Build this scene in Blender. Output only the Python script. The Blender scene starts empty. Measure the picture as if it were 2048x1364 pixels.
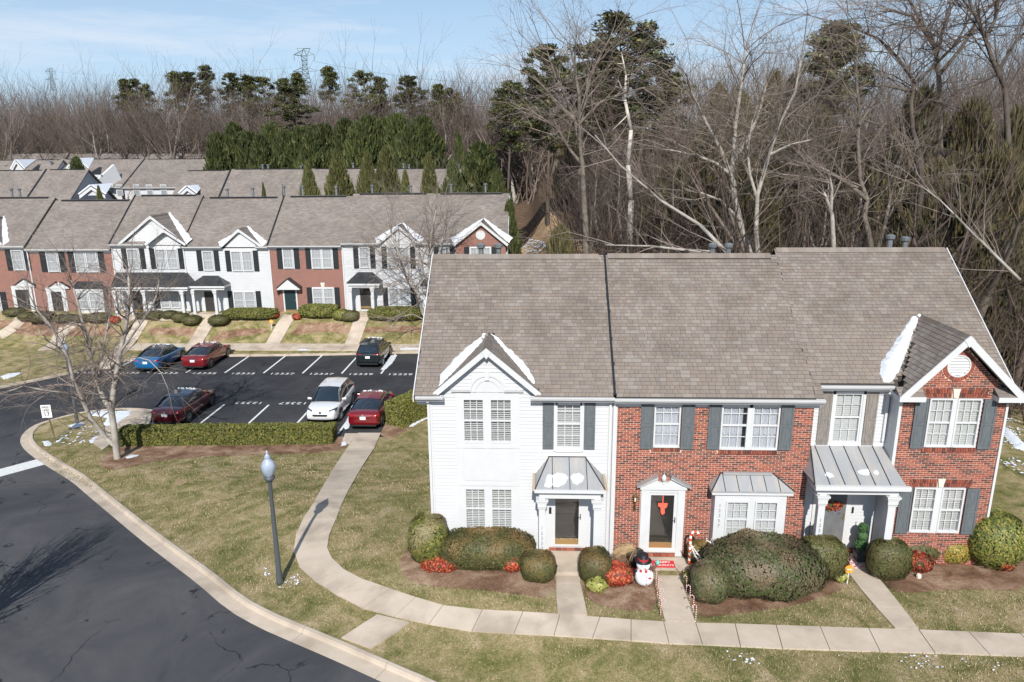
import bpy, math, random
import numpy as np
from mathutils import Vector, Matrix, noise
from mathutils.geometry import delaunay_2d_cdt
S = bpy.context.scene
COL = S.collection
R = math.radians
# ------------------------------------------------------------------ camera
CH = 12.0
TH, ROLL, YAW, FPX = R(14.6), R(-0.4), R(-2.4), 1430.0
Fv = Vector((math.sin(YAW)*math.cos(TH), math.cos(YAW)*math.cos(TH), -math.sin(TH)))
R0 = Vector((math.cos(YAW), -math.sin(YAW), 0)); U0 = R0.cross(Fv)
Rv = R0*math.cos(ROLL)+U0*math.sin(ROLL); Uv = U0*math.cos(ROLL)-R0*math.sin(ROLL)
cam = bpy.data.cameras.new('camera'); cam_o = bpy.data.objects.new('camera', cam); COL.objects.link(cam_o)
M = Matrix.Identity(4)
for i in range(3):
    M[i][0] = Rv[i]; M[i][1] = Uv[i]; M[i][2] = -Fv[i]
M[2][3] = CH
cam_o.matrix_world = M
cam.sensor_fit = 'HORIZONTAL'; cam.sensor_width = 36; cam.lens = 36*FPX/2048
cam.clip_start = .3; cam.clip_end = 6000
S.camera = cam_o
# ------------------------------------------------------------------ sky, sun, exposure
SUN_EL, SUN_AZ = R(38.0), R(-1.5)      # light travels towards +y, a touch towards -x
W = bpy.data.worlds.new('World'); S.world = W; W.use_nodes = True
nt = W.node_tree; nt.nodes.clear()
out = nt.nodes.new('ShaderNodeOutputWorld'); bg = nt.nodes.new('ShaderNodeBackground')
sky = nt.nodes.new('ShaderNodeTexSky'); sky.sky_type = 'NISHITA'; sky.sun_disc = False
sky.sun_elevation = SUN_EL; sky.sun_rotation = R(180); sky.altitude = 200; sky.air_density = 1.0; sky.dust_density = .15; sky.ozone_density = 3.0
tc = nt.nodes.new('ShaderNodeTexCoord'); mp = nt.nodes.new('ShaderNodeMapping'); mp.inputs['Scale'].default_value = (1.0, 1.0, 7.5)
mp.inputs['Rotation'].default_value = (0.0, R(-5), 0)
no = nt.nodes.new('ShaderNodeTexNoise'); no.inputs['Scale'].default_value = 2.3; no.inputs['Detail'].default_value = 9; no.inputs['Roughness'].default_value = .62
rp = nt.nodes.new('ShaderNodeValToRGB'); rp.color_ramp.elements[0].position = .5; rp.color_ramp.elements[1].position = .74
mx = nt.nodes.new('ShaderNodeMix'); mx.data_type = 'RGBA'
mx.inputs['B'].default_value = (7.6, 8.0, 8.8, 1)
nt.links.new(tc.outputs['Generated'], mp.inputs['Vector']); nt.links.new(mp.outputs[0], no.inputs['Vector'])
nt.links.new(no.outputs['Fac'], rp.inputs['Fac'])
mm = nt.nodes.new('ShaderNodeMath'); mm.operation = 'MULTIPLY'; mm.inputs[1].default_value = .8
nt.links.new(rp.outputs['Color'], mm.inputs[0]); nt.links.new(mm.outputs[0], mx.inputs['Factor'])
sz = nt.nodes.new('ShaderNodeSeparateXYZ'); nt.links.new(tc.outputs['Generated'], sz.inputs[0])
hr = nt.nodes.new('ShaderNodeMapRange'); hr.inputs['From Min'].default_value = 0.0; hr.inputs['From Max'].default_value = .3; hr.inputs['To Min'].default_value = .9; hr.inputs['To Max'].default_value = .25; nt.links.new(sz.outputs[2], hr.inputs['Value'])
hx = nt.nodes.new('ShaderNodeMix'); hx.data_type = 'RGBA'; hx.inputs['B'].default_value = (5.0, 6.7, 8.6, 1); nt.links.new(sky.outputs[0], hx.inputs['A']); nt.links.new(hr.outputs[0], hx.inputs['Factor'])
nt.links.new(hx.outputs['Result'], mx.inputs['A']); nt.links.new(mx.outputs['Result'], bg.inputs['Color'])
bg.inputs['Strength'].default_value = .09
nt.links.new(bg.outputs[0], out.inputs[0])
sl = bpy.data.lights.new('sun', 'SUN'); sl.energy = 4.6; sl.angle = R(.53); sl.color = (1, .955, .88)
sun = bpy.data.objects.new('sun', sl); COL.objects.link(sun)
ld = Vector((math.sin(SUN_AZ)*math.cos(SUN_EL), math.cos(SUN_AZ)*math.cos(SUN_EL), -math.sin(SUN_EL)))
sun.rotation_euler = ld.to_track_quat('-Z', 'Y').to_euler(); sun.location = (0, -30, 40)
S.view_settings.view_transform = 'Standard'; S.view_settings.look = 'None'; S.view_settings.exposure = .3
S.view_settings.gamma = 1; S.view_settings.use_curve_mapping = False
S.cycles.max_bounces = 6; S.cycles.transparent_max_bounces = 12
# ------------------------------------------------------------------ pixel helpers (photo pixels 2048 wide -> world)
def ray(px, py): return Fv + Rv*((px-1024)/FPX) - Uv*((py-682)/FPX)
CO = Vector((0, 0, CH))
def aty(px, py, Y): r = ray(px, py); return CO + r*(Y/r.y)
def atz(px, py, z): r = ray(px, py); return CO + r*((z-CH)/r.z)
def ss(a, b, x):
    t = min(1, max(0, (x-a)/(b-a))); return t*t*(3-2*t)
KY = [10, 15.5, 16.9, 18.9, 23, 26.5, 29.5, 33, 40]
KX = [8, -2.95, -5.6, -9.25, -14.3, -18.3, -22.8, -26.2, -34]
def xk(y): return float(np.interp(y, KY, KX))
def br(y): return -1.1 - 1.5*ss(17, 36, y)
def g(x, y):
    z = br(y)
    if y < 36:
        z += .62*ss(0, 5.5, (x-xk(y))*.72)*(1-ss(24, 34, y))
        if x > -4 and y > 19: z = z*(1-ss(-4, 1, x)) + (-.48 - .9*ss(30, 40, y))*ss(-4, 1, x) if y > 22 else z
        if x > 13: z += .25*ss(13, 20, x)
    else:
        if x > -5: z = z*(1-ss(-5, 3, x)) + (-1.38)*ss(-5, 3, x)
        if x > 13: z += .25*ss(13, 20, x)
    if y > 53: z += (-.7-z)*ss(53.2, 58, y)
    if y > 48 and x > -2.5: z += 4.4*ss(-2.5, 1.2, x)*ss(49, 63, y)
    if y > 60: z += .075*min(y-60, 50) + .05*max(0, min(y-110, 400))
    return z
def G(px, py, dz=0.0):
    r = ray(px, py); t = 5.0; pt = None
    while t < 900:
        p = CO + r*t
        if p.z < g(p.x, p.y)+dz: break
        t += .5 if t < 120 else 4
    lo, hi = t-4 if t > 120 else t-.5, t
    for _ in range(18):
        m = (lo+hi)/2; p = CO+r*m
        if p.z < g(p.x, p.y)+dz: hi = m
        else: lo = m
    return CO + r*hi
# ------------------------------------------------------------------ objects
def empty(name, loc, label=None, cat=None, group=None, kind=None):
    o = bpy.data.objects.new(name, None); COL.objects.link(o); o.location = loc; o.empty_display_size = .3
    return tag(o, label, cat, group, kind)
def tag(o, label=None, cat=None, group=None, kind=None):
    if label: o['label'] = label
    if cat: o['category'] = cat
    if group: o['group'] = group
    if kind: o['kind'] = kind
    return o
def par(o, p):
    if p is not None:
        o.parent = p
        L = Matrix.Translation(p.location) @ p.rotation_euler.to_matrix().to_4x4() if p.parent is None else WM[p.name]
        o.matrix_parent_inverse = L.inverted()
    WM[o.name] = Matrix.Identity(4)
    return o
WM = {}
class MB:
    def __init__(s): s.v = []; s.f = []; s.m = []; s.c = []
    def face(s, pts, m=0, c=(1, 1, 1)):
        n = len(s.v); s.v += [tuple(p) for p in pts]; s.f.append(tuple(range(n, n+len(pts)))); s.m.append(m); s.c.append(c)
    def box(s, x0, x1, y0, y1, z0, z1, m=0, c=(1, 1, 1)):
        s.hexa([(x0, y0, z0), (x1, y0, z0), (x1, y1, z0), (x0, y1, z0), (x0, y0, z1), (x1, y0, z1), (x1, y1, z1), (x0, y1, z1)], m, c)
    def hexa(s, p, m=0, c=(1, 1, 1)):
        n = len(s.v); s.v += [tuple(q) for q in p]
        for q in ((0, 3, 2, 1), (4, 5, 6, 7), (0, 1, 5, 4), (1, 2, 6, 5), (2, 3, 7, 6), (3, 0, 4, 7)):
            s.f.append(tuple(n+i for i in q)); s.m.append(m); s.c.append(c)
    def prism(s, poly, d, m=0, c=(1, 1, 1)):
        n = len(s.v); k = len(poly); d = Vector(d)
        s.v += [tuple(p) for p in poly] + [tuple(Vector(p)+d) for p in poly]
        s.f.append(tuple(range(n+k-1, n-1, -1))); s.f.append(tuple(range(n+k, n+2*k)))
        for i in range(k): j = (i+1) % k; s.f.append((n+i, n+j, n+k+j, n+k+i))
        s.m += [m]*(k+2); s.c += [c]*(k+2)
    def tube(s, p0, p1, r0, r1, k=6, m=0, c=(1, 1, 1), cap=True):
        p0 = Vector(p0); p1 = Vector(p1); d = (p1-p0)
        if d.length < 1e-6: return
        d.normalize(); a = d.orthogonal().normalized(); b = d.cross(a); n = len(s.v)
        for p, r in ((p0, r0), (p1, r1)):
            for i in range(k):
                t = 2*math.pi*i/k; s.v.append(tuple(p + (a*math.cos(t)+b*math.sin(t))*r))
        for i in range(k): j = (i+1) % k; s.f.append((n+i, n+j, n+k+j, n+k+i)); s.m.append(m); s.c.append(c)
        if cap:
            s.f.append(tuple(range(n+k-1, n-1, -1))); s.f.append(tuple(range(n+k, n+2*k))); s.m += [m, m]; s.c += [c, c]
    def lathe(s, cx, cy, prof, k=16, m=0, c=(1, 1, 1)):
        n = len(s.v)
        for r, z in prof:
            for i in range(k):
                t = 2*math.pi*i/k; s.v.append((cx+r*math.cos(t), cy+r*math.sin(t), z))
        for q in range(len(prof)-1):
            for i in range(k):
                j = (i+1) % k; a = n+q*k
                s.f.append((a+i, a+j, a+k+j, a+k+i)); s.m.append(m); s.c.append(c)
    def build(s, name, mats, parent=None, smooth=False, col=False, bevel=0):
        me = bpy.data.meshes.new(name); me.from_pydata(s.v, [], s.f)
        for t in (mats if isinstance(mats, (list, tuple)) else [mats]): me.materials.append(t)
        if any(s.m): me.polygons.foreach_set('material_index', s.m)
        if col: setcol(me, s.c)
        if smooth: me.polygons.foreach_set('use_smooth', [True]*len(me.polygons))
        me.update()
        o = bpy.data.objects.new(name, me); COL.objects.link(o)
        if bevel:
            b = o.modifiers.new('b', 'BEVEL'); b.width = bevel; b.segments = 2; b.limit_method = 'ANGLE'; b.angle_limit = R(35)
        return par(o, parent)
def setcol(me, fc):
    at = me.color_attributes.new('Col', 'FLOAT_COLOR', 'CORNER')
    ls = np.empty(len(me.polygons), dtype=np.int32); me.polygons.foreach_get('loop_total', ls)
    c = np.ones((len(fc), 4), dtype=np.float32); c[:, :3] = np.array(fc, dtype=np.float32)
    at.data.foreach_set('color', np.repeat(c, ls, axis=0).ravel())
def npmesh(name, V, Fc, mats, parent=None, fcol=None, smooth=False):
    me = bpy.data.meshes.new(name); k = Fc.shape[1]
    me.vertices.add(len(V)); me.vertices.foreach_set('co', V.astype(np.float32).ravel())
    me.loops.add(Fc.size); me.loops.foreach_set('vertex_index', Fc.astype(np.int32).ravel())
    me.polygons.add(len(Fc)); me.polygons.foreach_set('loop_start', np.arange(0, Fc.size, k, dtype=np.int32))
    me.polygons.foreach_set('loop_total', np.full(len(Fc), k, dtype=np.int32))
    me.update(calc_edges=True)
    for t in (mats if isinstance(mats, (list, tuple)) else [mats]): me.materials.append(t)
    if fcol is not None: setcol(me, fcol)
    if smooth: me.polygons.foreach_set('use_smooth', [True]*len(me.polygons))
    o = bpy.data.objects.new(name, me); COL.objects.link(o)
    return par(o, parent)
# ------------------------------------------------------------------ materials
def mat(name, base=(.5, .5, .5), rough=.8, metal=0, spec=.3, c2=None, scale=5, detail=6, bump=0, bscale=60, attr=None, c3=None, s3=1, lo=.35, hi=.65, coat=0, trans=0, stretch=None):
    m = bpy.data.materials.new(name); m.use_nodes = True; t = m.node_tree; b = t.nodes['Principled BSDF']
    b.inputs['Base Color'].default_value = (*base, 1); b.inputs['Roughness'].default_value = rough
    b.inputs['Metallic'].default_value = metal; b.inputs['Specular IOR Level'].default_value = spec
    if coat: b.inputs['Coat Weight'].default_value = coat; b.inputs['Coat Roughness'].default_value = .05
    geo = t.nodes.new('ShaderNodeTexCoord'); src = geo.outputs['Object']
    if stretch:
        mpn = t.nodes.new('ShaderNodeMapping'); mpn.inputs['Scale'].default_value = stretch
        t.links.new(src, mpn.inputs['Vector']); src = mpn.outputs[0]
    cur = None
    if attr:
        a = t.nodes.new('ShaderNodeAttribute'); a.attribute_name = attr; cur = a.outputs['Color']
    if c2:
        n = t.nodes.new('ShaderNodeTexNoise'); n.inputs['Scale'].default_value = scale; n.inputs['Detail'].default_value = detail; n.inputs['Roughness'].default_value = .6
        t.links.new(src, n.inputs['Vector'])
        r = t.nodes.new('ShaderNodeMapRange'); r.inputs['From Min'].default_value = lo; r.inputs['From Max'].default_value = hi
        t.links.new(n.outputs['Fac'], r.inputs['Value'])
        x = t.nodes.new('ShaderNodeMix'); x.data_type = 'RGBA'
        x.inputs['A'].default_value = (*base, 1); x.inputs['B'].default_value = (*c2, 1)
        t.links.new(r.outputs[0], x.inputs['Factor'])
        if cur is not None:
            y = t.nodes.new('ShaderNodeMix'); y.data_type = 'RGBA'; y.blend_type = 'MULTIPLY'; y.inputs['Factor'].default_value = 1
            t.links.new(cur, y.inputs['A']); t.links.new(x.outputs['Result'], y.inputs['B']); cur = y.outputs['Result']
        else: cur = x.outputs['Result']
    if c3:
        n = t.nodes.new('ShaderNodeTexNoise'); n.inputs['Scale'].default_value = s3; n.inputs['Detail'].default_value = 4
        t.links.new(src, n.inputs['Vector'])
        r = t.nodes.new('ShaderNodeMapRange'); r.inputs['From Min'].default_value = .5; r.inputs['From Max'].default_value = .66
        t.links.new(n.outputs['Fac'], r.inputs['Value'])
        x = t.nodes.new('ShaderNodeMix'); x.data_type = 'RGBA'; x.inputs['B'].default_value = (*c3, 1)
        t.links.new(cur, x.inputs['A']); t.links.new(r.outputs[0], x.inputs['Factor']); cur = x.outputs['Result']
    if cur is not None: t.links.new(cur, b.inputs['Base Color'])
    if bump:
        n = t.nodes.new('ShaderNodeTexNoise'); n.inputs['Scale'].default_value = bscale; n.inputs['Detail'].default_value = 5
        t.links.new(src, n.inputs['Vector'])
        bp = t.nodes.new('ShaderNodeBump'); bp.inputs['Strength'].default_value = bump; bp.inputs['Distance'].default_value = .02
        t.links.new(n.outputs['Fac'], bp.inputs['Height']); t.links.new(bp.outputs[0], b.inputs['Normal'])
    return m
def glassmat(name, tint=(.93, .94, .95), refl=.08):
    m = bpy.data.materials.new(name); m.use_nodes = True; t = m.node_tree; t.nodes.clear()
    o = t.nodes.new('ShaderNodeOutputMaterial'); a = t.nodes.new('ShaderNodeBsdfTransparent'); b = t.nodes.new('ShaderNodeBsdfGlossy'); x = t.nodes.new('ShaderNodeMixShader')
    a.inputs[0].default_value = (*tint, 1); b.inputs['Roughness'].default_value = .03; x.inputs[0].default_value = refl
    fr = t.nodes.new('ShaderNodeFresnel'); fr.inputs[0].default_value = 1.5
    ad = t.nodes.new('ShaderNodeMath'); ad.inputs[1].default_value = refl-.04; t.links.new(fr.outputs[0], ad.inputs[0])
    t.links.new(ad.outputs[0], x.inputs[0]); t.links.new(a.outputs[0], x.inputs[1]); t.links.new(b.outputs[0], x.inputs[2]); t.links.new(x.outputs[0], o.inputs[0])
    return m
def brickmat():
    m = bpy.data.materials.new('far_brick'); m.use_nodes = True; t = m.node_tree; b = t.nodes['Principled BSDF']; b.inputs['Roughness'].default_value = .9
    g_ = t.nodes.new('ShaderNodeNewGeometry'); s = t.nodes.new('ShaderNodeSeparateXYZ'); c = t.nodes.new('ShaderNodeCombineXYZ')
    t.links.new(g_.outputs['Position'], s.inputs[0]); ad = t.nodes.new('ShaderNodeMath'); t.links.new(s.outputs[0], ad.inputs[0]); t.links.new(s.outputs[1], ad.inputs[1])
    t.links.new(ad.outputs[0], c.inputs[0]); t.links.new(s.outputs[2], c.inputs[1])
    k = t.nodes.new('ShaderNodeTexBrick'); k.inputs['Scale'].default_value = 1; k.inputs['Brick Width'].default_value = .203; k.inputs['Row Height'].default_value = .0677; k.inputs['Mortar Size'].default_value = .008
    k.inputs['Color1'].default_value = (.27, .085, .06, 1); k.inputs['Color2'].default_value = (.16, .06, .045, 1); k.inputs['Mortar'].default_value = (.38, .29, .25, 1)
    t.links.new(c.outputs[0], k.inputs['Vector']); t.links.new(k.outputs['Color'], b.inputs['Base Color'])
    bp = t.nodes.new('ShaderNodeBump'); bp.inputs['Strength'].default_value = .4; bp.inputs['Distance'].default_value = .01; bp.invert = True
    t.links.new(k.outputs['Fac'], bp.inputs['Height']); t.links.new(bp.outputs[0], b.inputs['Normal'])
    return m
def shinglemat():
    m = bpy.data.materials.new('far_shingle'); m.use_nodes = True; t = m.node_tree; b = t.nodes['Principled BSDF']; b.inputs['Roughness'].default_value = .95; b.inputs['Specular IOR Level'].default_value = .15
    g_ = t.nodes.new('ShaderNodeNewGeometry'); s = t.nodes.new('ShaderNodeSeparateXYZ'); c = t.nodes.new('ShaderNodeCombineXYZ')
    t.links.new(g_.outputs['Position'], s.inputs[0]); t.links.new(s.outputs[0], c.inputs[0]); t.links.new(s.outputs[2], c.inputs[1])
    k = t.nodes.new('ShaderNodeTexBrick'); k.inputs['Scale'].default_value = 1; k.inputs['Brick Width'].default_value = .3; k.inputs['Row Height'].default_value = .087; k.inputs['Mortar Size'].default_value = .006
    k.inputs['Color1'].default_value = (.25, .218, .196, 1); k.inputs['Color2'].default_value = (.18, .155, .14, 1); k.inputs['Mortar'].default_value = (.12, .105, .1, 1)
    t.links.new(c.outputs[0], k.inputs['Vector'])
    n = t.nodes.new('ShaderNodeTexNoise'); n.inputs['Scale'].default_value = .6; n.inputs['Detail'].default_value = 8
    t.links.new(g_.outputs['Position'], n.inputs['Vector'])
    x = t.nodes.new('ShaderNodeMix'); x.data_type = 'RGBA'; x.blend_type = 'OVERLAY'; x.inputs['Factor'].default_value = .35
    t.links.new(k.outputs['Color'], x.inputs['A']); t.links.new(n.outputs['Fac'], x.inputs['B']); t.links.new(x.outputs['Result'], b.inputs['Base Color'])
    return m
MT = dict(
 white=mat('white_paint', (.57, .58, .595), .5, spec=.35, c2=(.53, .54, .55), scale=2.2, lo=.4, hi=.8),
 siding=mat('white_siding', (.545, .555, .575), .5, spec=.3, c2=(.5, .51, .525), scale=1.3, lo=.4, hi=.8),
 mortar=mat('mortar', (.7, .53, .44), .95, c2=(.6, .44, .36), scale=30),
 brick=mat('brick_face', (1, 1, 1), .85, c2=(.75, .72, .7), scale=40, attr='Col', bump=.3, bscale=90),
 shingle=mat('shingle_grit', (1, 1, 1), .95, spec=.12, c2=(.78, .77, .76), scale=1.1, attr='Col', bump=.5, bscale=160),
 felt=mat('roof_underlay', (.06, .055, .05), .95),
 flash=mat('black_flashing', (.015, .018, .022), .5),
 metal=mat('grey_metal_roof', (.36, .37, .385), .42, metal=.25, c2=(.46, .43, .4), scale=1.6, stretch=(2.5, .6, .6), lo=.45, hi=.7),
 darkmetal=mat('dark_metal_roof', (.035, .04, .045), .4, metal=.3, c2=(.06, .062, .065), scale=2),
 shutg=mat('shutter_grey', (.095, .11, .123), .6, c2=(.13, .145, .155), scale=4, stretch=(6, 1, 1)),
 shutb=mat('shutter_weathered', (.16, .15, .14), .75, c2=(.27, .24, .215), scale=5, stretch=(6, 6, 1)),
 shutk=mat('shutter_black', (.022, .026, .03), .5),
 glass=glassmat('window_glass'), dark=mat('dark_interior', (.015, .016, .018), .9),
 blind=mat('blind_slat', (.66, .67, .66), .6), curtain=mat('curtain_cloth', (.74, .75, .78), .9, c2=(.56, .58, .64), scale=9, stretch=(3, 3, .15)),
 door=mat('dark_door', (.045, .043, .042), .35), brass=mat('brass_plate', (.52, .36, .17), .35, metal=.7), black=mat('black_iron', (.02, .02, .022), .45),
 concrete=mat('concrete', (.53, .45, .37), .9, c2=(.45, .38, .305), scale=1.4, bump=.25, bscale=70, c3=(.36, .3, .24), s3=.8, detail=9),
 asphalt=None, tan=mat('tan_gutter', (.45, .36, .26), .6), snow=mat('snow', (.7, .73, .78), .6, c2=(.62, .66, .72), scale=14, bump=.5, bscale=25),
 fbrick=brickmat(), fshingle=shinglemat(), galv=mat('galvanised_pipe', (.34, .36, .37), .4, metal=.6, c2=(.22, .24, .25), scale=8),
 marking=mat('road_paint', (.72, .73, .72), .7, c2=(.5, .5, .5), scale=9, lo=.5, hi=.75),
)
# ------------------------------------------------------------------ ground, road, lawns
def inpoly(x, y, P):
    c = False; n = len(P); j = n-1
    for i in range(n):
        if (P[i][1] > y) != (P[j][1] > y) and x < (P[j][0]-P[i][0])*(y-P[i][1])/(P[j][1]-P[i][1])+P[i][0]: c = not c
        j = i
    return c
def sheet(poly, step, zf, name, m, parent=None, smooth=True, dens=3.0):
    P = []
    n = len(poly)
    for i in range(n):
        a = Vector(poly[i][:2]); b = Vector(poly[(i+1) % n][:2]); k = max(1, int((b-a).length/(step)))
        for q in range(k): P.append(a+(b-a)*(q/k))
    nb = len(P); xs = [p.x for p in P]; ys = [p.y for p in P]
    pts = list(P)
    x0 = math.floor(min(xs)/step)*step; y0 = math.floor(min(ys)/step)*step
    yy = y0
    while yy <= max(ys):
        xx = x0
        while xx <= max(xs):
            if inpoly(xx, yy, P): pts.append(Vector((xx, yy)))
            xx += step
        yy += step
    r = delaunay_2d_cdt(pts, [(i, (i+1) % nb) for i in range(nb)], [], 1, 1e-4)
    vs, fs = r[0], r[2]
    me = bpy.data.meshes.new(name); me.from_pydata([(v.x, v.y, zf(v.x, v.y)) for v in vs], [], fs); me.materials.append(m)
    for p in me.polygons:
        if p.normal.z < 0: p.flip()
    if smooth: me.polygons.foreach_set('use_smooth', [True]*len(me.polygons))
    me.update()
    o = bpy.data.objects.new(name, me); COL.objects.link(o)
    return par(o, parent)
def asphmat():
    m = bpy.data.materials.new('asphalt'); m.use_nodes = True; t = m.node_tree; b = t.nodes['Principled BSDF']; b.inputs['Roughness'].default_value = .85; b.inputs['Specular IOR Level'].default_value = .35
    L = t.links.new; N = t.nodes.new
    tc = N('ShaderNodeTexCoord'); s = N('ShaderNodeSeparateXYZ'); L(tc.outputs['Object'], s.inputs[0])
    def noise_(sc, det, dis=0, vec=None):
        n = N('ShaderNodeTexNoise'); n.inputs['Scale'].default_value = sc; n.inputs['Detail'].default_value = det; n.inputs['Distortion'].default_value = dis; n.inputs['Roughness'].default_value = .65
        L(vec or tc.outputs['Object'], n.inputs['Vector']); return n.outputs['Fac']
    def rng(v, a, bb, lo=0, hi=1):
        r = N('ShaderNodeMapRange'); r.inputs['From Min'].default_value = a; r.inputs['From Max'].default_value = bb; r.inputs['To Min'].default_value = lo; r.inputs['To Max'].default_value = hi; L(v, r.inputs['Value']); return r.outputs[0]
    def mix(f, a, c, bt='MIX'):
        x = N('ShaderNodeMix'); x.data_type = 'RGBA'; x.blend_type = bt
        if isinstance(f, float): x.inputs['Factor'].default_value = f
        else: L(f, x.inputs['Factor'])
        for k, v in (('A', a), ('B', c)):
            if isinstance(v, tuple): x.inputs[k].default_value = (*v, 1)
            else: L(v, x.inputs[k])
        return x.outputs['Result']
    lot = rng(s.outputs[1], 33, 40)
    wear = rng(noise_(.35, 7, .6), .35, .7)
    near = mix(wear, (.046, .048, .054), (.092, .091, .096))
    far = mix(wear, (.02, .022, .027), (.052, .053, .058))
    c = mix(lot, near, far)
    fine = rng(noise_(70, 4), .3, .7, .62, 1.35)
    cc = N('ShaderNodeVectorMath'); cc.operation = 'SCALE'; L(c, cc.inputs[0]); L(fine, cc.inputs['Scale']); c = cc.outputs[0]
    # cracks and sealer stains
    w = N('ShaderNodeVectorMath'); w.operation = 'ADD'
    nn = N('ShaderNodeTexNoise'); nn.inputs['Scale'].default_value = 1.2; nn.inputs['Detail'].default_value = 5; L(tc.outputs['Object'], nn.inputs['Vector']); L(tc.outputs['Object'], w.inputs[0]); L(nn.outputs['Color'], w.inputs[1])
    v = N('ShaderNodeTexVoronoi'); v.feature = 'DISTANCE_TO_EDGE'; v.inputs['Scale'].default_value = .24; L(w.outputs[0], v.inputs['Vector'])
    cr = rng(v.outputs['Distance'], .002, .006, 1, 0)
    msk = rng(noise_(.5, 2), .48, .56)
    mu = N('ShaderNodeMath'); mu.operation = 'MULTIPLY'; L(cr, mu.inputs[0]); L(msk, mu.inputs[1])
    c = mix(mu.outputs[0], c, (.012, .012, .014))
    st = rng(noise_(.8, 8, 1.2), .635, .665)
    c = mix(st, c, (.018, .019, .022))
    lt = rng(noise_(1.3, 6, .4, None), .68, .8, 0, .35)
    c = mix(lt, c, (.15, .145, .135))
    L(c, b.inputs['Base Color'])
    bp = N('ShaderNodeBump'); bp.inputs['Strength'].default_value = .35; bp.inputs['Distance'].default_value = .01; L(noise_(120, 3), bp.inputs['Height']); L(bp.outputs[0], b.inputs['Normal'])
    return m
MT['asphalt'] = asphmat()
def grassmat(name, cs, dirt):
    m = bpy.data.materials.new(name); m.use_nodes = True; t = m.node_tree; b = t.nodes['Principled BSDF']; b.inputs['Roughness'].default_value = 1; b.inputs['Specular IOR Level'].default_value = .05
    L = t.links.new; N = t.nodes.new; tc = N('ShaderNodeTexCoord')
    def n_(sc, d, dis=0):
        n = N('ShaderNodeTexNoise'); n.inputs['Scale'].default_value = sc; n.inputs['Detail'].default_value = d; n.inputs['Distortion'].default_value = dis; n.inputs['Roughness'].default_value = .7; L(tc.outputs['Object'], n.inputs['Vector']); return n.outputs['Fac']
    r1 = N('ShaderNodeValToRGB'); L(n_(1.1, 9, .5), r1.inputs[0]); e = r1.color_ramp.elements
    e[0].position = .32; e[0].color = (*cs[0], 1); e[1].position = .7; e[1].color = (*cs[3], 1)
    for p, c in ((.45, cs[1]), (.56, cs[2])): q = e.new(p); q.color = (*c, 1)
    r2 = N('ShaderNodeMapRange'); r2.inputs['From Min'].default_value = .25; r2.inputs['From Max'].default_value = .75; r2.inputs['To Min'].default_value = .45; r2.inputs['To Max'].default_value = 1.5; L(n_(22, 6, .8), r2.inputs['Value'])
    sc = N('ShaderNodeVectorMath'); sc.operation = 'SCALE'; L(r1.outputs[0], sc.inputs[0]); L(r2.outputs[0], sc.inputs['Scale'])
    r3 = N('ShaderNodeMapRange'); r3.inputs['From Min'].default_value = .62; r3.inputs['From Max'].default_value = .7; L(n_(.55, 7, .3), r3.inputs['Value'])
    x = N('ShaderNodeMix'); x.data_type = 'RGBA'; x.inputs['B'].default_value = (*dirt, 1); L(sc.outputs[0], x.inputs['A']); L(r3.outputs[0], x.inputs['Factor'])
    L(x.outputs['Result'], b.inputs['Base Color'])
    bp = N('ShaderNodeBump'); bp.inputs['Strength'].default_value = .9; bp.inputs['Distance'].default_value = .05; L(n_(26, 7), bp.inputs['Height']); L(bp.outputs[0], b.inputs['Normal'])
    return m
MT['lawn'] = grassmat('winter_lawn', ((.09, .105, .03), (.21, .19, .08), (.34, .275, .15), (.46, .37, .25)), (.36, .25, .16))
MT['straw'] = grassmat('brown_slope', ((.25, .19, .1), (.42, .29, .17), (.52, .35, .21), (.6, .42, .28)), (.48, .27, .17))
MT['litter'] = grassmat('leaf_litter', ((.06, .045, .03), (.11, .075, .05), (.16, .11, .075), (.21, .15, .1)), (.12, .08, .055))
MT['mulch'] = grassmat('red_mulch', ((.12, .07, .045), (.22, .13, .085), (.33, .22, .15), (.46, .35, .25)), (.45, .36, .26))
# base terrain: fine near, coarse to the horizon
def terrain():
    xs = sorted(set([-2500, -1200, -700, -400, -250, -180, -140] + [round(-120+.5*0+i*2.0, 3) for i in range(121)] + [140, 180, 250, 400, 700, 1200, 2500]))
    fx = [-120+i*4 for i in range(20)] + [-44+i*.5 for i in range(140)] + [26+i*4 for i in range(25)]
    xs = sorted(set([-2500, -1200, -700, -400, -250, -180, -140] + fx + [140, 180, 250, 400, 700, 1200, 2500]))
    ys = sorted(set([-2500, -900, -300, -100, -40, -10, 0, 4] + [8+i*.5 for i in range(112)] + [64+i*4 for i in range(35)] + [220, 300, 450, 700, 1200, 2500]))
    V = [(x, y, g(x, y)-.07) for y in ys for x in xs]; n = len(xs)
    Fc = [(j*n+i, j*n+i+1, (j+1)*n+i+1, (j+1)*n+i) for j in range(len(ys)-1) for i in range(n-1)]
    o = npmesh('ground', np.array(V), np.array(Fc), MT['litter'], smooth=True); tag(o, 'brown leaf covered ground running under everything to the horizon', kind='structure')
terrain()
KERB = [(850, 1364), (800, 1343), (742, 1317), (680, 1290), (600, 1257), (540, 1232), (480, 1200), (420, 1150), (360, 1107), (300, 1063), (240, 1015), (200, 983), (164, 953), (139, 938), (111, 922), (82, 903), (64, 888), (57, 874), (63, 860), (78, 848), (99, 840), (139, 829), (178, 821), (238, 816), (287, 818), (303, 824)]
def kp(p): v = G(p[0], p[1], .13); return (v.x, v.y)
KW = [(1.2, 13.0)] + [kp(p) for p in KERB]
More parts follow.
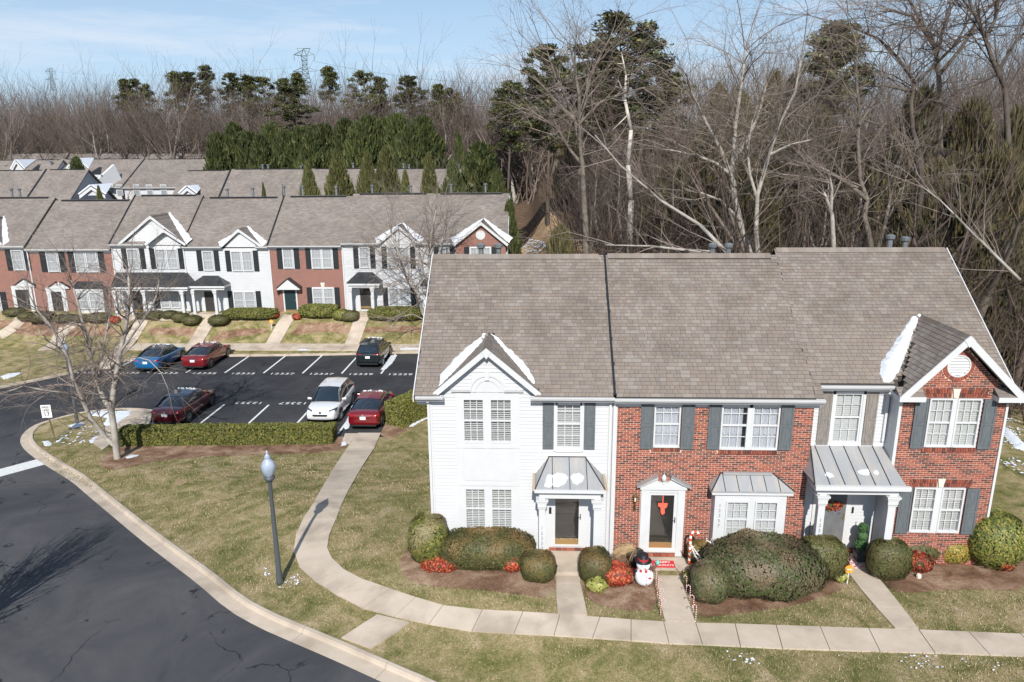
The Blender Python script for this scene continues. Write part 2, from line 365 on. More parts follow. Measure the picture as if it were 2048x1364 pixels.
def smoothline(P, it=2):
    for _ in range(it):
        Q = [P[0]]
        for a, b in zip(P, P[1:]): Q += [(a[0]*.75+b[0]*.25, a[1]*.75+b[1]*.25), (a[0]*.25+b[0]*.75, a[1]*.25+b[1]*.75)]
        P = Q+[P[-1]]
    return P
KW = smoothline(KW, 1)
HEDGE_Y = 35.2
FARK = [(1010, 700), (842, 702), (700, 706), (560, 708), (453, 709), (380, 711), (300, 714), (230, 720), (180, 733), (120, 748), (60, 760), (0, 772), (-120, 795)]
FW = [(2.0, 52.6)] + [kp(p) for p in FARK[1:]]
FW = smoothline(FW, 1)
road_poly = [(14, 5), (14, 12.6), (3.0, 12.6)] + KW[1:] + [(KW[-1][0], HEDGE_Y+.2), (-8.2, HEDGE_Y+.2), (-5.4, 42.4), (-2.4, 48), (2.0, 52.6)] + FW[1:] + [(-70, 40), (-70, 5)]
# the asphalt of road and parking lot
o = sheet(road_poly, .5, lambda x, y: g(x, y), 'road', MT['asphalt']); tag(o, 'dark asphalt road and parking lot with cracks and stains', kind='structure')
# near lawns
lawn_in = KW + [(KW[-1][0], HEDGE_Y), (-8.2, HEDGE_Y), (-5.2, 42.4), (-2.0, 48), (2.3, 50), (4, 50), (6, 36), (40, 34), (40, 5), (14, 5), (14, 12.6), (3, 12.6)]
o = sheet(lawn_in, .5, lambda x, y: g(x, y)+.11, 'lawn', MT['lawn']); tag(o, 'dormant tan and green lawn around the near townhouses', kind='structure')
far_lawn = FW + [(-75, 46), (-75, 64), (2.5, 64), (3.5, 52.6)]
o = sheet(far_lawn, .6, lambda x, y: g(x, y)+.11, 'lawn', MT['lawn']); tag(o, 'sloping dormant lawn in front of the far townhouse row', kind='structure')
slope_poly = [(2.6, 50), (2.6, 66), (2, 90), (-1, 108), (-3, 108), (-3.2, 64), (-2, 50)]
o = sheet([(-2.6, 54), (-2.6, 70), (-2.5, 84), (1, 84), (3, 70), (5, 60), (6, 50), (4, 46), (1, 48)], .6, lambda x, y: g(x, y)+.14+.05*noise.noise((x, y, 0)), 'hillside', MT['straw']); tag(o, 'brown grassy slope between the far row and the woods', kind='structure')
# kerbs (gutter pan and kerb top), one piece every 3 m
def kerb(line, side, name, label, pan=.42, top=.16, L=3.0):
    par_o = empty(name, (line[0][0], line[0][1], g(*line[0])), label, kind='structure')
    P = [Vector(p) for p in line]; acc = 0; segs = [[P[0]]]
    for a, b in zip(P, P[1:]):
        d = (b-a).length; t = 0
        while acc + (d-t) >= L:
            t += L-acc; q = a+(b-a)*(t/d); segs[-1].append(q); segs.append([q]); acc = 0
        acc += d-t
        if (b-segs[-1][-1]).length > .02: segs[-1].append(b)
    def nrm(i, s):
        a = s[max(0, i-1)]; b = s[min(len(s)-1, i+1)]; d = (b-a).normalized(); return Vector((d.y, -d.x))*side
    for s in segs:
        if len(s) < 2: continue
        s = list(s)
        d0 = (s[1]-s[0]).normalized(); d1 = (s[-1]-s[-2]).normalized(); s[0] = s[0]+d0*.008; s[-1] = s[-1]-d1*.008
        m = MB(); prof = [(-top-.0, -.1), (-top, .145), (-top+.03, .155), (-.02, .15), (.03, .03), (pan, .012), (pan, -.1)]
        n = len(prof)
        for i, p in enumerate(s):
            w = nrm(i, s)
            for (u, z) in prof:
                q = p+w*u; m.v.append((q.x, q.y, g(q.x, q.y)+z))
        for i in range(len(s)-1):
            for k in range(n-1):
                a = i*n+k; f = (a, a+1, a+n+1, a+n); m.f.append(f if side > 0 else f[::-1]); m.m.append(0); m.c.append((1, 1, 1))
        m.f.append(tuple(range(n))); m.f.append(tuple(range(len(s)*n-1, len(s)*n-n-1, -1))); m.m += [0, 0]
        m.build('kerb_stone', MT['concrete'], par_o)
    return par_o
kerb(KW, -1, 'kerb', 'pale concrete kerb and gutter curving round the near lawn')
kerb(FW, 1, 'kerb', 'pale concrete kerb along the far side of the parking lot')
# slabs
def slab(pts, parent, zt=.155, th=.16, name='slab'):
    c = sum((Vector(p) for p in pts), Vector((0, 0)))/len(pts)
    q = []
    for p in pts:
        p = Vector(p); d = (c-p); q.append(p+d.normalized()*.012)
    m = MB(); tl = random.uniform(-.004, .004)
    m.hexa([(p.x, p.y, g(p.x, p.y)+zt-th) for p in q]+[(p.x, p.y, g(p.x, p.y)+zt+tl) for p in q])
    return m.build(name, MT['concrete'], parent)
def g2(px, py): v = G(px, py, .13); return (v.x, v.y)
LR = [((716, 866), (762, 866)), ((694, 897), (748, 897)), ((669, 934), (724, 934)), ((641, 981), (697, 981)), ((626, 1008), (683, 1010)), ((606, 1038), (672, 1040)), ((592, 1069), (659, 1070)), ((587, 1101), (655, 1096)), ((598, 1134), (664, 1116)), ((629, 1162), (688, 1139)), ((671, 1189), (726, 1159)), ((726, 1217), (781, 1178)), ((789, 1234), (832, 1195)), ((858, 1249), (886, 1211)), ((944, 1263), (965, 1220)), ((1028, 1268), (1046, 1224)), ((1108, 1272), (1120, 1229)), ((1185, 1277), (1200, 1235)), ((1262, 1282), (1262, 1240)), ((1338, 1288), (1327, 1244)), ((1405, 1290), (1391, 1246)), ((1481, 1294), (1470, 1248)), ((1565, 1298), (1552, 1251)), ((1660, 1301), (1640, 1254)), ((1760, 1304), (1737, 1257)), ((1870, 1307), (1837, 1260)), ((1980, 1311), (1937, 1264)), ((2088, 1315), (2040, 1268)), ((2200, 1320), (2150, 1272))] + [((2200+112*k, 1320+5*k), (2150+107*k, 1272+4*k)) for k in range(1, 9)]
sw = empty('sidewalk', G(1100, 1250), 'pale concrete sidewalk curving from the parking lot along the near row', kind='structure')
for a, b in zip(LR, LR[1:]): slab([g2(*a[0]), g2(*b[0]), g2(*b[1]), g2(*a[1])], sw)
slab([g2(754.5, 1229), g2(682, 1276), g2(741, 1298), g2(820, 1245)], sw, .15)
slab([g2(716, 867), g2(690, 867), g2(684, 885), g2(700, 888)], sw, .15)
def path(L, Rr, label):
    p = empty('path', G(*L[-1]), label, kind='structure')
    for i in range(len(L)-1): slab([g2(*L[i]), g2(*L[i+1]), g2(*Rr[i+1]), g2(*Rr[i])], p, .15)
    return p
path([(1112, 1142), (1112, 1167), (1112.5, 1196), (1115, 1228)], [(1160, 1142), (1161, 1167), (1168, 1196), (1175, 1231)], 'short concrete path up to the white siding unit')
path([(1314, 1152), (1317, 1185), (1322, 1213), (1329, 1242)], [(1362, 1152), (1372, 1185), (1382, 1213), (1392, 1245)], 'short concrete path up to the brick unit with the snowman')
path([(1694, 1122), (1699, 1150), (1722, 1180), (1752, 1215), (1790, 1257)], [(1730, 1122), (1752, 1150), (1777, 1180), (1805, 1215), (1838, 1259)], 'short concrete path up to the right gabled brick unit')
# island concrete
ip = empty('path', G(250, 850), 'snow dusted concrete walkway on the corner island', kind='structure')
slab([g2(205, 858), g2(240, 875), g2(300, 852), g2(303, 826)], ip, .15); slab([g2(268, 819), g2(206, 857), g2(302, 825), g2(292, 820)], ip, .15)
slab([g2(186, 886), g2(205, 900), g2(238, 877), g2(204, 860)], ip, .15)
# far sidewalk and paths
fs = empty('sidewalk', (-20, 53.4, -2.4), 'concrete sidewalk along the far parking lot kerb', kind='structure')
x = 1.5
while x > -33:
    slab([(x, 52.35), (x, 53.95), (x-1.4, 53.95), (x-1.4, 52.35)] if x > -26 else [(x, 52.3), (x, 53.9), (x-1.4, 53.9), (x-1.4, 52.3)], fs, .15); x -= 1.4
def fpath(pts, label, w=1.15, n=6):
    p = empty('path', G(*pts[0]), label, kind='structure'); P = [Vector(g2(*q)) for q in pts]; P = [Vector(q) for q in smoothline([tuple(q) for q in P], 1)]
    for a, b in zip(P, P[1:]):
        d = (b-a); 
        if d.length < .25: continue
        nn = Vector((d.y, -d.x)).normalized()*w/2; slab([a-nn, b-nn, b+nn, a+nn], p, .17)
FP = [[(540, 693), (563, 655), (581, 631)], [(703, 690), (716, 655), (729, 627)], [(378, 698), (405, 660), (425, 637)], [(205, 735), (252, 690), (285, 640)], [(90, 700), (110, 690), (125, 660), (160, 640)], [(0, 672), (35, 650), (50, 628)]]
FL = ['under the green door with the full pediment', 'beside the rightmost far white porch', 'to the middle white porch past round shrubs', 'behind the bare tree to the long dark porch', 'curving behind the far left lamp', 'at the far left edge of the row']
for q, l in zip(FP, FL): fpath(q, 'concrete garden path '+l)
# mulch beds
def bed(pts, label, dz=.125):
    P = smoothline([g2(*p) for p in pts]+[g2(*pts[0])], 1)[:-1]
    o = sheet(P, .4, lambda x, y: g(x, y)+dz+.02*noise.noise((x*2, y*2, 0)), 'mulch_bed', MT['mulch']); tag(o, label, kind='structure')
bed([(800, 1120), (805, 1155), (850, 1172), (940, 1178), (1030, 1186), (1110, 1200), (1112, 1120), (1080, 1085), (870, 1050), (830, 1070)], 'reddish mulch bed under the shrubs of the white unit')
bed([(1164, 1140), (1166, 1190), (1200, 1212), (1270, 1222), (1316, 1220), (1308, 1150), (1270, 1115), (1190, 1110)], 'reddish mulch bed with the snowman beside the path')
bed([(1366, 1155), (1396, 1236), (1430, 1232), (1520, 1222), (1600, 1208), (1660, 1190), (1700, 1170), (1690, 1110), (1560, 1080), (1380, 1105)], 'reddish mulch bed round the big boxwood mass')
bed([(1734, 1125), (1765, 1165), (1800, 1188), (1880, 1180), (1960, 1178), (2060, 1182), (2080, 1080), (1900, 1050), (1780, 1080)], 'reddish mulch bed of the right gabled unit')
bed([(195, 925), (215, 940), (260, 934), (320, 920), (450, 910), (600, 908), (685, 900), (700, 885), (680, 870), (240, 880), (215, 905)], 'reddish mulch strip under the long hedge and the tree')
bed([(760, 868), (775, 880), (815, 860), (850, 830), (850, 780), (800, 790)], 'reddish mulch strip under the hedge by the red sedan')
for q, l in (([(440, 664), (500, 655), (545, 660), (520, 668), (452, 676), (425, 690), (420, 680)], 'middle white unit'), ([(590, 660), (600, 645), (690, 645), (712, 665), (690, 668), (640, 662), (578, 672)], 'brick unit with the full pediment'), ([(732, 655), (850, 650), (850, 668), (770, 662), (725, 668)], 'rightmost far white unit'), ([(300, 655), (400, 655), (398, 675), (340, 668), (300, 672)], 'far unit with the long porch'), ([(0, 640), (230, 650), (240, 672), (150, 672), (60, 672), (0, 662)], 'far left brick units')):
    bed(q, 'reddish mulch bed in front of the '+l, .135)
# painted markings
def quadmark(pts, parent, name='marking'):
    P = [g2_(*p) if abs(p[0]) > 60 or p[1] > 100 else p for p in pts]
    m = MB(); m.face([(x, y, g(x, y)+.006) for x, y in P]); return m.build(name, MT['marking'], parent)
def g2_(px, py): v = G(px, py, 0); return (v.x, v.y)
mk = empty('parking_marking', (-18, 48, -2.6), 'white stall lines and stall numbers painted on the parking lot', kind='structure')
for i in range(10):
    x = -8.3-2.75*i+.0
    m = MB(); m.box(x-.06, x+.06, 46.9, 51.9, g(x, 48)+.005, g(x, 48)+.008); m.build('stall_line', MT['marking'], mk)
for i in range(5):
    x = -11.0-2.75*i
    m = MB(); m.box(x-.06, x+.06, 35.9, 40.4, g(x, 38)+.005, g(x, 38)+.008); m.build('stall_line', MT['marking'], mk)
def text(s, size, loc, rot, m, parent, name, depth=.002, align='CENTER', sx=1, spacing=1):
    c = bpy.data.curves.new(name, 'FONT'); c.body = s; c.size = size; c.extrude = depth; c.align_x = align; c.align_y = 'CENTER'; c.space_character = spacing
    t = bpy.data.objects.new('t', c); COL.objects.link(t); bpy.context.view_layer.update()
    me = bpy.data.meshes.new_from_object(t.evaluated_get(bpy.context.evaluated_depsgraph_get())); bpy.data.objects.remove(t)
    A = np.empty(len(me.vertices)*3); me.vertices.foreach_get('co', A); A = A.reshape(-1, 3); A[:, 0] *= sx
    T = Matrix.Translation(loc) @ rot.to_4x4(); V = np.array([tuple(T @ Vector(a)) for a in A]); me.vertices.foreach_set('co', V.ravel()); me.update()
    me.materials.clear(); me.materials.append(m); o = bpy.data.objects.new(name, me); COL.objects.link(o); return par(o, parent)
RZ = Matrix.Rotation
for i, s in enumerate(['12339', '12339', '12337', '12337', '12335', '12335', '12333', '12333', '12331', '12331']):
    x = -9.7-2.75*i; text(s, .52, (x, 46.75, g(x, 46.7)+.007), Matrix.Identity(3), MT['marking'], mk, 'stall_number', sx=1.25, spacing=1.1)
for x, s in ((-15.1, '12357'), (-17.85, '12353')):
    text(s, .52, (x, 40.75, g(x, 40.6)+.007), RZ(math.pi, 3, 'Z'), MT['marking'], mk, 'stall_number', sx=1.25, spacing=1.1)
sb = empty('stop_marking', G(40, 937), 'wide white stop bar painted across the road at left', kind='structure')
quadmark([(-60, 954), (-60, 970), (90, 929), (80, 917)], sb, 'stop_bar')
# ------------------------------------------------------------------ house pieces
def wall_holes(x0, x1, z0, z1, Y, holes, m, name, parent, back=.15):
    """solid wall slab, front face at Y, thickness back, with rectangular openings"""
    b = MB(); xs = sorted({x0, x1, *[h[0] for h in holes], *[h[1] for h in holes]}); zs = sorted({z0, z1, *[h[2] for h in holes], *[h[3] for h in holes]})
    xs = [x for x in xs if x0 <= x <= x1]; zs = [z for z in zs if z0 <= z <= z1]
    for i in range(len(xs)-1):
        for j in range(len(zs)-1):
            cx = (xs[i]+xs[i+1])/2; cz = (zs[j]+zs[j+1])/2
            if any(h[0] < cx < h[1] and h[2] < cz < h[3] for h in holes): continue
            b.box(xs[i], xs[i+1], Y, Y+back, zs[j], zs[j+1])
    return b.build(name, m, parent)
BR = [(.36, .11, .07), (.33, .1, .066), (.39, .13, .085), (.3, .088, .06), (.35, .12, .08), (.29, .09, .065), (.2, .075, .058), (.14, .065, .055), (.33, .095, .062)]
def brickcol(rng):
    c = BR[min(8, int(rng.random()*9))]
    if rng.random() < .12: c = BR[7]
    k = rng.uniform(.78, 1.03); return tuple(v*k for v in c)
def subtract(a, b, cuts):
    out = [(a, b)]
    for c0, c1 in cuts:
        nx = []
        for u, v in out:
            if c1 <= u or c0 >= v: nx.append((u, v)); continue
            if c0 > u: nx.append((u, c0))
            if c1 < v: nx.append((c1, v))
        out = nx
    return out
def bricks(parent, x0, x1, z0, z1, Y, holes, seed=1, xlim=None, circ=None, nparts=300, L=.2032, Hh=.0677, mort=.0135, axis='x'):
    rng = random.Random(seed); items = []
    n = int(round((z1-z0)/Hh)); 
    for r in range(n-1, -1, -1):
        za = z0+r*Hh; zb = za+Hh-mort; zm = (za+zb)/2
        lo, hi = (x0, x1) if xlim is None else xlim(zm)
        if hi-lo < .05: continue
        cuts = [(h[0], h[1]) for h in holes if h[2] < zb-.01 and h[3] > za+.01]
        if circ:
            dz = abs(zm-circ[1])
            if dz < circ[2]: w = math.sqrt(circ[2]**2-dz**2); cuts.append((circ[0]-w, circ[0]+w))
        off = L/2 if r % 2 else 0
        k = math.floor((lo-x0-off)/L)
        while x0+off+k*L < hi:
            a = x0+off+k*L; k += 1
            for u, v in subtract(max(a, lo), min(a+L-mort, hi), cuts):
                if v-u > .03: items.append((u, v, za, zb, brickcol(rng), rng.uniform(.005, .012)))
    # bricks that show largest are parts of their own; meshes are shared by size
    cache = {}; rest = MB(); cnt = 0
    for (u, v, za, zb, c, pr) in items:
        full = abs(v-u-(L-mort)) < 1e-3
        if full and cnt < nparts:
            key = cnt % 24
            if key not in cache:
                mb = MB(); mb.box(0, L-mort, -.0, .02, 0, Hh-mort, 0, c); o = mb.build('brick', MT['brick'], None, col=True); cache[key] = o.data
            else: o = bpy.data.objects.new('brick', cache[key]); COL.objects.link(o)
            o.parent = parent; o.matrix_parent_inverse = Matrix.Translation(parent.location).inverted(); o.location = (u, Y-pr, za); cnt += 1
        else: rest.box(u, v, Y-pr, Y+.005, za, zb, 0, c)
    if rest.v: o = rest.build('brickwork', MT['brick'], parent, col=True); o['kind'] = 'stuff'
def soldier(parent, x0, x1, z0, z1, Y, slant=0, key=None, seed=3, w=.062):
    """upright bricks: sill rowlock or jack arch"""
    rng = random.Random(seed); n = max(1, int((x1-x0)/(w+.01))); p = (x1-x0)/n; mid = (x0+x1)/2
    for i in range(n):
        a = x0+i*p; b = a+p-.011
        if key and a < key[1] and b > key[0]: continue
        s = ((a+b)/2-mid)/(x1-x0)*2*slant
        m = MB(); c = brickcol(rng)
        m.hexa([(a, Y-.03, z0), (b, Y-.03, z0), (b, Y+.01, z0), (a, Y+.01, z0), (a+s, Y-.03, z1), (b+s, Y-.03, z1), (b+s, Y+.01, z1), (a+s, Y+.01, z1)], 0, c)
        m.build('brick', MT['brick'], parent, col=True)
def siding(parent, x0, x1, z0, z1, Y, holes, xlim=None, e=.115, skip=None, name='siding_board'):
    z = z0
    while z < z1-.02:
        zt = min(z+e, z1); zm = (z+zt)/2
        lo, hi = (x0, x1) if xlim is None else xlim(zm)
        if hi-lo > .05:
            for u, v in subtract(lo, hi, [(h[0], h[1]) for h in holes if h[2] < zt-.02 and h[3] > z+.02]):
                if v-u < .03: continue
                m = MB(); m.prism([(u, Y+.0, z), (u, Y-.024, z), (u, Y-.004, zt+.006), (u, Y+.0, zt+.006)], (v-u, 0, 0)); m.build(name, MT['siding'], parent)
        z += e
def window(parent, x0, x1, z0, z1, Y, rec=.05, cols=3, fill='blind', open_=None, detail=True, frame=.05, dark='dark', gm='glass', valance=False, split=.5):
    """double hung window in an opening x0..x1, z0..z1; Y is the wall face"""
    yf = Y+rec; zm = z0+(z1-z0)*split; f = frame
    m = MB(); m.box(x0, x0+f, yf-.06, yf+.03, z0, z1); m.box(x1-f, x1, yf-.06, yf+.03, z0, z1); m.box(x0+f, x1-f, yf-.06, yf+.03, z1-f, z1); m.box(x0+f, x1-f, yf-.075, yf+.03, z0, z0+f*1.1)
    m.box(x0+f, x1-f, yf-.035, yf+.028, zm-.025, zm+.03)
    w = m.build('window', MT['white'], parent)
    mu = MB(); gx0, gx1 = x0+f, x1-f
    for (a, b, yy) in ((zm+.03, z1-f, yf-.012), (z0+f*1.1, zm-.025, yf+.006)):
        for i in range(1, cols): xx = gx0+(gx1-gx0)*i/cols; mu.box(xx-.011, xx+.011, yy-.008, yy+.004, a, b)
        zz = (a+b)/2; mu.box(gx0, gx1, yy-.009, yy+.003, zz-.011, zz+.011)
        q = MB(); q.box(gx0, gx1, yy+.006, yy+.010, a, b); q.build('pane', MT[gm], w)
    mu.build('muntin', MT['white'], w)
    q = MB(); q.box(x0, x1, yf+.1, yf+.12, z0, z1); q.build('backing', MT['dark'], w)
    if fill == 'blind':
        k = MB(); z = z0+.03; st = .062 if detail else .12; tilt = {None: .6}.get(open_, open_)
        while z < z1-.03:
            k.hexa([(gx0, yf+.03, z), (gx1, yf+.03, z), (gx1, yf+.035+st*.35, z+st*(1-tilt)), (gx0, yf+.035+st*.35, z+st*(1-tilt)), (gx0, yf+.028, z+.004), (gx1, yf+.028, z+.004), (gx1, yf+.033+st*.35, z+.004+st*(1-tilt)), (gx0, yf+.033+st*.35, z+.004+st*(1-tilt))]); z += st
        k.build('blind', MT['blind'], w)
    elif fill == 'curtain' or fill == 'gapcurtain':
        k = MB(); hi = gx1-.1 if fill == 'gapcurtain' else gx1; n = 26
        for i in range(n):
            a = gx0+(hi-gx0)*i/n; b = gx0+(hi-gx0)*(i+1)/n; ya = yf+.05+.018*math.sin(i*1.7); yb = yf+.05+.018*math.sin((i+1)*1.7)
            k.face([(a, ya, z0), (b, yb, z0), (b, yb, z1), (a, ya, z1)])
            if valance:
                for zz in (z1-.32, zm-.32):
                    za = zz+.025*math.sin(i*1.1); k.face([(a, ya-.02, za), (b, yb-.02, zz+.025*math.sin((i+1)*1.1)), (b, yb-.02, zz+.3), (a, ya-.02, zz+.3)])
        k.build('curtain', MT['curtain'], w)
    return w
def shutter(parent, x0, x1, z0, z1, Y, m):
    b = MB(); b.box(x0, x1, Y-.045, Y-.012, z0, z1)
    s = b.build('shutter', m, parent); zm = z0+(z1-z0)*.5; fr = MB(); t = .05
    for a, c in ((z0, z0+.09), (zm-.035, zm+.035), (z1-.07, z1)): fr.box(x0, x1, Y-.06, Y-.045, a, c)
    for a, c in ((x0, x0+t), (x1-t, x1)):
        for e, h in ((z0+.09, zm-.035), (zm+.035, z1-.07)): fr.box(a, c, Y-.06, Y-.045, e, h)
    for e, h in ((z0+.12, zm-.065), (zm+.065, z1-.1)): fr.box(x0+t+.025, x1-t-.025, Y-.055, Y-.045, e, h)
    fr.build('shutter_frame', m, s)
    return s
def gutter(parent, x0, x1, yw, z, d=.13, h=.11, m='white', oh=None, brackets=True):
    """eave: soffit, fascia and a K gutter; yw = wall face, outer lip at yw-oh"""
    b = MB(); oh = oh or .42; yo = yw-oh
    b.box(x0, x1, yo+d, yw+.02, z-.17, z-.15)          # soffit
    b.box(x0, x1, yo+d, yo+d+.025, z-.15, z+.02)       # fascia
    b.box(x0, x1, yw-.03, yw, z-.36, z-.17)            # frieze
    b.build('eave_trim', MT['white'], parent)
    q = MB(); q.prism([(x0, yo+d-.002, z+.01), (x0, yo, z+.02), (x0, yo+.005, z-.03), (x0, yo+.035, z-.09), (x0, yo+d-.002, z-.1)], (x1-x0, 0, 0)); 
    q.face([(x0, yo, z+.021), (x1, yo, z+.021), (x1, yo+.012, z+.021), (x0, yo+.012, z+.021)])
    q.build('gutter', MT[m], parent)
def downspout(parent, x, y, z0, z1, w=.075):
    b = MB(); b.box(x-w/2, x+w/2, y-.07, y, z0, z1); b.box(x-w/2, x+w/2, y-.2, y-.0, z1, z1+.12); b.build('downspout', MT['white'], parent)
SH = [(.35, .295, .252), (.325, .278, .242), (.365, .315, .276), (.31, .264, .236), (.34, .293, .265), (.375, .335, .298), (.318, .264, .23), (.338, .282, .24)]
def shingles(parent, x0, x1, y0, z0, slope, y1, seed=1, inside=None, e=.143, w=.17, nparts=300, flip=None, name='shingle'):
    """tabs laid on the plane through (y0,z0) rising along +y with given slope, between x0 and x1.
    flip: matrix that carries the local course frame (u along eave, v up-slope, n out) to world"""
    rng = random.Random(seed)
    if flip is None:
        c = 1/math.sqrt(1+slope*slope); up = Vector((0, c, slope*c)); nn = Vector((0, -slope*c, c)); ux = Vector((1, 0, 0)); O = Vector((0, y0, z0)); L = (y1-y0)/c
    else: O, ux, up, nn, L = flip
    rest = MB(); cnt = 0; cache = {}; rot = Matrix((ux, up, nn)).transposed()
    r = 0; T0, T1 = .016, .006; cellcol = {}
    while r*e < L-.02:
        v0 = r*e; v1 = min(v0+e, L); u = x0-rng.uniform(0, .17)
        while u < x1:
            ww = rng.choice((.12, .17, .17, .21, .3)); a = max(u, x0); b = min(u+ww-.006, x1); u += ww
            if b-a < .03: continue
            if inside and not inside((a+b)/2, (v0+v1)/2): continue
            base = SH[rng.randrange(8)]; k = rng.uniform(.93, 1.05); k *= 1+.05*noise.noise((a*.5, v0*.5, seed*3.1)); c = tuple(q*k*.73 for q in base); dk = tuple(q*.16 for q in base)
            lift = rng.uniform(0, .004)
            loc = [(0, 0, T0+lift), (b-a, 0, T0+lift), (b-a, v1-v0+.01, T1), (0, v1-v0+.01, T1), (0, 0, .0), (b-a, 0, .0)]
            if cnt < nparts and b-a > .1:
                key = (round(b-a, 2), cnt % 5)
                me = cache.get(key)
                if me is None:
                    m = MB(); m.face([loc[0], loc[1], loc[2], loc[3]], 0, c); m.face([loc[4], loc[5], loc[1], loc[0]], 0, dk)
                    m.face([loc[4], loc[0], loc[3], (0, v1-v0, 0)], 0, dk); m.face([loc[1], loc[5], (b-a, v1-v0, 0), loc[2]], 0, dk)
                    o = m.build(name, MT['shingle'], None, col=True); cache[key] = o.data
                else: o = bpy.data.objects.new(name, me); COL.objects.link(o)
                p = O+ux*a+up*v0; o.parent = parent; o.matrix_parent_inverse = Matrix.Translation(parent.location).inverted(); o.matrix_basis = Matrix.Translation(p) @ rot.to_4x4(); cnt += 1
            else:
                P = lambda q: O+ux*(a+q[0])+up*(v0+q[1])+nn*q[2]
                rest.face([P(loc[0]), P(loc[1]), P(loc[2]), P(loc[3])], 0, c); rest.face([P(loc[4]), P(loc[5]), P(loc[1]), P(loc[0])], 0, dk)
        r += 1
    if rest.v: o = rest.build('shingle_field', MT['shingle'], parent, col=True); o['kind'] = 'stuff'
def roofbody(parent, x0, x1, yf, z, slope, yr, yb, th=.12, m='felt', name='roof'):
    """prism roof between gables x0,x1; front eave (yf,z), ridge yr, back eave yb"""
    zr = z+(yr-yf)*slope; zb = zr-(yb-yr)*slope; b = MB()
    b.prism([(x0, yf, z), (x0, yr, zr), (x0, yb, zb), (x0, yb, zb-th), (x0, yr, zr-th*1.2), (x0, yf, z-th)], (x1-x0, 0, 0))
    return b.build(name, MT[m], parent), zr
def ridgecap(parent, x0, x1, y, z, m='shingle', w=.17):
    n = int((x1-x0)/.2); rng = random.Random(int(x0*10)); b = MB()
    for i in range(n):
        a = x0+(x1-x0)*i/n; c = a+(x1-x0)/n; k = rng.choice(SH); k = tuple(q*.75 for q in k); h = .05
        b.face([(a, y-w, z-w*.75+.03), (c, y-w, z-w*.75+.03), (c, y, z+h), (a, y, z+h)], 0, k); b.face([(a, y, z+h), (c, y, z+h), (c, y+w, z-w*.75+.03), (a, y+w, z-w*.75+.03)], 0, k)
        b.face([(a, y-w, z-w*.75-.02), (c, y-w, z-w*.75-.02), (c, y-w, z-w*.75+.03), (a, y-w, z-w*.75+.03)], 0, (.03, .03, .03))
    return b.build('ridge_cap', MT['shingle'] if m == 'shingle' else MT[m], parent, col=True)
def hiproof(parent, xt0, xt1, xe0, xe1, yw, zt, ye, ze, m, ribs=3, name='porch_roof', th=.05):
    """metal hip: ridge on wall xt0..xt1 at zt, eave xe0..xe1 at (ye,ze); sides fall back to the wall at ze"""
    b = MB(); A = (xt0, yw, zt); B = (xt1, yw, zt); C = (xe1, ye, ze); D = (xe0, ye, ze); E = (xe0, yw, ze); F_ = (xe1, yw, ze)
    b.face([D, C, B, A]); b.face([E, D, A]); b.face([C, F_, B]); b.face([(xe0, ye, ze-th), (xe1, ye, ze-th), C, D]); b.face([E, F_, C, D][::-1])
    o = b.build(name, MT[m], parent); s = MB()
    def rib(p, q, r=.014): s.tube(p, q, r, r, 4)
    for p, q in ((A, D), (B, C), (A, B)): rib(p, q, .022)
    for i in range(1, ribs+1):
        t = i/(ribs+1); xe = xe0+(xe1-xe0)*t
        if xt0 < xe < xt1: rib((xe, yw, zt), (xe, ye, ze))
        elif xe <= xt0 and xt0 > xe0: k = (xe-xe0)/(xt0-xe0); rib((xe, ye+(yw-ye)*k, ze+(zt-ze)*k), (xe, ye, ze))
        elif xt1 < xe1: k = (xe1-xe)/(xe1-xt1); rib((xe, ye+(yw-ye)*k, ze+(zt-ze)*k), (xe, ye, ze))
    s.build('standing_seam', MT['flash'] if m == 'metal' else MT['black'], o)
    return o
def column(parent, x, y, z0, z1, w=.2, cap=True):
    b = MB(); b.box(x-w/2, x+w/2, y-w/2, y+w/2, z0, z1)
    if cap:
        for k, (e, a, c) in enumerate(((.03, z1-.36, z1-.33), (.06, z1-.16, z1-.1), (.09, z1-.1, z1-.04), (.04, z1-.3, z1-.16), (.02, z0, z0+.15))): b.box(x-w/2-e, x+w/2+e, y-w/2-e, y+w/2+e, a, c)
    return b.build('column', MT['white'], parent)
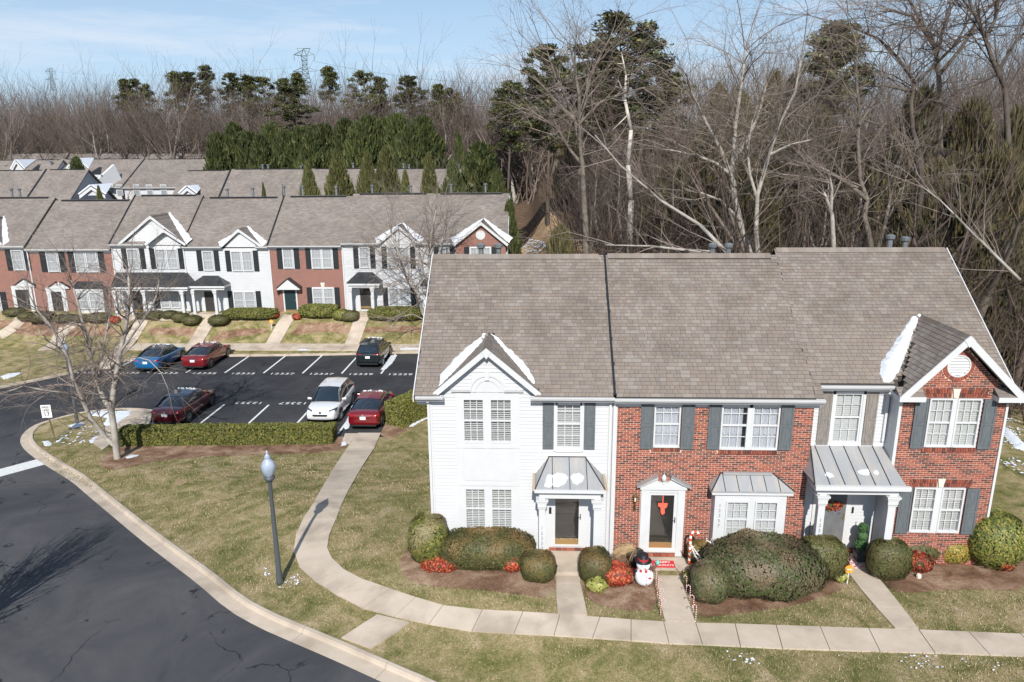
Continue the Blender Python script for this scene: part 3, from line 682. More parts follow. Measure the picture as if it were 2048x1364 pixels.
def storm_door(parent, x0, x1, z0, z1, Y, dm='door', style='storm'):
    m = MB(); t = .07
    if style == 'storm':
        m.box(x0, x0+t, Y-.06, Y, z0, z1); m.box(x1-t*1.5, x1, Y-.06, Y, z0, z1); m.box(x0+t, x1-t*1.5, Y-.06, Y, z1-t, z1); m.box(x0+t, x1-t*1.5, Y-.06, Y, z0, z0+.07)
        fr = m.build('door', MT['white'], parent)
    else:
        m.box(x0, x1, Y-.03, Y, z0, z1); fr = m.build('door', MT[dm], parent)
    a, b = (x0+t, x1-t*1.5) if style == 'storm' else (x0+.02, x1-.02)
    q = MB(); yy = Y+.02 if style == 'storm' else Y-.055
    q.box(a, b, yy, yy+.02, z0+.05, z1-.03)
    for (u, v) in ((.12, .44), (.56, .88)):
        for (c, d) in ((.16, .4), (.5, .78), (.83, .93)):
            xa = a+(b-a)*u; xb = a+(b-a)*v; za = z0+(z1-z0)*c; zb = z0+(z1-z0)*d; q.box(xa, xb, yy-.006, yy, za, zb)
            q.box(xa-.006, xb+.006, yy-.008, yy-.001, zb, zb+.008)
    q.build('door_leaf', MT[dm], fr)
    k = MB(); k.box(a, b, (Y-.045 if style == 'storm' else Y-.075), (Y-.035 if style == 'storm' else Y-.062), z0+.07, z0+.26); k.build('kick_plate', MT['brass'], fr)
    if style == 'storm': k = MB(); k.box(a, b, Y-.03, Y-.026, z0+.26, z1-t); k.build('glass', MT['glass'], fr)
    k = MB(); k.box(x1-.07, x1-.045, Y-.1, Y-.06, z0+.98, z0+1.16); k.tube((x1-.06, Y-.09, z0+1.05), (x1-.17, Y-.09, z0+1.05), .01, .01, 5); k.build('handle', MT['black'] if style == 'storm' else MT['brass'], fr)
    return fr
def lantern(parent, x, Y, z):
    b = MB(); b.lathe(x, Y-.14, [(.0, z+.3), (.02, z+.29), (.06, z+.22), (.075, z+.2), (.07, z+.19)], 8); b.lathe(x, Y-.14, [(.05, z), (.03, z-.04), (.012, z-.08), (.02, z-.1), (0, z-.12)], 8)
    for i in range(6):
        t = i*math.pi/3; b.tube((x+.05*math.cos(t), Y-.14+.05*math.sin(t), z), (x+.07*math.cos(t), Y-.14+.07*math.sin(t), z+.2), .006, .006, 4)
    b.tube((x, Y-.01, z-.3), (x, Y-.1, z-.28), .012, .012, 6); b.tube((x, Y-.1, z-.28), (x, Y-.14, z-.1), .014, .012, 6); b.box(x-.04, x+.04, Y-.025, Y, z-.38, z-.2)
    o = b.build('wall_lantern', MT['bronze'], parent); q = MB(); q.tube((x, Y-.14, z+.01), (x, Y-.14, z+.13), .03, .03, 8); q.build('candle_tube', MT['cream'], o)
MT['bronze'] = mat('aged_bronze', (.16, .12, .06), .45, metal=.6); MT['cream'] = mat('cream_glass', (.8, .72, .5), .3)
def housenum(parent, s, x, Y, ztop, size=.15, pitch=.17):
    o = None
    for i, ch in enumerate(s): o = text(ch, size, (x, Y-.012, ztop-i*pitch), RZ(math.pi/2, 3, 'X'), MT['numgrey'], parent, 'house_number', depth=.006)
MT['numgrey'] = mat('number_grey', (.4, .41, .43), .4, metal=.4)
def gable(parent, xl, xr, xa, Y, zf, za, ydeep, zrow, slope, mfill, oh=.28, trim=.16, seed=1, tex=None):
    """cross gable: rakes from feet (xl,zf),(xr,zf) to apex (xa,za) at y=Y-oh; ridge runs back to the main roof"""
    yo = Y-oh
    for s, xf in ((0, xl), (1, xr)):
        A = Vector((xa, yo, za)); Fo = Vector((xf, yo, zf)); B = Vector((xa, ydeep, za)); K = Vector((xf, yo+.02, zf))
        nrm = (A-Fo).cross(B-Fo); nrm.normalize()
        if nrm.z < 0: nrm = -nrm
        b = MB(); T = nrm*.05
        pts = [Fo, A, B]
        n = len(b.v); b.v += [tuple(p+T) for p in pts]+[tuple(p-T) for p in pts]; b.f += [(0, 1, 2), (5, 4, 3), (0, 3, 4, 1), (1, 4, 5, 2), (2, 5, 3, 0)]; b.m += [0]*5; b.c += [(1, 1, 1)]*5
        b.build('gable_roof', MT['felt'] if tex is None else MT[tex], parent)
        if tex is None:
            ux = (B-A).normalized(); up = (A-Fo).normalized(); nn = ux.cross(up)
            if nn.z < 0: nn = -nn
            W_ = (B-A).length; Hh = (A-Fo).length
            shingles(parent, -.0, W_, 0, 0, 0, 0, seed=seed+s, inside=lambda u, v: u < W_*v/Hh, nparts=60, flip=(Fo+nn*.05, ux, up, nn, Hh), w=.17)
        # rake board and soffit
        d = (A-Fo).normalized(); side = Vector((d.z, 0, -d.x)); 
        if side.z > 0: side = -side
        b = MB(); q0 = Fo-Vector((0, .03, 0)); q1 = A-Vector((0, .03, 0)); up_ = -side*.06
        b.prism([q0+up_, q1+up_, q1+side*trim, q0+side*trim], (0, .035, 0)); b.build('rake_board', MT['white'], parent)
        b = MB(); b.prism([Fo+side*.06+Vector((0, .01, 0)), A+side*.06+Vector((0, .01, 0)), A+side*.09+Vector((0, .01, 0)), Fo+side*.09+Vector((0, .01, 0))], (0, oh-.01, 0)); b.build('rake_soffit', MT['white'], parent)
    b = MB(); n = max(3, int((ydeep-yo)/.25)); w = .14; sl = (za-zf)/abs(xa-xl)
    for i in range(n):
        a = yo+(ydeep-yo-.05)*i/n; c = yo+(ydeep-yo-.05)*(i+1)/n; k = tuple(q*.6 for q in SH[i % 8])
        b.face([(xa-w, a, za-w*sl+.085), (xa, a, za+.1), (xa, c, za+.1), (xa-w, c, za-w*sl+.085)], 0, k); b.face([(xa, a, za+.1), (xa+w, a, za-w*sl+.085), (xa+w, c, za-w*sl+.085), (xa, c, za+.1)], 0, k)
        b.face([(xa-w, a, za-w*sl+.02), (xa-w, a, za-w*sl+.085), (xa-w, c, za-w*sl+.085), (xa-w, c, za-w*sl+.02)], 0, (.02, .02, .02)); b.face([(xa+w, a, za-w*sl+.02), (xa+w, c, za-w*sl+.02), (xa+w, c, za-w*sl+.085), (xa+w, a, za-w*sl+.085)], 0, (.02, .02, .02))
    b.build('ridge_cap', MT['shingle'], parent, col=True)
    b = MB(); b.prism([(xa, yo-.045, za+.085), (xa-.15, yo-.045, za-.05), (xa, yo-.045, za-.26), (xa+.15, yo-.045, za-.05)], (0, .05, 0)); b.build('apex_board', MT['white'], parent)
def snowsheet(poly, mapf, h, step, name, label, edge=.12, seed=0, lump=.5, parent=None, cat='snow'):
    """poly in plane coordinates; mapf(u,v,height)->world"""
    rng = random.Random(seed); n = len(poly); P = []
    for i in range(n):
        a = Vector(poly[i]); b = Vector(poly[(i+1) % n]); k = max(1, int((b-a).length/step)); nn = Vector(((b-a).y, -(b-a).x)).normalized()
        for q in range(k): P.append(a+(b-a)*(q/k)+nn*rng.uniform(-.25, .25)*step)
    nb = len(P); pts = list(P); xs = [p.x for p in P]; ys = [p.y for p in P]
    yy = min(ys)
    while yy < max(ys):
        xx = min(xs)
        while xx < max(xs):
            q = (xx+rng.uniform(-.2, .2)*step, yy+rng.uniform(-.2, .2)*step)
            if inpoly(q[0], q[1], P): pts.append(Vector(q))
            xx += step
        yy += step
    r = delaunay_2d_cdt(pts, [(i, (i+1) % nb) for i in range(nb)], [], 1, 1e-4); E_ = np.array([[p.x, p.y] for p in P]+[[P[0].x, P[0].y]])
    def dist(x, y):
        a = E_[:-1]; b = E_[1:]; d = b-a; t = np.clip(((x-a[:, 0])*d[:, 0]+(y-a[:, 1])*d[:, 1])/np.maximum(1e-9, (d**2).sum(1)), 0, 1)
        return float(np.sqrt(((a+d*t[:, None]-[x, y])**2).sum(1)).min())
    V = []
    for v in r[0]:
        dd = dist(v.x, v.y); k = ss(0, edge, dd); V.append(tuple(mapf(v.x, v.y, h*k*(1+lump*noise.noise((v.x*5, v.y*5, seed)))-.01*(1-k))))
    me = bpy.data.meshes.new(name); me.from_pydata(V, [], r[2]); me.materials.append(MT['snow'])
    me.polygons.foreach_set('use_smooth', [True]*len(me.polygons)); me.update()
    if sum(p.normal.z for p in me.polygons) < 0:
        for p in me.polygons: p.flip()
    o = bpy.data.objects.new(name, me); COL.objects.link(o); par(o, parent)
    if label: tag(o, label, cat, kind='stuff')
    return o
# ------------------------------------------------------------------ the three near townhouses
SLP = .754
RY0, RZ0 = 20.27, 5.0            # eave line of the main roof plane (top surface)
def roofmap(u, v, h): c = 1/math.sqrt(1+SLP**2); return (u, v-SLP*c*h, RZ0+(v-RY0)*SLP+c*h+.012)
def rp(px, py):                  # photo pixel -> (x, y) on the near roof plane
    r = ray(px, py); t = (RZ0-SLP*RY0-CH)/(r.z-SLP*r.y); p = CO+r*t; return (p.x, p.y)
YR = 25.02; YB = 29.8
# ---- unit 1: white siding
Y1 = 20.6
H1 = empty('townhouse', (-.6, Y1, -.4), 'white siding end unit with a small cross gable and grey metal porch roof', 'house', 'near row of townhouses')
X0, X1 = -3.43, 2.13
up = [(-2.40, -1.72), (-1.57, -.87)]
Wn = [(a, b, 3.36, 4.82) for a, b in up] + [(a, b, .38, 1.84) for a, b in up] + [(.46, 1.25, 3.2, 4.82)]
trim1 = (-2.6, -.66, -.3, 5.2); doorhole = (.24, 1.5, -.28, 1.93)
wall_holes(X0, X1, -.9, 5.0, Y1, Wn+[(.36, 1.36, -.18, 1.84)], MT['white'], 'wall', H1)
b = MB(); b.box(X0, X0+.15, Y1+.15, YB-.3, -2.6, 4.95); b.box(X1-.0, X1+.1, Y1+.02, YB-.3, -1, 4.95); b.box(X0+.15, X1, YB-.45, YB-.3, -2.6, 4.95); b.build('wall', MT['siding'], H1)
siding(H1, X0+.09, X1-.07, -.38, 4.72, Y1, [(*trim1,)]+[(.40, 1.31, 3.12, 4.9), (.2, 1.55, -.4, 1.98)])
GL, GR, GA, GZ = -3.16, -.08, -1.62, 6.35
gx = lambda z: (GA-(GZ-z-.12)*(GA-GL)/(GZ-5.05), GA+(GZ-z-.12)*(GR-GA)/(GZ-5.05))
b = MB(); b.prism([(GL+.12, Y1, 4.9), (GR-.12, Y1, 4.9), (GA, Y1, GZ-.1)], (0, .12, 0)); b.build('gable_wall', MT['white'], H1)
siding(H1, GL, GR, 5.2, GZ-.1, Y1, [(-2.1, -1.1, 5.0, 5.66)], xlim=lambda z: gx(z))
siding(H1, -3.0, -.25, 4.74, 5.2, Y1, [(-2.6, -.66, 4, 5.2)], name='siding_board')
# tall white window surround, arch and panels
b = MB(); 
for a, c in ((-2.6, -2.40), (-1.72, -1.57), (-.87, -.66)): b.box(a, c, Y1-.03, Y1, -.3, 5.0)
for a, c in up:
    for z0, z1 in ((4.82, 5.0), (1.84, 3.36), (-.3, .38)): b.box(a, c, Y1-.02, Y1, z0, z1)
b.box(-2.6, -.66, Y1-.045, Y1-.03, 3.2, 3.3); b.box(-2.6, -.66, Y1-.045, Y1-.03, 1.93, 2.03); b.build('window_surround', MT['white'], H1)
b = MB(); b.box(-2.38, -.89, Y1-.04, Y1-.03, 2.1, 3.1); b.build('panel', MT['white'], H1)
b = MB(); 
for i in range(16):
    t0 = math.pi*i/16; t1 = math.pi*(i+1)/16
    for (ra, rb, yy) in ((.36, .42, .05), (.5, .56, .06), (.0, .5, .03)):
        P = [(-1.62+r*math.cos(t), Y1-yy, 5.03+r*math.sin(t)) for r, t in ((ra, t0), (rb, t0), (rb, t1), (ra, t1))]
        b.prism(P, (0, yy, 0))
b.box(-1.68, -1.56, Y1-.1, Y1, 5.42, 5.66); b.build('arch_trim', MT['white'], H1)
for a, c in ((-2.72, -2.14), (-1.1, -.52)):
    b = MB(); b.prism([(a, Y1, 5.0), (a, Y1-.1, 5.05), (a, Y1-.12, 5.12), (a, Y1, 5.12)], (c-a, 0, 0)); b.build('cornice', MT['white'], H1)
for a, c in up:
    window(H1, a, c, 3.36, 4.82, Y1, rec=.04); window(H1, a, c, .38, 1.84, Y1, rec=.04, open_=.55)
window(H1, .46, 1.25, 3.2, 4.82, Y1, rec=.03, open_=.5)
b = MB()
for a, c, z0, z1 in ((.38, .46, 3.12, 4.86), (1.25, 1.33, 3.12, 4.86), (.46, 1.25, 4.82, 4.88), (.46, 1.25, 3.1, 3.2)): b.box(a, c, Y1-.05, Y1+.02, z0, z1)
b.build('window_trim', MT['white'], H1)
shutter(H1, .06, .4, 3.2, 4.8, Y1, MT['shutg']); shutter(H1, 1.32, 1.66, 3.2, 4.8, Y1, MT['shutg'])
# corner boards
b = MB(); b.box(X0-.03, X0+.1, Y1-.04, Y1+.1, -.6, 4.8); b.build('corner_board', MT['white'], H1); b = MB(); b.box(X1-.08, X1+.02, Y1-.035, Y1, -.5, 4.8); b.build('corner_board', MT['white'], H1)
downspout(H1, X0+.0, Y1-.04, -.5, 4.75); downspout(H1, X1-.02, Y1-.04, -.45, 4.78, .07)
# eaves
for a, c in ((X0-.34, -2.93), (-.3, 2.2)): gutter(H1, a, c, Y1, 4.98)
roofbody(H1, -3.8, GL+.12, RY0, RZ0-.02, SLP, YR, YB); roofbody(H1, GR-.12, 2.19, RY0, RZ0-.02, SLP, YR, YB); roofbody(H1, GL+.12, GR-.12, Y1+.12, RZ0-.02+(Y1+.12-RY0)*SLP, SLP, YR, YB)
shingles(H1, -3.81, 2.19, RY0, RZ0, SLP, YR, seed=11, inside=lambda u, v: not (GL-.1 < u < GR+.1 and v*.8 < (1-abs(u-GA)/1.6)*1.95))
ridgecap(H1, -3.8, 2.0, YR, RZ0+(YR-RY0)*SLP)
b = MB(); b.prism([(-3.82, RY0-.03, RZ0+.02), (-3.82, YR, RZ0+(YR-RY0)*SLP+.02), (-3.82, YB, RZ0+(YR-RY0)*SLP-(YB-YR)*SLP), (-3.82, YB, RZ0+(YR-RY0)*SLP-(YB-YR)*SLP-.2), (-3.82, YR, RZ0+(YR-RY0)*SLP-.22), (-3.82, RY0-.03, RZ0-.18)], (-.03, 0, 0)); b.build('rake_board', MT['white'], H1)
b = MB(); b.prism([(X0+.14, Y1, 4.9), (X0+.14, YR, RZ0+(YR-RY0)*SLP-.15), (X0+.14, YB-.3, 4.9)], (-.14, 0, 0)); b.build('gable_wall', MT['siding'], H1)
gable(H1, GL-.06, GR+.06, GA, Y1, 5.03, GZ+.05, 22.1, 0, 0, 'white', oh=.26, trim=.1)
b = MB(); b.box(2.17, 2.26, RY0, RY0+.05, RZ0-.1, RZ0+.1); 
c_ = SLP; b.prism([(2.17, RY0, RZ0+.06), (2.17, YR, RZ0+(YR-RY0)*SLP+.06), (2.17, YR, RZ0+(YR-RY0)*SLP-.1), (2.17, RY0, RZ0-.1)], (.07, 0, 0)); b.build('party_wall_flashing', MT['flash'], H1)
# porch
YE, ZE, ZT = 19.5, 2.36, 2.93
hiproof(H1, .26, 1.38, -.16, 1.92, Y1-.01, ZT, YE, ZE, 'metal', ribs=3)
b = MB(); b.box(-.14, 1.9, YE+.02, YE+.06, ZE-.14, ZE-.01); b.box(-.14, -.1, YE+.06, Y1, ZE-.14, ZE-.01); b.box(1.86, 1.9, YE+.06, Y1, ZE-.14, ZE-.01)
b.box(-.04, 1.8, YE+.12, YE+.3, ZE-.36, ZE-.16); b.box(-.04, .12, YE+.3, Y1, ZE-.36, ZE-.16); b.box(1.64, 1.8, YE+.3, Y1, ZE-.36, ZE-.16); b.box(-.1, 1.86, YE+.06, Y1-.03, ZE-.16, ZE-.14); b.build('porch_beam', MT['white'], H1)
for a in (-.24, 1.92):
    b = MB(); b.box(a, a+.08, YE+.02, Y1-.05, ZE-.08, ZE+.02); b.build('side_gutter', MT['tan'], H1)
b = MB(); b.box(-.18, 1.94, YE-.06, YE, ZE-.1, ZE-.01); b.build('gutter', MT['white'], H1)
column(H1, .05, YE+.24, -.32, ZE-.36, .19); column(H1, 1.71, YE+.24, -.32, ZE-.36, .19)
b = MB(); b.box(.2, .4, Y1-.04, Y1, -.25, 1.95); b.box(1.32, 1.55, Y1-.04, Y1, -.25, 1.95); b.box(.4, 1.32, Y1-.04, Y1, 1.84, 1.95); b.build('door_casing', MT['white'], H1)
storm_door(H1, .40, 1.32, -.16, 1.84, Y1+.02)
b = MB(); b.box(.27, .35, Y1-.06, Y1-.04, 1.0, 1.22); b.build('keypad_lock', MT['black'], H1)
soldier(H1, .28, 1.5, -.26, -.17, Y1-.09, w=.19)
housenum(H1, '12353', .05, YE+.14, 1.0)
p1 = empty('porch_slab', (.9, 20, -.4), 'concrete porch slab before the white siding unit', kind='structure')
b = MB(); b.box(-.06, 1.82, 19.3, Y1, -.9, -.27); b.build('slab', MT['concrete'], p1)
q = [g2(1112, 1142), g2(1160, 1142)]
b = MB(); b.hexa([(q[0][0], q[0][1], -.8), (q[1][0], q[1][1], -.8), (1.55, 19.29, -.8), (.6, 19.29, -.8), (q[0][0], q[0][1], g(*q[0])+.135), (q[1][0], q[1][1], g(*q[1])+.135), (1.55, 19.29, -.29), (.6, 19.29, -.29)]); b.build('slab', MT['concrete'], p1)
# ---- unit 2: brick
H2 = empty('townhouse', (5.2, Y1, -.4), 'brick middle unit with a broken pediment door and metal roofed bay window', 'house', 'near row of townhouses')
XA, XB = 2.33, 8.2
HO = [(3.42, 4.26, 3.27, 4.8), (5.44, 7.2, 3.22, 4.8), (3.36, 4.28, -.28, 1.78)]
wall_holes(XA-.08, XB, -.9, 5.0, Y1, HO+[(5.5, 7.4, -.3, 1.95)], MT['mortar'], 'wall', H2)
SURR = [(3.12, 4.52, -.6, 2.06), (5.32, 7.52, -.6, 2.06)]
Y1b = Y1-.002
bricks(H2, XA, XB, -.62, 4.72, Y1, HO+SURR+[(3.36, 4.32, 3.14, 3.27), (5.4, 7.24, 3.1, 3.23)], seed=4)
soldier(H2, 3.4, 4.28, 3.14, 3.26, Y1-.02); soldier(H2, 5.44, 7.22, 3.09, 3.21, Y1-.02)
b = MB(); b.box(XA-.14, XA-.0, Y1-.05, Y1+.1, -.6, 4.8); b.build('corner_board', MT['white'], H2); downspout(H2, XA-.1, Y1-.06, -.55, 4.8, .07)
window(H2, 3.44, 4.24, 3.28, 4.79, Y1, rec=.02, fill='curtain', valance=True)
window(H2, 5.46, 6.28, 3.23, 4.79, Y1, rec=.02, fill='gapcurtain', valance=True); window(H2, 6.38, 7.2, 3.23, 4.79, Y1, rec=.02, fill='curtain', valance=True)
b = MB(); b.box(6.27, 6.39, Y1-.03, Y1+.05, 3.22, 4.8); b.build('mullion', MT['white'], H2)
for a in (3.04, 4.27, 5.07, 7.22): shutter(H2, a, a+.38, 3.24, 4.78, Y1-.012, MT['shutg'])
gutter(H2, 2.2, 8.36, Y1, 4.95)
roofbody(H2, 2.24, 8.1, RY0, RZ0-.02, SLP, YR, YB)
shingles(H2, 2.24, 8.1, RY0, RZ0, SLP, YR, seed=12); shingles(H2, 8.1, 8.34, RY0, RZ0, SLP, RY0+.5, seed=14, nparts=0)
ridgecap(H2, 2.3, 7.9, YR, RZ0+(YR-RY0)*SLP+.02)
# door surround with broken pediment
b = MB(); b.box(3.14, 3.38, Y1-.1, Y1, -.42, 1.9); b.box(4.28, 4.5, Y1-.1, Y1, -.42, 1.9); b.box(3.38, 4.28, Y1-.08, Y1, 1.78, 1.9); b.box(3.1, 4.54, Y1-.13, Y1, 1.9, 2.02)
for s in (-1, 1):
    cx = 3.82; pts = [(cx+s*.76, Y1, 2.02), (cx+s*.0, Y1, 2.02), (cx, Y1, 2.12), (cx+s*.14, Y1, 2.14), (cx+s*.2, Y1, 2.2), (cx+s*.22, Y1, 2.34)]
    b.prism(pts if s < 0 else pts[::-1], (0, -.1, 0))
    b.prism([(cx+s*.8, Y1, 2.02), (cx+s*.2, Y1, 2.36), (cx+s*.2, Y1, 2.3), (cx+s*.76, Y1, 2.0)], (0, -.2, 0))
b.lathe(3.82, Y1-.1, [(.05, 2.1), (.03, 2.16), (.075, 2.24), (.08, 2.3), (.05, 2.38), (.02, 2.4), (0, 2.46)], 10)
b.build('door_surround', MT['white'], H2)
b = MB()
for s in (-1, 1): b.prism([(3.82+s*.84, Y1, 2.04), (3.82+s*.2, Y1, 2.40), (3.82+s*.2, Y1, 2.37), (3.82+s*.84, Y1, 2.0)], (0, -.24, 0))
b.build('pediment_cap', MT['metal'], H2)
storm_door(H2, 3.38, 4.28, -.22, 1.76, Y1-.0)
b = MB(); b.box(3.38, 4.28, Y1-.09, Y1, -.29, -.22); b.build('door_sill', MT['white'], H2)
soldier(H2, 3.38, 4.28, -.42, -.3, Y1-.1, w=.19)
MT['red'] = mat('red_fabric', (.5, .03, .04), .7); MT['coral'] = mat('coral_felt', (.75, .13, .08), .8)
b = MB(); b.box(3.81, 3.84, Y1-.075, Y1-.06, 1.42, 1.68); b.prism([(3.68, Y1-.08, 1.42), (3.98, Y1-.08, 1.42), (3.95, Y1-.08, 1.28), (3.89, Y1-.08, 1.25), (3.9, Y1-.08, 1.08), (3.82, Y1-.08, 1.02), (3.77, Y1-.08, 1.1), (3.76, Y1-.08, 1.28), (3.68, Y1-.08, 1.32)], (0, .02, 0)); o = b.build('door_decoration', MT['coral']); tag(o, 'coral red mitten shaped decoration hanging on the glass storm door', 'decoration')
lantern(H2, 2.95, Y1, 1.5)
# bay window
hiproof(H2, 5.56, 7.16, 5.2, 7.68, Y1-.01, 2.44, 20.08, 2.08, 'metal', ribs=5, name='bay_roof')
b = MB(); b.box(5.62, 7.1, Y1-.1, Y1-.012, 2.42, 2.5); b.build('roof_flashing', MT['metal'], H2)
b = MB(); b.box(5.22, 7.66, 20.1, Y1, 1.94, 2.06); b.build('bay_cornice', MT['white'], H2)
BW = [(5.68, 6.38, .45, 1.72), (6.56, 7.26, .45, 1.72)]
wall_holes(5.34, 7.5, -.42, 1.94, 20.18, BW, MT['white'], 'bay_wall', H2, back=.1)
b = MB(); b.box(5.34, 5.44, 20.28, Y1, -.42, 1.94); b.box(7.4, 7.5, 20.28, Y1, -.42, 1.94); b.build('bay_wall', MT['white'], H2)
for a, c, z0, z1 in BW: window(H2, a, c, z0, z1, 20.18, rec=.02, open_=.3)
housenum(H2, '12357', 5.5, 20.18, 1.55)
p2 = empty('porch_slab', (3.8, 20.2, -.5), 'concrete porch slab with a step before the brick unit', kind='structure')
q = [g2(1314, 1152), g2(1362, 1152)]
b = MB(); b.box(3.02, 4.62, 19.75, Y1-.1, -1, -.44); b.build('slab', MT['concrete'], p2)
b = MB(); b.box(3.3, 4.5, q[0][1]+.02, 19.74, -1, -.58); b.build('slab', MT['concrete'], p2)
mat_ = empty('doormat', (3.82, 20.1, -.44), 'red doormat with white holiday lettering before the glass storm door', 'doormat')
b = MB(); b.box(3.5, 4.2, 19.88, 20.26, -.44, -.42); b.build('mat_field', MT['red'], mat_)
MT['pwhite'] = mat('print_white', (.8, .78, .76), .8)
text('HAPPY', .15, (3.85, 20.15, -.419), Matrix.Identity(3), MT['pwhite'], mat_, 'lettering'); text('HOLIDAYS', .13, (3.85, 19.99, -.419), Matrix.Identity(3), MT['pwhite'], mat_, 'lettering')
# ---- unit 3: white recess and brick gabled bay
YW, YG = 21.0, 20.4
H3 = empty('townhouse', (11, YG, -.4), 'right end unit with brick gabled bay, round vent and white recessed entry', 'house', 'near row of townhouses')
wall_holes(8.2, 10.6, -.9, 5.3, YW, [(8.95, 9.78, 3.3, 5.0), (8.72, 9.68, -.3, 1.8)], MT['white'], 'wall', H3)
siding(H3, 8.22, 10.55, -.3, 5.0, YW, [(8.87, 9.86, 3.2, 5.1), (8.6, 9.8, -.4, 1.9), (8.2, 10.6, 3.2, 3.34)])
b = MB(); b.box(8.22, 10.6, YW-.04, YW, 3.22, 3.34); b.box(8.2, 8.3, YW-.05, YW, -.3, 5.0); b.build('trim_board', MT['white'], H3)
b = MB()
for a, c, z0, z1 in ((8.87, 8.95, 3.22, 5.06), (9.78, 9.86, 3.22, 5.06), (8.95, 9.78, 5.0, 5.08), (8.95, 9.78, 3.22, 3.3)): b.box(a, c, YW-.05, YW+.02, z0, z1)
b.build('window_trim', MT['white'], H3)
window(H3, 8.95, 9.78, 3.3, 5.0, YW, rec=.03, open_=.05)
shutter(H3, 8.5, 8.85, 3.26, 4.98, YW, MT['shutb']); shutter(H3, 9.88, 10.23, 3.26, 4.98, YW, MT['shutb'])
gutter(H3, 8.34, 10.5, YW-.02, 5.26, oh=.38)
# bay side wall
z = -.35
wall_holes(10.6, 10.62, -.5, 4.9, YG+.02, [], MT['white'], 'bay_side', H3, back=.6)
while z < 4.9:
    b = MB(); b.prism([(10.6, YG+.12, z), (10.576, YG+.12, z), (10.596, YG+.12, z+.121), (10.6, YG+.12, z+.121)], (0, YW-YG-.14, 0)); b.build('siding_board', MT['siding'], H3); z += .115
b = MB(); b.box(10.57, 10.66, YG-.03, YG+.12, -.5, 4.9); b.build('corner_board', MT['white'], H3)
XC, XD = 10.66, 13.66
HB = [(11.42, 12.96, 3.45, 5.0), (11.35, 12.9, .62, 2.14)]
wall_holes(XC-.06, XD, -.9, 5.15, YG, HB, MT['mortar'], 'wall', H3)
arch = [(11.25, 13.06, 5.02, 5.27), (11.25, 13.0, 2.16, 2.41)]
bricks(H3, XC, XD, -.62, 5.13, YG, HB+arch+[(11.4, 12.98, 3.32, 3.46)], seed=9)
soldier(H3, 11.4, 12.98, 3.32, 3.44, YG-.02)
GA3, GZ3, GL3, GR3 = 12.13, 6.86, 10.48, 13.9
gx3 = lambda z: (GA3-(GZ3-z-.2)*(GA3-GL3)/(GZ3-5.1)+.0, GA3+(GZ3-z-.2)*(GR3-GA3)/(GZ3-5.1))
b = MB(); b.prism([(GL3+.3, YG, 5.15), (GR3-.3, YG, 5.15), (GA3, YG, GZ3-.15)], (0, .12, 0)); b.build('gable_wall', MT['mortar'], H3)
vc = (12.12, 5.98)
bricks(H3, XC, XD, 5.14, GZ3-.2, YG, arch, seed=21, xlim=gx3, circ=(vc[0], vc[1], .47), nparts=0)
for zz, z1 in ((5.02, 5.27), (2.16, 2.41)):
    xx = (11.25, 13.06) if zz > 4 else (11.25, 13.0); mid = sum(xx)/2
    soldier(H3, xx[0], xx[1], zz, (zz+z1)/2-.005, YG-.0, slant=.06, key=(mid-.08, mid+.08), w=.06); soldier(H3, xx[0], xx[1], (zz+z1)/2+.005, z1, YG-.0, slant=.06, key=(mid-.09, mid+.09), w=.06, seed=8)
    b = MB(); b.prism([(mid-.06, YG, zz), (mid+.06, YG, zz), (mid+.11, YG, z1+.02), (mid-.11, YG, z1+.02)], (0, -.05, 0)); b.build('keystone', MT['cream2'] if 'cream2' in MT else MT.setdefault('cream2', mat('cream_stone', (.66, .6, .52), .8)), H3)
rng = random.Random(2)
for i in range(30):
    t = 2*math.pi*(i+.5)/30; ca, sa = math.cos(t), math.sin(t); c = brickcol(rng); b = MB(); w = .038
    P = [(vc[0]+ca*r-sa*s*w*(r/.4), YG-.02, vc[1]+sa*r+ca*s*w*(r/.4)) for r, s in ((.345, -1), (.345, 1), (.45, 1), (.45, -1))]
    b.prism(P, (0, .03, 0), 0, c); b.build('brick', MT['brick'], H3, col=True)
b = MB(); n = 24; b.prism([(vc[0]+.33*math.cos(2*math.pi*i/n), YG-.0, vc[1]+.33*math.sin(2*math.pi*i/n)) for i in range(n)], (0, .05, 0)); rv = b.build('round_vent', MT['white'], H3)
b = MB()
for i in range(7):
    zz = vc[1]-.28+i*.085; w = math.sqrt(max(0, .31**2-(zz+.03-vc[1])**2)); b.prism([(vc[0]-w, YG-.02, zz), (vc[0]-w, YG-.004, zz), (vc[0]-w, YG-.004, zz+.07)], (2*w, 0, 0))
for i in range(24):
    t0, t1 = 2*math.pi*i/24, 2*math.pi*(i+1)/24; b.prism([(vc[0]+r*math.cos(t), YG-.03, vc[1]+r*math.sin(t)) for r, t in ((.3, t0), (.34, t0), (.34, t1), (.3, t1))], (0, .03, 0))
b.build('louvre', MT['white'], rv)
for (a, c), zz, op in (((11.44, 12.14), 3.46, .02), ((12.24, 12.94), 3.46, .02)): window(H3, a, c, zz, 4.99, YG, rec=.02, open_=op)
for a, c in ((11.37, 12.05), (12.2, 12.88)): window(H3, a, c, .63, 2.13, YG, rec=.02, open_=.45)
b = MB(); b.box(12.13, 12.25, YG-.02, YG+.05, 3.45, 5.0); b.box(12.04, 12.21, YG-.02, YG+.05, .62, 2.14); b.build('mullion', MT['white'], H3)
for a in (11.02, 12.98): shutter(H3, a, a+.38, 3.42, 4.98, YG-.012, MT['shutg'])
for a in (10.93, 12.92): shutter(H3, a, a+.38, .6, 2.12, YG-.012, MT['shutg'])
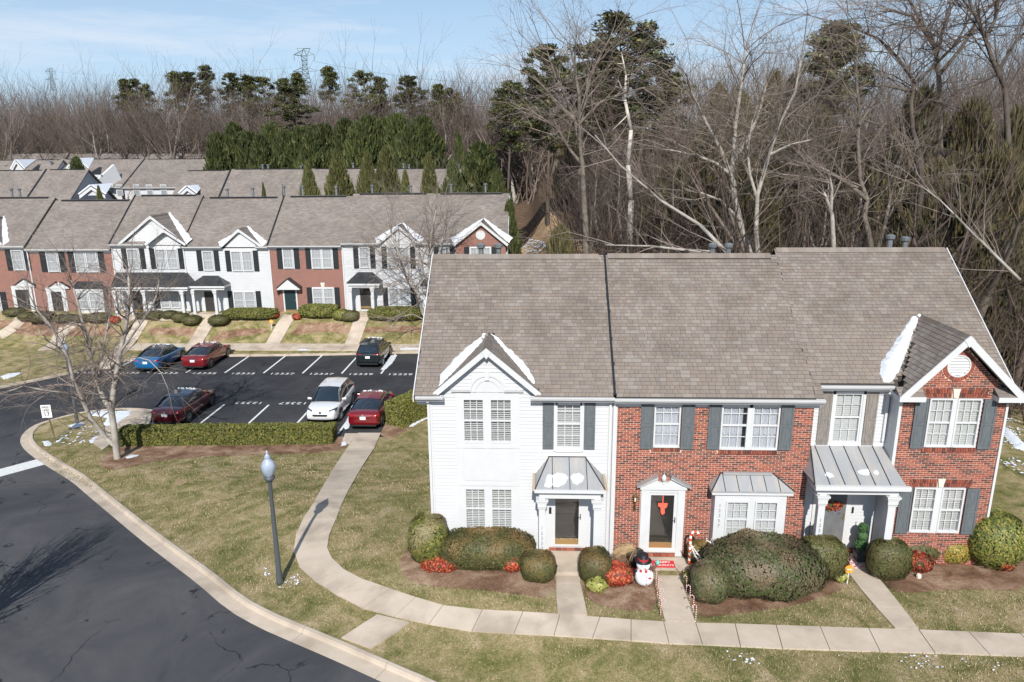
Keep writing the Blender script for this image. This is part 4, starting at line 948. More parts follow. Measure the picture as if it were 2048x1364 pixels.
roofbody(H3, 8.1, GL3+.15, 20.7, RZ0+.43*SLP-.02, SLP, 25.26, 30.0); roofbody(H3, GL3+.15, 13.95, 20.9, RZ0+.63*SLP-.02, SLP, 25.26, 30.0); 
shingles(H3, 8.1, 13.96, 20.7, RZ0+.43*SLP, SLP, 25.26, seed=13, inside=lambda u, v: not (10.3 < u < 14 and v*.8 < (1-abs(u-GA3)/1.85)*2.4-.3))
b = MB(); b.box(13.55, 13.95, RY0, 20.72, RZ0-.12, RZ0+.33); b.build('roof_return', MT['felt'], H3)
ridgecap(H3, 8.15, 13.9, 25.26, RZ0+.43*SLP+(25.26-20.7)*SLP)
ZR3 = RZ0+.43*SLP+(25.26-20.7)*SLP
b = MB(); b.prism([(13.96, 20.3, RZ0+.05), (13.96, 25.26, ZR3+.04), (13.96, 30, ZR3-4.74*SLP), (13.96, 30, ZR3-4.74*SLP-.2), (13.96, 25.26, ZR3-.2), (13.96, 20.3, RZ0-.15)], (.03, 0, 0)); b.build('rake_board', MT['white'], H3)
b = MB(); b.box(13.5, 13.65, YG+.1, 29.7, -2.6, 4.95); b.box(8.2, 13.5, 29.55, 29.7, -2.6, 5); b.prism([(13.5, YG, 4.9), (13.5, 25.26, ZR3-.15), (13.5, 29.7, 4.95)], (.15, 0, 0)); b.build('wall', MT['siding'], H3)
b = MB(); b.prism([(8.1, 21, 5.1), (8.1, 25.26, ZR3-.05), (8.1, 29.6, 4.9)], (.05, 0, 0)); b.build('step_flashing', MT['shutg'], H3)
gable(H3, GL3-.0, GR3+.05, GA3, YG, 5.1, GZ3+.02, 22.95, 0, 0, 'brick', oh=.3, trim=.13)
for s, (a, c) in enumerate(((10.4, 11.15), (13.2, 13.98))):
    b = MB(); b.box(a, c, YG-.34, YG, 4.98, 5.13); b.build('eave_return', MT['white'], H3)
    b = MB(); P = [(a, YG-.32, 5.135), (c, YG-.32, 5.135), (c, YG-.01, 5.34), (a, YG-.01, 5.34)]; b.face(P); b.face([P[1], (c, YG-.01, 5.135), P[2]]); b.face([P[0], P[3], (a, YG-.01, 5.135)]); b.build('return_roof', MT['fshingle'], H3)
# downspout at the inner corner
b = MB(); b.tube((10.42, YW-.32, 5.12), (10.5, YG-.1, 5.0), .04, .04, 6); b.box(10.46, 10.53, YW-.1, YW-.02, 3.4, 5.0); b.build('downspout', MT['white'], H3)
b = MB(); b.box(XD-.02, XD+.05, YG-.04, YG+.1, -.4, 4.9); b.build('corner_board', MT['white'], H3)
# porch roof: shed running from the white wall out over the entry
b = MB(); PT = [(8.06, 19.6, 2.56), (10.68, 19.6, 2.56), (10.5, YW-.01, 3.23), (8.36, YW-.01, 3.23)]
b.face(PT); b.face([(8.06, 19.6, 2.5), (10.68, 19.6, 2.5), PT[1], PT[0]]); b.face([PT[0], PT[3], (8.06, YW-.4, 2.56)]); b.face([PT[0], (8.06, YW-.01, 2.56), (10.66, YW-.01, 2.56), PT[1]]); b.face([PT[1], (10.66, YW-.01, 2.56), PT[2]]); pr = b.build('porch_roof', MT['metal'], H3)
b = MB()
for i in range(1, 6):
    t = i/6.0; xe = 8.06+2.62*t; xt = xe-.02 if xe > 8.4 else 8.36; b.tube((xt, YW-.02, 3.24), (xe, 19.6, 2.57), .014, .014, 4)
b.tube(PT[0], PT[3], .018, .018, 4); b.build('standing_seam', MT['flash'], pr)
b = MB(); b.box(8.06, 10.8, 19.5, 19.6, 2.42, 2.55); b.build('gutter', MT['white'], H3)
b = MB(); b.box(8.1, 10.6, 19.6, 19.66, 2.38, 2.5); b.box(8.2, 10.58, 19.72, 19.9, 2.2, 2.38); b.box(8.22, 8.38, 19.9, YW, 2.2, 2.38); b.box(8.15, 10.58, 19.66, YW-.03, 2.38, 2.4); b.build('porch_beam', MT['white'], H3)
column(H3, 8.38, 19.82, -.45, 2.2, .2); column(H3, 10.42, 19.82, -.45, 2.2, .22)
b = MB(); b.tube((10.75, 19.55, 2.45), (10.7, 19.75, 2.3), .04, .04, 6); b.tube((10.7, 19.75, 2.3), (10.66, 20.33, 2.2), .04, .04, 6); b.build('downspout', MT['white'], H3)
storm_door(H3, 8.74, 9.66, -.24, 1.78, YW-.0, dm='doorgrey', style='plain') if 'doorgrey' in MT else (MT.update(doorgrey=mat('grey_door', (.12, .128, .135), .7, c2=(.16, .165, .17), scale=3)), storm_door(H3, 8.74, 9.66, -.24, 1.78, YW, dm='doorgrey', style='plain'))
b = MB(); b.box(8.62, 8.74, YW-.04, YW, -.28, 1.9); b.box(9.66, 9.8, YW-.04, YW, -.28, 1.9); b.box(8.74, 9.66, YW-.04, YW, 1.78, 1.9); b.build('door_casing', MT['white'], H3)
b = MB(); b.box(9.85, 9.9, YW-.06, YW-.03, .95, 1.15); b.build('doorbell', MT['black'], H3)
soldier(H3, 8.4, 10.5, -.42, -.3, YW-.06, w=.19)
housenum(H3, '12359', 8.38, 19.72, 1.35)
p3 = empty('porch_slab', (9.4, 20.2, -.5), 'concrete porch slab of the right gabled unit', kind='structure')
b = MB(); b.box(8.2, 10.58, 19.6, YW-.05, -1, -.44); b.build('slab', MT['concrete'], p3)
q = [g2(1694, 1122), g2(1730, 1122)]
b = MB(); b.hexa([(q[0][0], q[0][1], -1), (q[1][0], q[1][1], -1), (9.75, 19.59, -1), (8.85, 19.59, -1), (q[0][0], q[0][1], g(*q[0])+.135), (q[1][0], q[1][1], g(*q[1])+.135), (9.75, 19.59, -.46), (8.85, 19.59, -.46)]); b.build('slab', MT['concrete'], p3)
# vents on the near ridge
def vent(px, Y, ptop, base_z, parent, rad=.09, m='galv'):
    t = aty(px, ptop, Y); b = MB(); b.tube((t.x, Y, base_z), (t.x, Y, t.z-.1), rad, rad, 10); b.lathe(t.x, Y, [(rad*1.0, t.z-.16), (rad*1.7, t.z-.13), (rad*1.8, t.z-.02), (rad*.8, t.z+.02), (0, t.z+.03)], 12)
    return b.build('vent_pipe', MT[m], parent)
for px, pt in ((1426, 487), (1458, 487)): vent(px, 26.3, pt, 7.4, H2)
for px, pt in ((1782, 470), (1812, 474)): vent(px, 26.5, pt, 7.4, H3)
for px, pt in ((962, 488), (997, 488)): vent(px, 26.3, pt, 7.4, H1)
# snow lying on the roofs
def snowpoly(pxs, label, h=.12, edge=.16, seed=1): return snowsheet([rp(*p) for p in pxs], roofmap, h, .1, 'snow_patch', label, edge, seed, .4)
snowpoly([(876, 776), (880, 750), (892, 736), (920, 706), (948, 683), (966, 667), (974, 667), (964, 688), (938, 722), (906, 756), (884, 776)], 'snow strip lying in the left valley of the white unit gable', h=.17)
snowpoly([(980, 667), (992, 671), (1012, 692), (1036, 712), (1054, 732), (1066, 750), (1070, 770), (1062, 770), (1038, 738), (1004, 702), (984, 678)], 'snow strip lying in the right valley of the white unit gable', h=.17)
snowpoly([(1768, 766), (1759, 748), (1760, 730), (1775, 705), (1800, 668), (1822, 636), (1838, 627), (1868, 640), (1845, 634), (1834, 645), (1822, 680), (1806, 730), (1790, 760), (1778, 768)], 'thick snow strip in the left valley of the brick gable', h=.22, seed=3)
def pm(A, B, D):      # plane from three points, returns mapping
    pass
def porchmap(y0, z0, s): c = 1/math.sqrt(1+s*s); return lambda u, v, h: (u, v-s*c*h, z0+(v-y0)*s+c*h+.01)
def pp(px, py, y0, z0, s): r = ray(px, py); t = (z0-s*y0-CH)/(r.z-s*r.y); p = CO+r*t; return (p.x, p.y)
def psnow(pxs, y0, z0, s, label, h=.05): snowsheet([pp(*p, y0, z0, s) for p in pxs], porchmap(y0, z0, s), h, .05, 'snow_patch', label, .06, 5, .3)
s1 = (ZT-ZE)/(Y1-YE)
psnow([(1088, 972), (1092, 955), (1098, 947), (1104, 950), (1106, 970), (1098, 976)], YE, ZE, s1, 'leftmost of three snow patches on the white unit porch roof')
psnow([(1106, 973), (1103, 950), (1115, 945), (1130, 948), (1137, 956), (1130, 968), (1115, 974)], YE, ZE, s1, 'middle snow patch on the white unit porch roof')
psnow([(1140, 955), (1145, 947), (1160, 946), (1169, 953), (1165, 963), (1155, 969), (1146, 966)], YE, ZE, s1, 'right snow patch on the white unit porch roof')
s3 = (3.23-2.56)/(YW-19.6)
psnow([(1649, 948), (1652, 943), (1663, 946), (1668, 954), (1660, 956), (1652, 953)], 19.6, 2.56, s3, 'small snow patch at the left of the right unit porch roof', .03)
psnow([(1714, 943), (1722, 938), (1738, 938), (1742, 945), (1736, 951), (1722, 949)], 19.6, 2.56, s3, 'larger snow patch in the middle of the right unit porch roof', .03)
psnow([(1746, 944), (1752, 939), (1759, 943), (1756, 950), (1749, 950)], 19.6, 2.56, s3, 'round snow blob at the right of the right unit porch roof', .03)
# ------------------------------------------------------------------ far row of townhouses (front faces at y=58)
YF = 58.0
def fx(px, Y=None): 
    return aty(px, 520, Y or YF).x
def fz(py, Y=None, px=500): return aty(px, py, Y or YF).z
def FW_(parent, pxa, pxb, pya, pyb, Y=YF, cols=3, shut=None, fill='blind', twin=False, sm='shutk', dark=False):
    cx = (pxa+pxb)/2; za = aty(cx, pyb, Y).z; zb = aty(cx, pya, Y).z; xa = aty(pxa, (pya+pyb)/2, Y).x; xb = aty(pxb, (pya+pyb)/2, Y).x
    b = MB(); b.box(xa-.07, xb+.07, Y-.04, Y-.001, za-.07, zb+.07); b.build('window_casing', MT['white'], parent)
    if twin:
        m = (xa+xb)/2; parts = [(xa, m-.04), (m+.04, xb)]
    else: parts = [(xa, xb)]
    for a, c in parts: window(parent, a, c, za, zb, Y-.12, rec=.06, cols=cols, fill=fill, detail=False, frame=.06)
    if shut:
        w = shut
        for a in (xa-.09-w, xb+.09): shutter(parent, a, a+w, za-.03, zb+.05, Y-.0, MT[sm])
    return xa, xb, za, zb
def far_unit(px0, px1, peave, kind, label, brick, seed, gp=None):
    x0, x1 = fx(px0), fx(px1); ze = aty((px0+px1)/2, peave, YF-.33).z
    H = empty('townhouse', ((x0+x1)/2, YF, -.7), label, 'house', 'far row of townhouses')
    wm = MT['fbrick'] if brick else MT['white']
    b = MB(); b.box(x0, x1, YF, YF+.2, -1.6, ze-.15); b.build('wall', wm, H)
    b = MB(); b.box(x0+.02, x0+.2, YF+.2, YF+9.2, -1.6, ze-.1); b.box(x1-.2, x1-.02, YF+.2, YF+9.2, -1.6, ze-.1); b.box(x0+.2, x1-.2, YF+9, YF+9.2, -1.6, ze-.1); b.build('wall', MT['siding'], H)
    if not brick: siding(H, x0+.1, x1-.1, -.8, ze-.3, YF, [], e=.23)
    if gp:
        ga, gb = fx(gp[0])+.3, fx(gp[1])-.3; ga = max(ga, x0)
        if ga > x0+.1: gutter(H, x0, ga, YF, ze); roofbody(H, x0, ga, YF-.33, ze, SLP, YF+4.6, YF+9.5, m='fshingle')
        if gb < x1-.1: gutter(H, gb, x1, YF, ze); roofbody(H, gb, x1, YF-.33, ze, SLP, YF+4.6, YF+9.5, m='fshingle')
        else: gb = x1
        o, zr = roofbody(H, ga, gb, YF+.1, ze+.43*SLP, SLP, YF+4.6, YF+9.5, m='fshingle')
    else:
        gutter(H, x0-.0, x1+.0, YF, ze)
        o, zr = roofbody(H, x0, x1, YF-.33, ze, SLP, YF+4.6, YF+9.5, m='fshingle')
    b = MB(); b.box(x0+.6, x1-.6, YF+4.45, YF+4.75, zr-.02, zr+.06); b.build('ridge_cap', MT['fshingle'], H)
    b = MB(); b.box(x0+.6, x1-.6, YF+4.43, YF+4.45, zr-.06, zr+.05); b.build('ridge_edge', MT['flash'], H)
    b = MB(); b.prism([(x0-.06, YF-.33, ze+.07), (x0-.06, YF+4.6, zr+.07), (x0-.06, YF+4.6, zr-.15), (x0-.06, YF-.33, ze-.1)], (.12, 0, 0)); 
    if seed in (3, 5): b.build('party_wall_flashing', MT['flash'], H)
    b = MB(); b.box(x0-.05, x0+.05, YF-.08, YF-.0, -.8, ze-.2); b.build('downspout', MT['white'], H)
    return H, x0, x1, ze, zr
def far_gable(H, pl, pr, pa, pfoot, papex, fillm, seed, oh=.25, snow=True, Y=YF):
    xl, xr, xa = aty(pl, pfoot, Y-oh).x, aty(pr, pfoot, Y-oh).x, aty(pa, papex, Y-oh).x; zf = aty((pl+pr)/2, pfoot, Y-oh).z; za = aty(pa, papex, Y-oh).z
    ze0 = H['ze']; yd = YF-.33+(za-ze0)/SLP
    b = MB(); b.prism([(xl+.2, Y-.03, zf-.1), (xr-.2, Y-.03, zf-.1), (xa, Y-.03, za-.15)], (0, .1, 0)); b.build('gable_wall', MT[fillm], H)
    gable(H, xl, xr, xa, Y, zf, za, yd, 0, 0, fillm, oh=oh, trim=.13, tex='fshingle')
    if snow:
        for s, xf in ((0, xl), (1, xr)):
            if snow == 'r' and s == 0 or snow == 'l' and s == 1: continue
            sg = 1 if s else -1
            P = [(xf+sg*.05, YF-.3), (xf+sg*.35, YF+.15), (xa+(xf-xa)*.35+sg*.35, YF-.33+(yd-YF+.33)*.7), (xa+sg*.08, yd+.15), (xa-sg*.05, yd-.02), (xa+(xf-xa)*.55, YF-.33+(yd-YF+.33)*.42)]
            mp = lambda u, v, h: (u, v-SLP*.798*h, ze0+(v-YF+.33)*SLP+.798*h+.02)
            snowsheet(P, mp, .16, .2, 'snow_patch', 'snow in the %s valley of the gable on the %s' % ('left', H['label'][:60]) if not s else 'snow in the right valley of the gable on the '+H['label'][:60], .2, seed, .3)
    return xl, xr, xa, zf, za
def far_porch(H, rt0, rt1, e0, e1, pyr, pye, cols, m='darkmetal', ribs=4, ydep=1.3):
    xt0, xt1 = fx(rt0), fx(rt1); zt = fz(pyr, YF, (rt0+rt1)/2); ye = YF-ydep; xe0, xe1 = aty(e0, pye, ye).x, aty(e1, pye, ye).x; ze = aty((e0+e1)/2, pye, ye).z
    hiproof(H, xt0, xt1, xe0, xe1, YF-.02, zt, ye, ze, m, ribs=ribs)
    b = MB(); b.box(xe0, xe1, ye+.02, ye+.1, ze-.22, ze-.02); b.box(xe0+.1, xe1-.1, ye+.15, ye+.32, ze-.4, ze-.24); b.box(xe0, xe0+.08, ye+.1, YF, ze-.22, ze-.02); b.box(xe1-.08, xe1, ye+.1, YF, ze-.22, ze-.02); b.box(xe0+.09, xe1-.09, ye+.12, YF-.05, ze-.24, ze-.22); b.build('porch_beam', MT['white'], H)
    for c in cols: column(H, aty(c, 600, ye+.25).x, ye+.25, -.75, ze-.38, .22)
    b = MB(); b.box(xe0+.1, xe1-.1, ye+.1, YF, -1.4, -.62); b.build('porch_floor', MT['concrete'], H)
    return ze
def far_door(H, pa, pb, pya, pyb, m='door', Y=YF, casing=.16):
    xa, xb = aty(pa, (pya+pyb)/2, Y).x, aty(pb, (pya+pyb)/2, Y).x; za = aty((pa+pb)/2, pyb, Y).z; zb = aty((pa+pb)/2, pya, Y).z
    b = MB(); b.box(xa-casing, xa, Y-.08, Y, za-.1, zb+casing); b.box(xb, xb+casing, Y-.08, Y, za-.1, zb+casing); b.box(xa, xb, Y-.08, Y, zb, zb+casing); b.build('door_casing', MT['white'], H)
    storm_door(H, xa, xb, za, zb, Y-.02, dm=m, style='plain'); return xa, xb, za, zb
def pediment(H, xa, xb, z0, h, Y=YF, d=.15, broken=False, hood=False):
    cx = (xa+xb)/2; b = MB(); b.box(xa, xb, Y-d, Y, z0, z0+.14)
    if broken:
        for s in (-1, 1):
            e = xb if s > 0 else xa; pts = [(e, Y, z0+.14), (cx, Y, z0+.14), (cx, Y, z0+.25), (cx+s*.17, Y, z0+.25), (cx+s*.2, Y, z0+h*.8)]
            b.prism(pts if s < 0 else pts[::-1], (0, -d, 0))
        b.lathe(cx, Y-d*.6, [(.07, z0+.2), (.09, z0+.4), (.0, z0+.62)], 6)
    else: b.prism([(xa+.06, Y, z0+.14), (xb-.06, Y, z0+.14), (cx, Y, z0+h)], (0, -d, 0))
    b.build('pediment', MT['white'], H); k = MB()
    for s in (-1, 1):
        e = xb+.05 if s > 0 else xa-.05; q = cx+s*.2 if broken else cx; zq = z0+h*.8+.05 if broken else z0+h+.04
        k.prism([(e, Y, z0+.1), (q, Y, zq), (q, Y, zq+.07), (e, Y, z0+.18)], (0, -d-.08, 0))
    k.build('pediment_cap', MT['darkmetal'], H)
MT['doorgreen'] = mat('green_black_door', (.02, .04, .045), .35)
# far left unit, cut by the frame
H, x0, x1, ze, zr = far_unit(-110, 58, 493, 'b', 'far left brick unit cut by the frame, plain pediment over its black door', True, 1); H['ze'] = ze
FW_(H, 26, 48, 500, 540, shut=.45); pediment(H, fx(23.5), fx(63)-.05, fz(573, YF, 43)-.0, .62)
far_door(H, 35, 61, 579, 622, casing=.3); FW_(H, -45, 2, 585, 630, twin=True, shut=.5); FW_(H, -90, -45, 500, 540, twin=True, shut=.45)
far_gable(H, -100, 4, -45, 489, 440, 'fbrick', 31, snow='r')
H, x0, x1, ze, zr = far_unit(58, 227, 499, 'b', 'far brick unit with broken pediment and dark roofed bay window behind the bare tree', True, 2); H['ze'] = ze
FW_(H, 95.5, 117.5, 504, 543, shut=.5); FW_(H, 152, 196, 504, 544, twin=True, shut=.5, fill='curtain')
pediment(H, fx(91), fx(131), fz(577, YF, 111), .62, broken=True); far_door(H, 106, 127, 583, 627, casing=.4)
xt = [aty(p, 565, YF).x for p in (155, 198)]; ye = YF-.7; xe = [aty(p, 577, ye).x for p in (145, 206)]; zz = aty(175, 577, ye).z
hiproof(H, xt[0], xt[1], xe[0], xe[1], YF-.02, fz(563, YF, 175), ye, zz, 'darkmetal', 3, 'bay_roof')
b = MB(); b.box(xe[0]+.05, xe[1]-.05, ye+.02, YF, zz-.2, zz-.01); b.box(xe[0]+.15, xe[1]-.15, ye+.15, YF, -1, zz-.2); b.build('bay_wall', MT['white'], H)
FW_(H, 157, 203, 584, 618, Y=ye+.15, twin=True)
H, x0, x1, ze, zr = far_unit(227, 370, 489, 'w', 'far white unit with two stacked gables and long black porch roof', False, 3, (289, 371)); H['ze'] = ze
FW_(H, 257, 279, 498, 537, shut=.42); FW_(H, 313, 356, 498, 537, twin=True, shut=.42)
far_gable(H, 236, 372, 300, 489, 433, 'white', 33, snow='r'); far_gable(H, 289, 371, 326, 489, 460, 'white', 34, snow=False, oh=.5, Y=YF-.05)
far_porch(H, 229, 372, 222, 374, 545, 573, (231, 262, 290, 366), ribs=12, ydep=1.7)
far_door(H, 266, 286, 580, 625); FW_(H, 322, 360, 580, 616, twin=True, shut=.42)
H, x0, x1, ze, zr = far_unit(370, 540, 494, 'w', 'middle far white unit with a small gable and hipped black porch', False, 4, (441, 523)); H['ze'] = ze
FW_(H, 407, 427, 502, 541, shut=.42); FW_(H, 464, 505.5, 502, 542, twin=True, shut=.42)
far_gable(H, 441, 523, 476.3, 492.5, 459.5, 'white', 35)
far_porch(H, 404, 433, 377, 448, 551.4, 571, (388, 432), ribs=4); far_door(H, 411, 430, 582, 628); FW_(H, 469, 511, 583, 618, twin=True, shut=.42)
H, x0, x1, ze, zr = far_unit(540, 686, 492, 'b', 'far brick unit with a full white pediment hood over its green black door', True, 5); H['ze'] = ze
FW_(H, 567, 586.5, 496.5, 536.5, shut=.42, fill='curtain'); FW_(H, 624, 664.5, 497, 536.5, twin=True, shut=.42)
pediment(H, fx(554), fx(599), fz(577, YF, 577), .85, d=.6); far_door(H, 570.5, 593, 578, 625, m='doorgreen', casing=.12); xa, xb, za, zb = FW_(H, 627, 668, 576, 614, twin=True, shut=.42)
b = MB(); b.prism([((xa+xb)/2-.12, YF, zb+.08), ((xa+xb)/2+.12, YF, zb+.08), ((xa+xb)/2+.18, YF, zb+.45), ((xa+xb)/2-.18, YF, zb+.45)], (0, -.06, 0)); b.build('keystone', MT['cream2'], H)
b = MB(); q = aty(557, 580, YF); b.lathe(q.x, YF-.15, [(0, q.z), (.09, q.z-.05), (.07, q.z-.3), (0, q.z-.4)], 6); b.build('wall_lantern', MT['black'], H)
H, x0, x1, ze, zr = far_unit(686, 855, 487, 'w', 'rightmost fully visible far white unit behind the bare tree', False, 6, (755, 838)); H['ze'] = ze
FW_(H, 719.5, 738.5, 494, 536, shut=.42); FW_(H, 776, 818.5, 494, 536.5, twin=True, shut=.42)
far_gable(H, 755, 838, 796, 487.5, 452.5, 'white', 36)
far_porch(H, 714.7, 744, 693, 758.8, 544.5, 566, (702, 746), ribs=4); far_door(H, 721, 742, 577, 618); FW_(H, 778.5, 820, 576, 612, twin=True, shut=.42)
H, x0, x1, ze, zr = far_unit(855, 1015, 487, 'w', 'far right end unit with brick gable and round vent seen over the near roof', False, 7); H['ze'] = ze
x3, x4 = fx(914), fx(1012); b = MB(); b.box(x3, x4, YF-.5, YF-.001, -1, ze-.2); b.build('brick_bay', MT['fbrick'], H)
far_gable(H, 907, 1016, 961.6, 490, 445.5, 'fbrick', 37, Y=YF-.5, oh=.3)
FW_(H, 941, 981, 495, 534, Y=YF-.5, twin=True, shut=.42); FW_(H, 880, 898, 495, 534, shut=.4)
v = aty(961, 470, YF-.55); b = MB(); b.prism([(v.x+.38*math.cos(i*math.pi/10), v.y, v.z+.38*math.sin(i*math.pi/10)) for i in range(20)], (0, .03, 0)); b.build('round_vent', MT['white'], H)
far_porch(H, 850, 900, 840, 905, 555, 571, (850, 900), ribs=4)
b = MB(); b.box(x1-.02, x1+.02, YF-.3, YF+9.3, -1.6, ze-.05); b.prism([(x1, YF-.2, ze-.2), (x1, YF+4.6, zr-.2), (x1, YF+9.3, ze-.2)], (.05, 0, 0)); b.build('gable_wall', MT['siding'], H)
for px, pt in ((505, 375), (567, 372), (605, 372), (672, 373), (744, 370), (821, 370), (902, 368), (971, 367)): vent(px, YF+6.2, pt, 6.5, H, rad=.1)
for px, pt in ((22, 377), (38, 377), (454, 377)): vent(px, YF+6.2, pt, 6.5, H, rad=.1)
# ------------------------------------------------------------------ roofs behind
def backrow(label, x0, x1, yf, zr, n, brk=None, face=False, slope=.754, eave=None, group='townhouse roofs behind the far row', depth=5.0, rot=0, flash=()):
    ze = zr-depth*slope; base = min(g(x0, yf), g(x1, yf))-.5
    H = empty('townhouse', ((x0+x1)/2, yf, base), label, 'house', group)
    b = MB(); b.box(x0+.2, x1-.2, yf+.3, yf+2*depth-.3, base, ze-.1); b.build('wall', MT['siding'], H)
    b = MB(); b.prism([(x0+.2, yf+.3, ze-.15), (x0+.2, yf+depth, zr-.2), (x0+.2, yf+2*depth-.3, ze-.15)], (.1, 0, 0)); b.build('gable_wall', MT['siding'], H)
    b = MB(); b.prism([(x1-.2, yf+.3, ze-.15), (x1-.2, yf+depth, zr-.2), (x1-.2, yf+2*depth-.3, ze-.15)], (-.1, 0, 0)); b.build('gable_wall', MT['siding'], H)
    roofbody(H, x0, x1, yf, ze, slope, yf+depth, yf+2*depth, m='fshingle')
    b = MB(); b.box(x0+.5, x1-.5, yf+depth-.12, yf+depth+.12, zr-.02, zr+.05); b.build('ridge_cap', MT['flash'], H)
    gutter(H, x0, x1, yf+.3, ze, oh=.4)
    for f in flash:
        b = MB(); b.prism([(f-.1, yf, ze+.08), (f-.1, yf+depth, zr+.08), (f-.1, yf+depth, zr-.1), (f-.1, yf, ze-.1)], (.2, 0, 0)); b.build('party_wall_flashing', MT['flash'], H)
    return H, ze
def ridge_at(px0, px1, py, Y): a = aty(px0, py, Y); c = aty(px1, py, Y); return a.x, c.x, (a.z+c.z)/2
# second row: left pair turned away, right pair
x0, x1, z = ridge_at(-60, 92, 341, 84); H, ze = backrow('grey roofed house of the second row at the far left edge', x0, x1, 79, z, 1)
for px, pt in ((3, 344), (8, 344)): vent(px, 88, pt, z-2, H, rad=.12)
x0, x1, z = ridge_at(92.5, 178, 339, 84); H, ze = backrow('grey roofed house of the second row left of the white walled gap', x0, x1, 79, z, 1, flash=(ridge_at(93, 94, 340, 84)[0],)); HB1 = H
x0, x1, z = ridge_at(368, 460, 341, 84); H, ze = backrow('grey roofed house of the second row right of the white walled gap', x0, x1, 79, z, 1)
x0, x1, z = ridge_at(462, 620, 338, 84); H, ze = backrow('grey roofed house of the second row behind the conifers, left one', x0, x1, 79, z, 1, flash=(x0,))
for px, pt in ((525, 329), (536, 329), (602, 331), (610, 331)): vent(px, 88, pt, z-2, H, rad=.12)
x0, x1, z = ridge_at(622, 780, 337, 84); H, ze = backrow('grey roofed house of the second row behind the conifers, middle one', x0, x1, 79, z, 1)
for px, pt in ((706, 326),): vent(px, 88, pt, z-2, H, rad=.12)
x0, x1, z = ridge_at(782, 935, 337, 84); H, ze = backrow('grey roofed house of the second row behind the conifers, right one', x0, x1, 79, z, 1)
for px, pt in ((807, 327), (818, 329), (917, 329)): vent(px, 88, pt, z-2, H, rad=.12)
# third row with white walls showing
x0, x1, z = ridge_at(128, 288, 318, 107); H3a, ze3 = backrow('third row house with white upper wall and windows behind the small bare tree', x0, x1, 100, z, 1, depth=7, slope=.55)
x0, x1, z = ridge_at(289, 420, 318, 107); H3b, ze3b = backrow('third row house with two upper windows right of the black flashing', x0, x1, 100, z, 1, depth=7, slope=.55, flash=(x0,))
for H, a in ((H3a, 222), (H3a, 240), (H3a, 274), (H3b, 300), (H3b, 328)):
    p = aty(a, 380, 100.3); b = MB(); b.box(p.x-.45, p.x+.45, 100.2, 100.3, p.z-.75, p.z+.75); w = b.build('window', MT['white'], H)
    b = MB(); b.box(p.x-.37, p.x+.37, 100.17, 100.2, p.z-.66, p.z-.04); b.box(p.x-.37, p.x+.37, 100.17, 100.2, p.z+.04, p.z+.66); b.build('pane', MT['greyglass'] if 'greyglass' in MT else MT.setdefault('greyglass', mat('grey_pane', (.25, .28, .3), .15, spec=.6)), w)
x0, x1, z = ridge_at(-40, 127, 320, 105); H, ze = backrow('third row grey roofed house at the far left', x0, x1, 100, z, 1)
for px, pt in ((12, 330), (101, 322)): vent(px, 104, pt, z-2, H, rad=.14)
# fourth row along the wood
for i, (a, c, l) in enumerate(((20, 138, 'leftmost'), (140, 255, 'second'), (257, 368, 'third'), (370, 480, 'rightmost'))):
    x0, x1, z = ridge_at(a, c, 306.5, 128); H, ze = backrow('low grey roofed house at the wood edge, %s of four' % l, x0, x1, 123, z, 1, flash=(x0,) if i else ())
    for q in (a+15, a+30, a+75): vent(q, 131, 300, z-1, H, rad=.14)
# white trimmed gables peeping over the ridges
def peep(px, py, w, h, Y, label, m='white'):
    p = aty(px, py, Y); q = aty(px, py+h, Y); hw = (aty(px+w/2, py, Y).x-p.x)
    H = empty('dormer_gable', (p.x, Y, q.z), label, 'gable')
    b = MB(); b.prism([(p.x-hw+.2, Y+.2, q.z), (p.x+hw-.2, Y+.2, q.z), (p.x, Y+.2, p.z-.2)], (0, .2, 0)); b.build('gable_wall', MT['siding'], H)
    for s in (-1, 1):
        A = Vector((p.x, Y, p.z)); Fo = Vector((p.x+s*hw, Y, q.z)); Bk = Vector((p.x, Y+4, p.z)); b = MB(); b.face([Fo, A, Bk]); b.face([Bk, A, Fo]); b.build('gable_roof', MT['fshingle'], H)
        b = MB(); b.prism([Fo, A, A-Vector((0, 0, .35)), Fo-Vector((0, 0, .35))], (0, -.06, 0)); b.build('rake_board', MT['white'], H)
        T = Vector((s*.05, 0, .1)); b = MB(); b.prism([Fo+T, A+T, Bk+T], (s*.1, 0, .12)); o = b.build('roof_snow', MT['snow'], H)
    return H
peep(182, 373, 52, 18, 79.6, 'snow edged small gable above the far brick unit ridge'); peep(374, 375, 34, 14, 79.6, 'snow edged small gable above the far long porch unit')
peep(152, 319, 42, 20, 99.5, 'small snow edged gable behind the short conifer'); peep(32, 322, 26, 18, 99.5, 'small snow edged gable at the far left')
# side gable of the third row, seen end on
p = aty(213, 329, 101); q = aty(190, 355, 99); H = empty('dormer_gable', (q.x, 99, q.z-1), 'white gable end seen edge on left of the white walled gap', 'gable')
b = MB(); b.prism([(q.x-.3, 97.5, q.z-1.2), (q.x+1.2, 101.5, p.z), (q.x+2.2, 102.5, q.z-2.4)], (.3, 0, 0)); b.build('gable_wall', MT['white'], H)
b = MB(); b.box(q.x-1.0, q.x+2.0, 97.2, 97.6, q.z+.1, q.z+.4); b.build('eave_board', MT['white'], H); b = MB(); b.box(q.x+.5, q.x+.8, 97.3, 97.6, q.z-2.4, q.z+.1); b.build('corner_board', MT['white'], H)
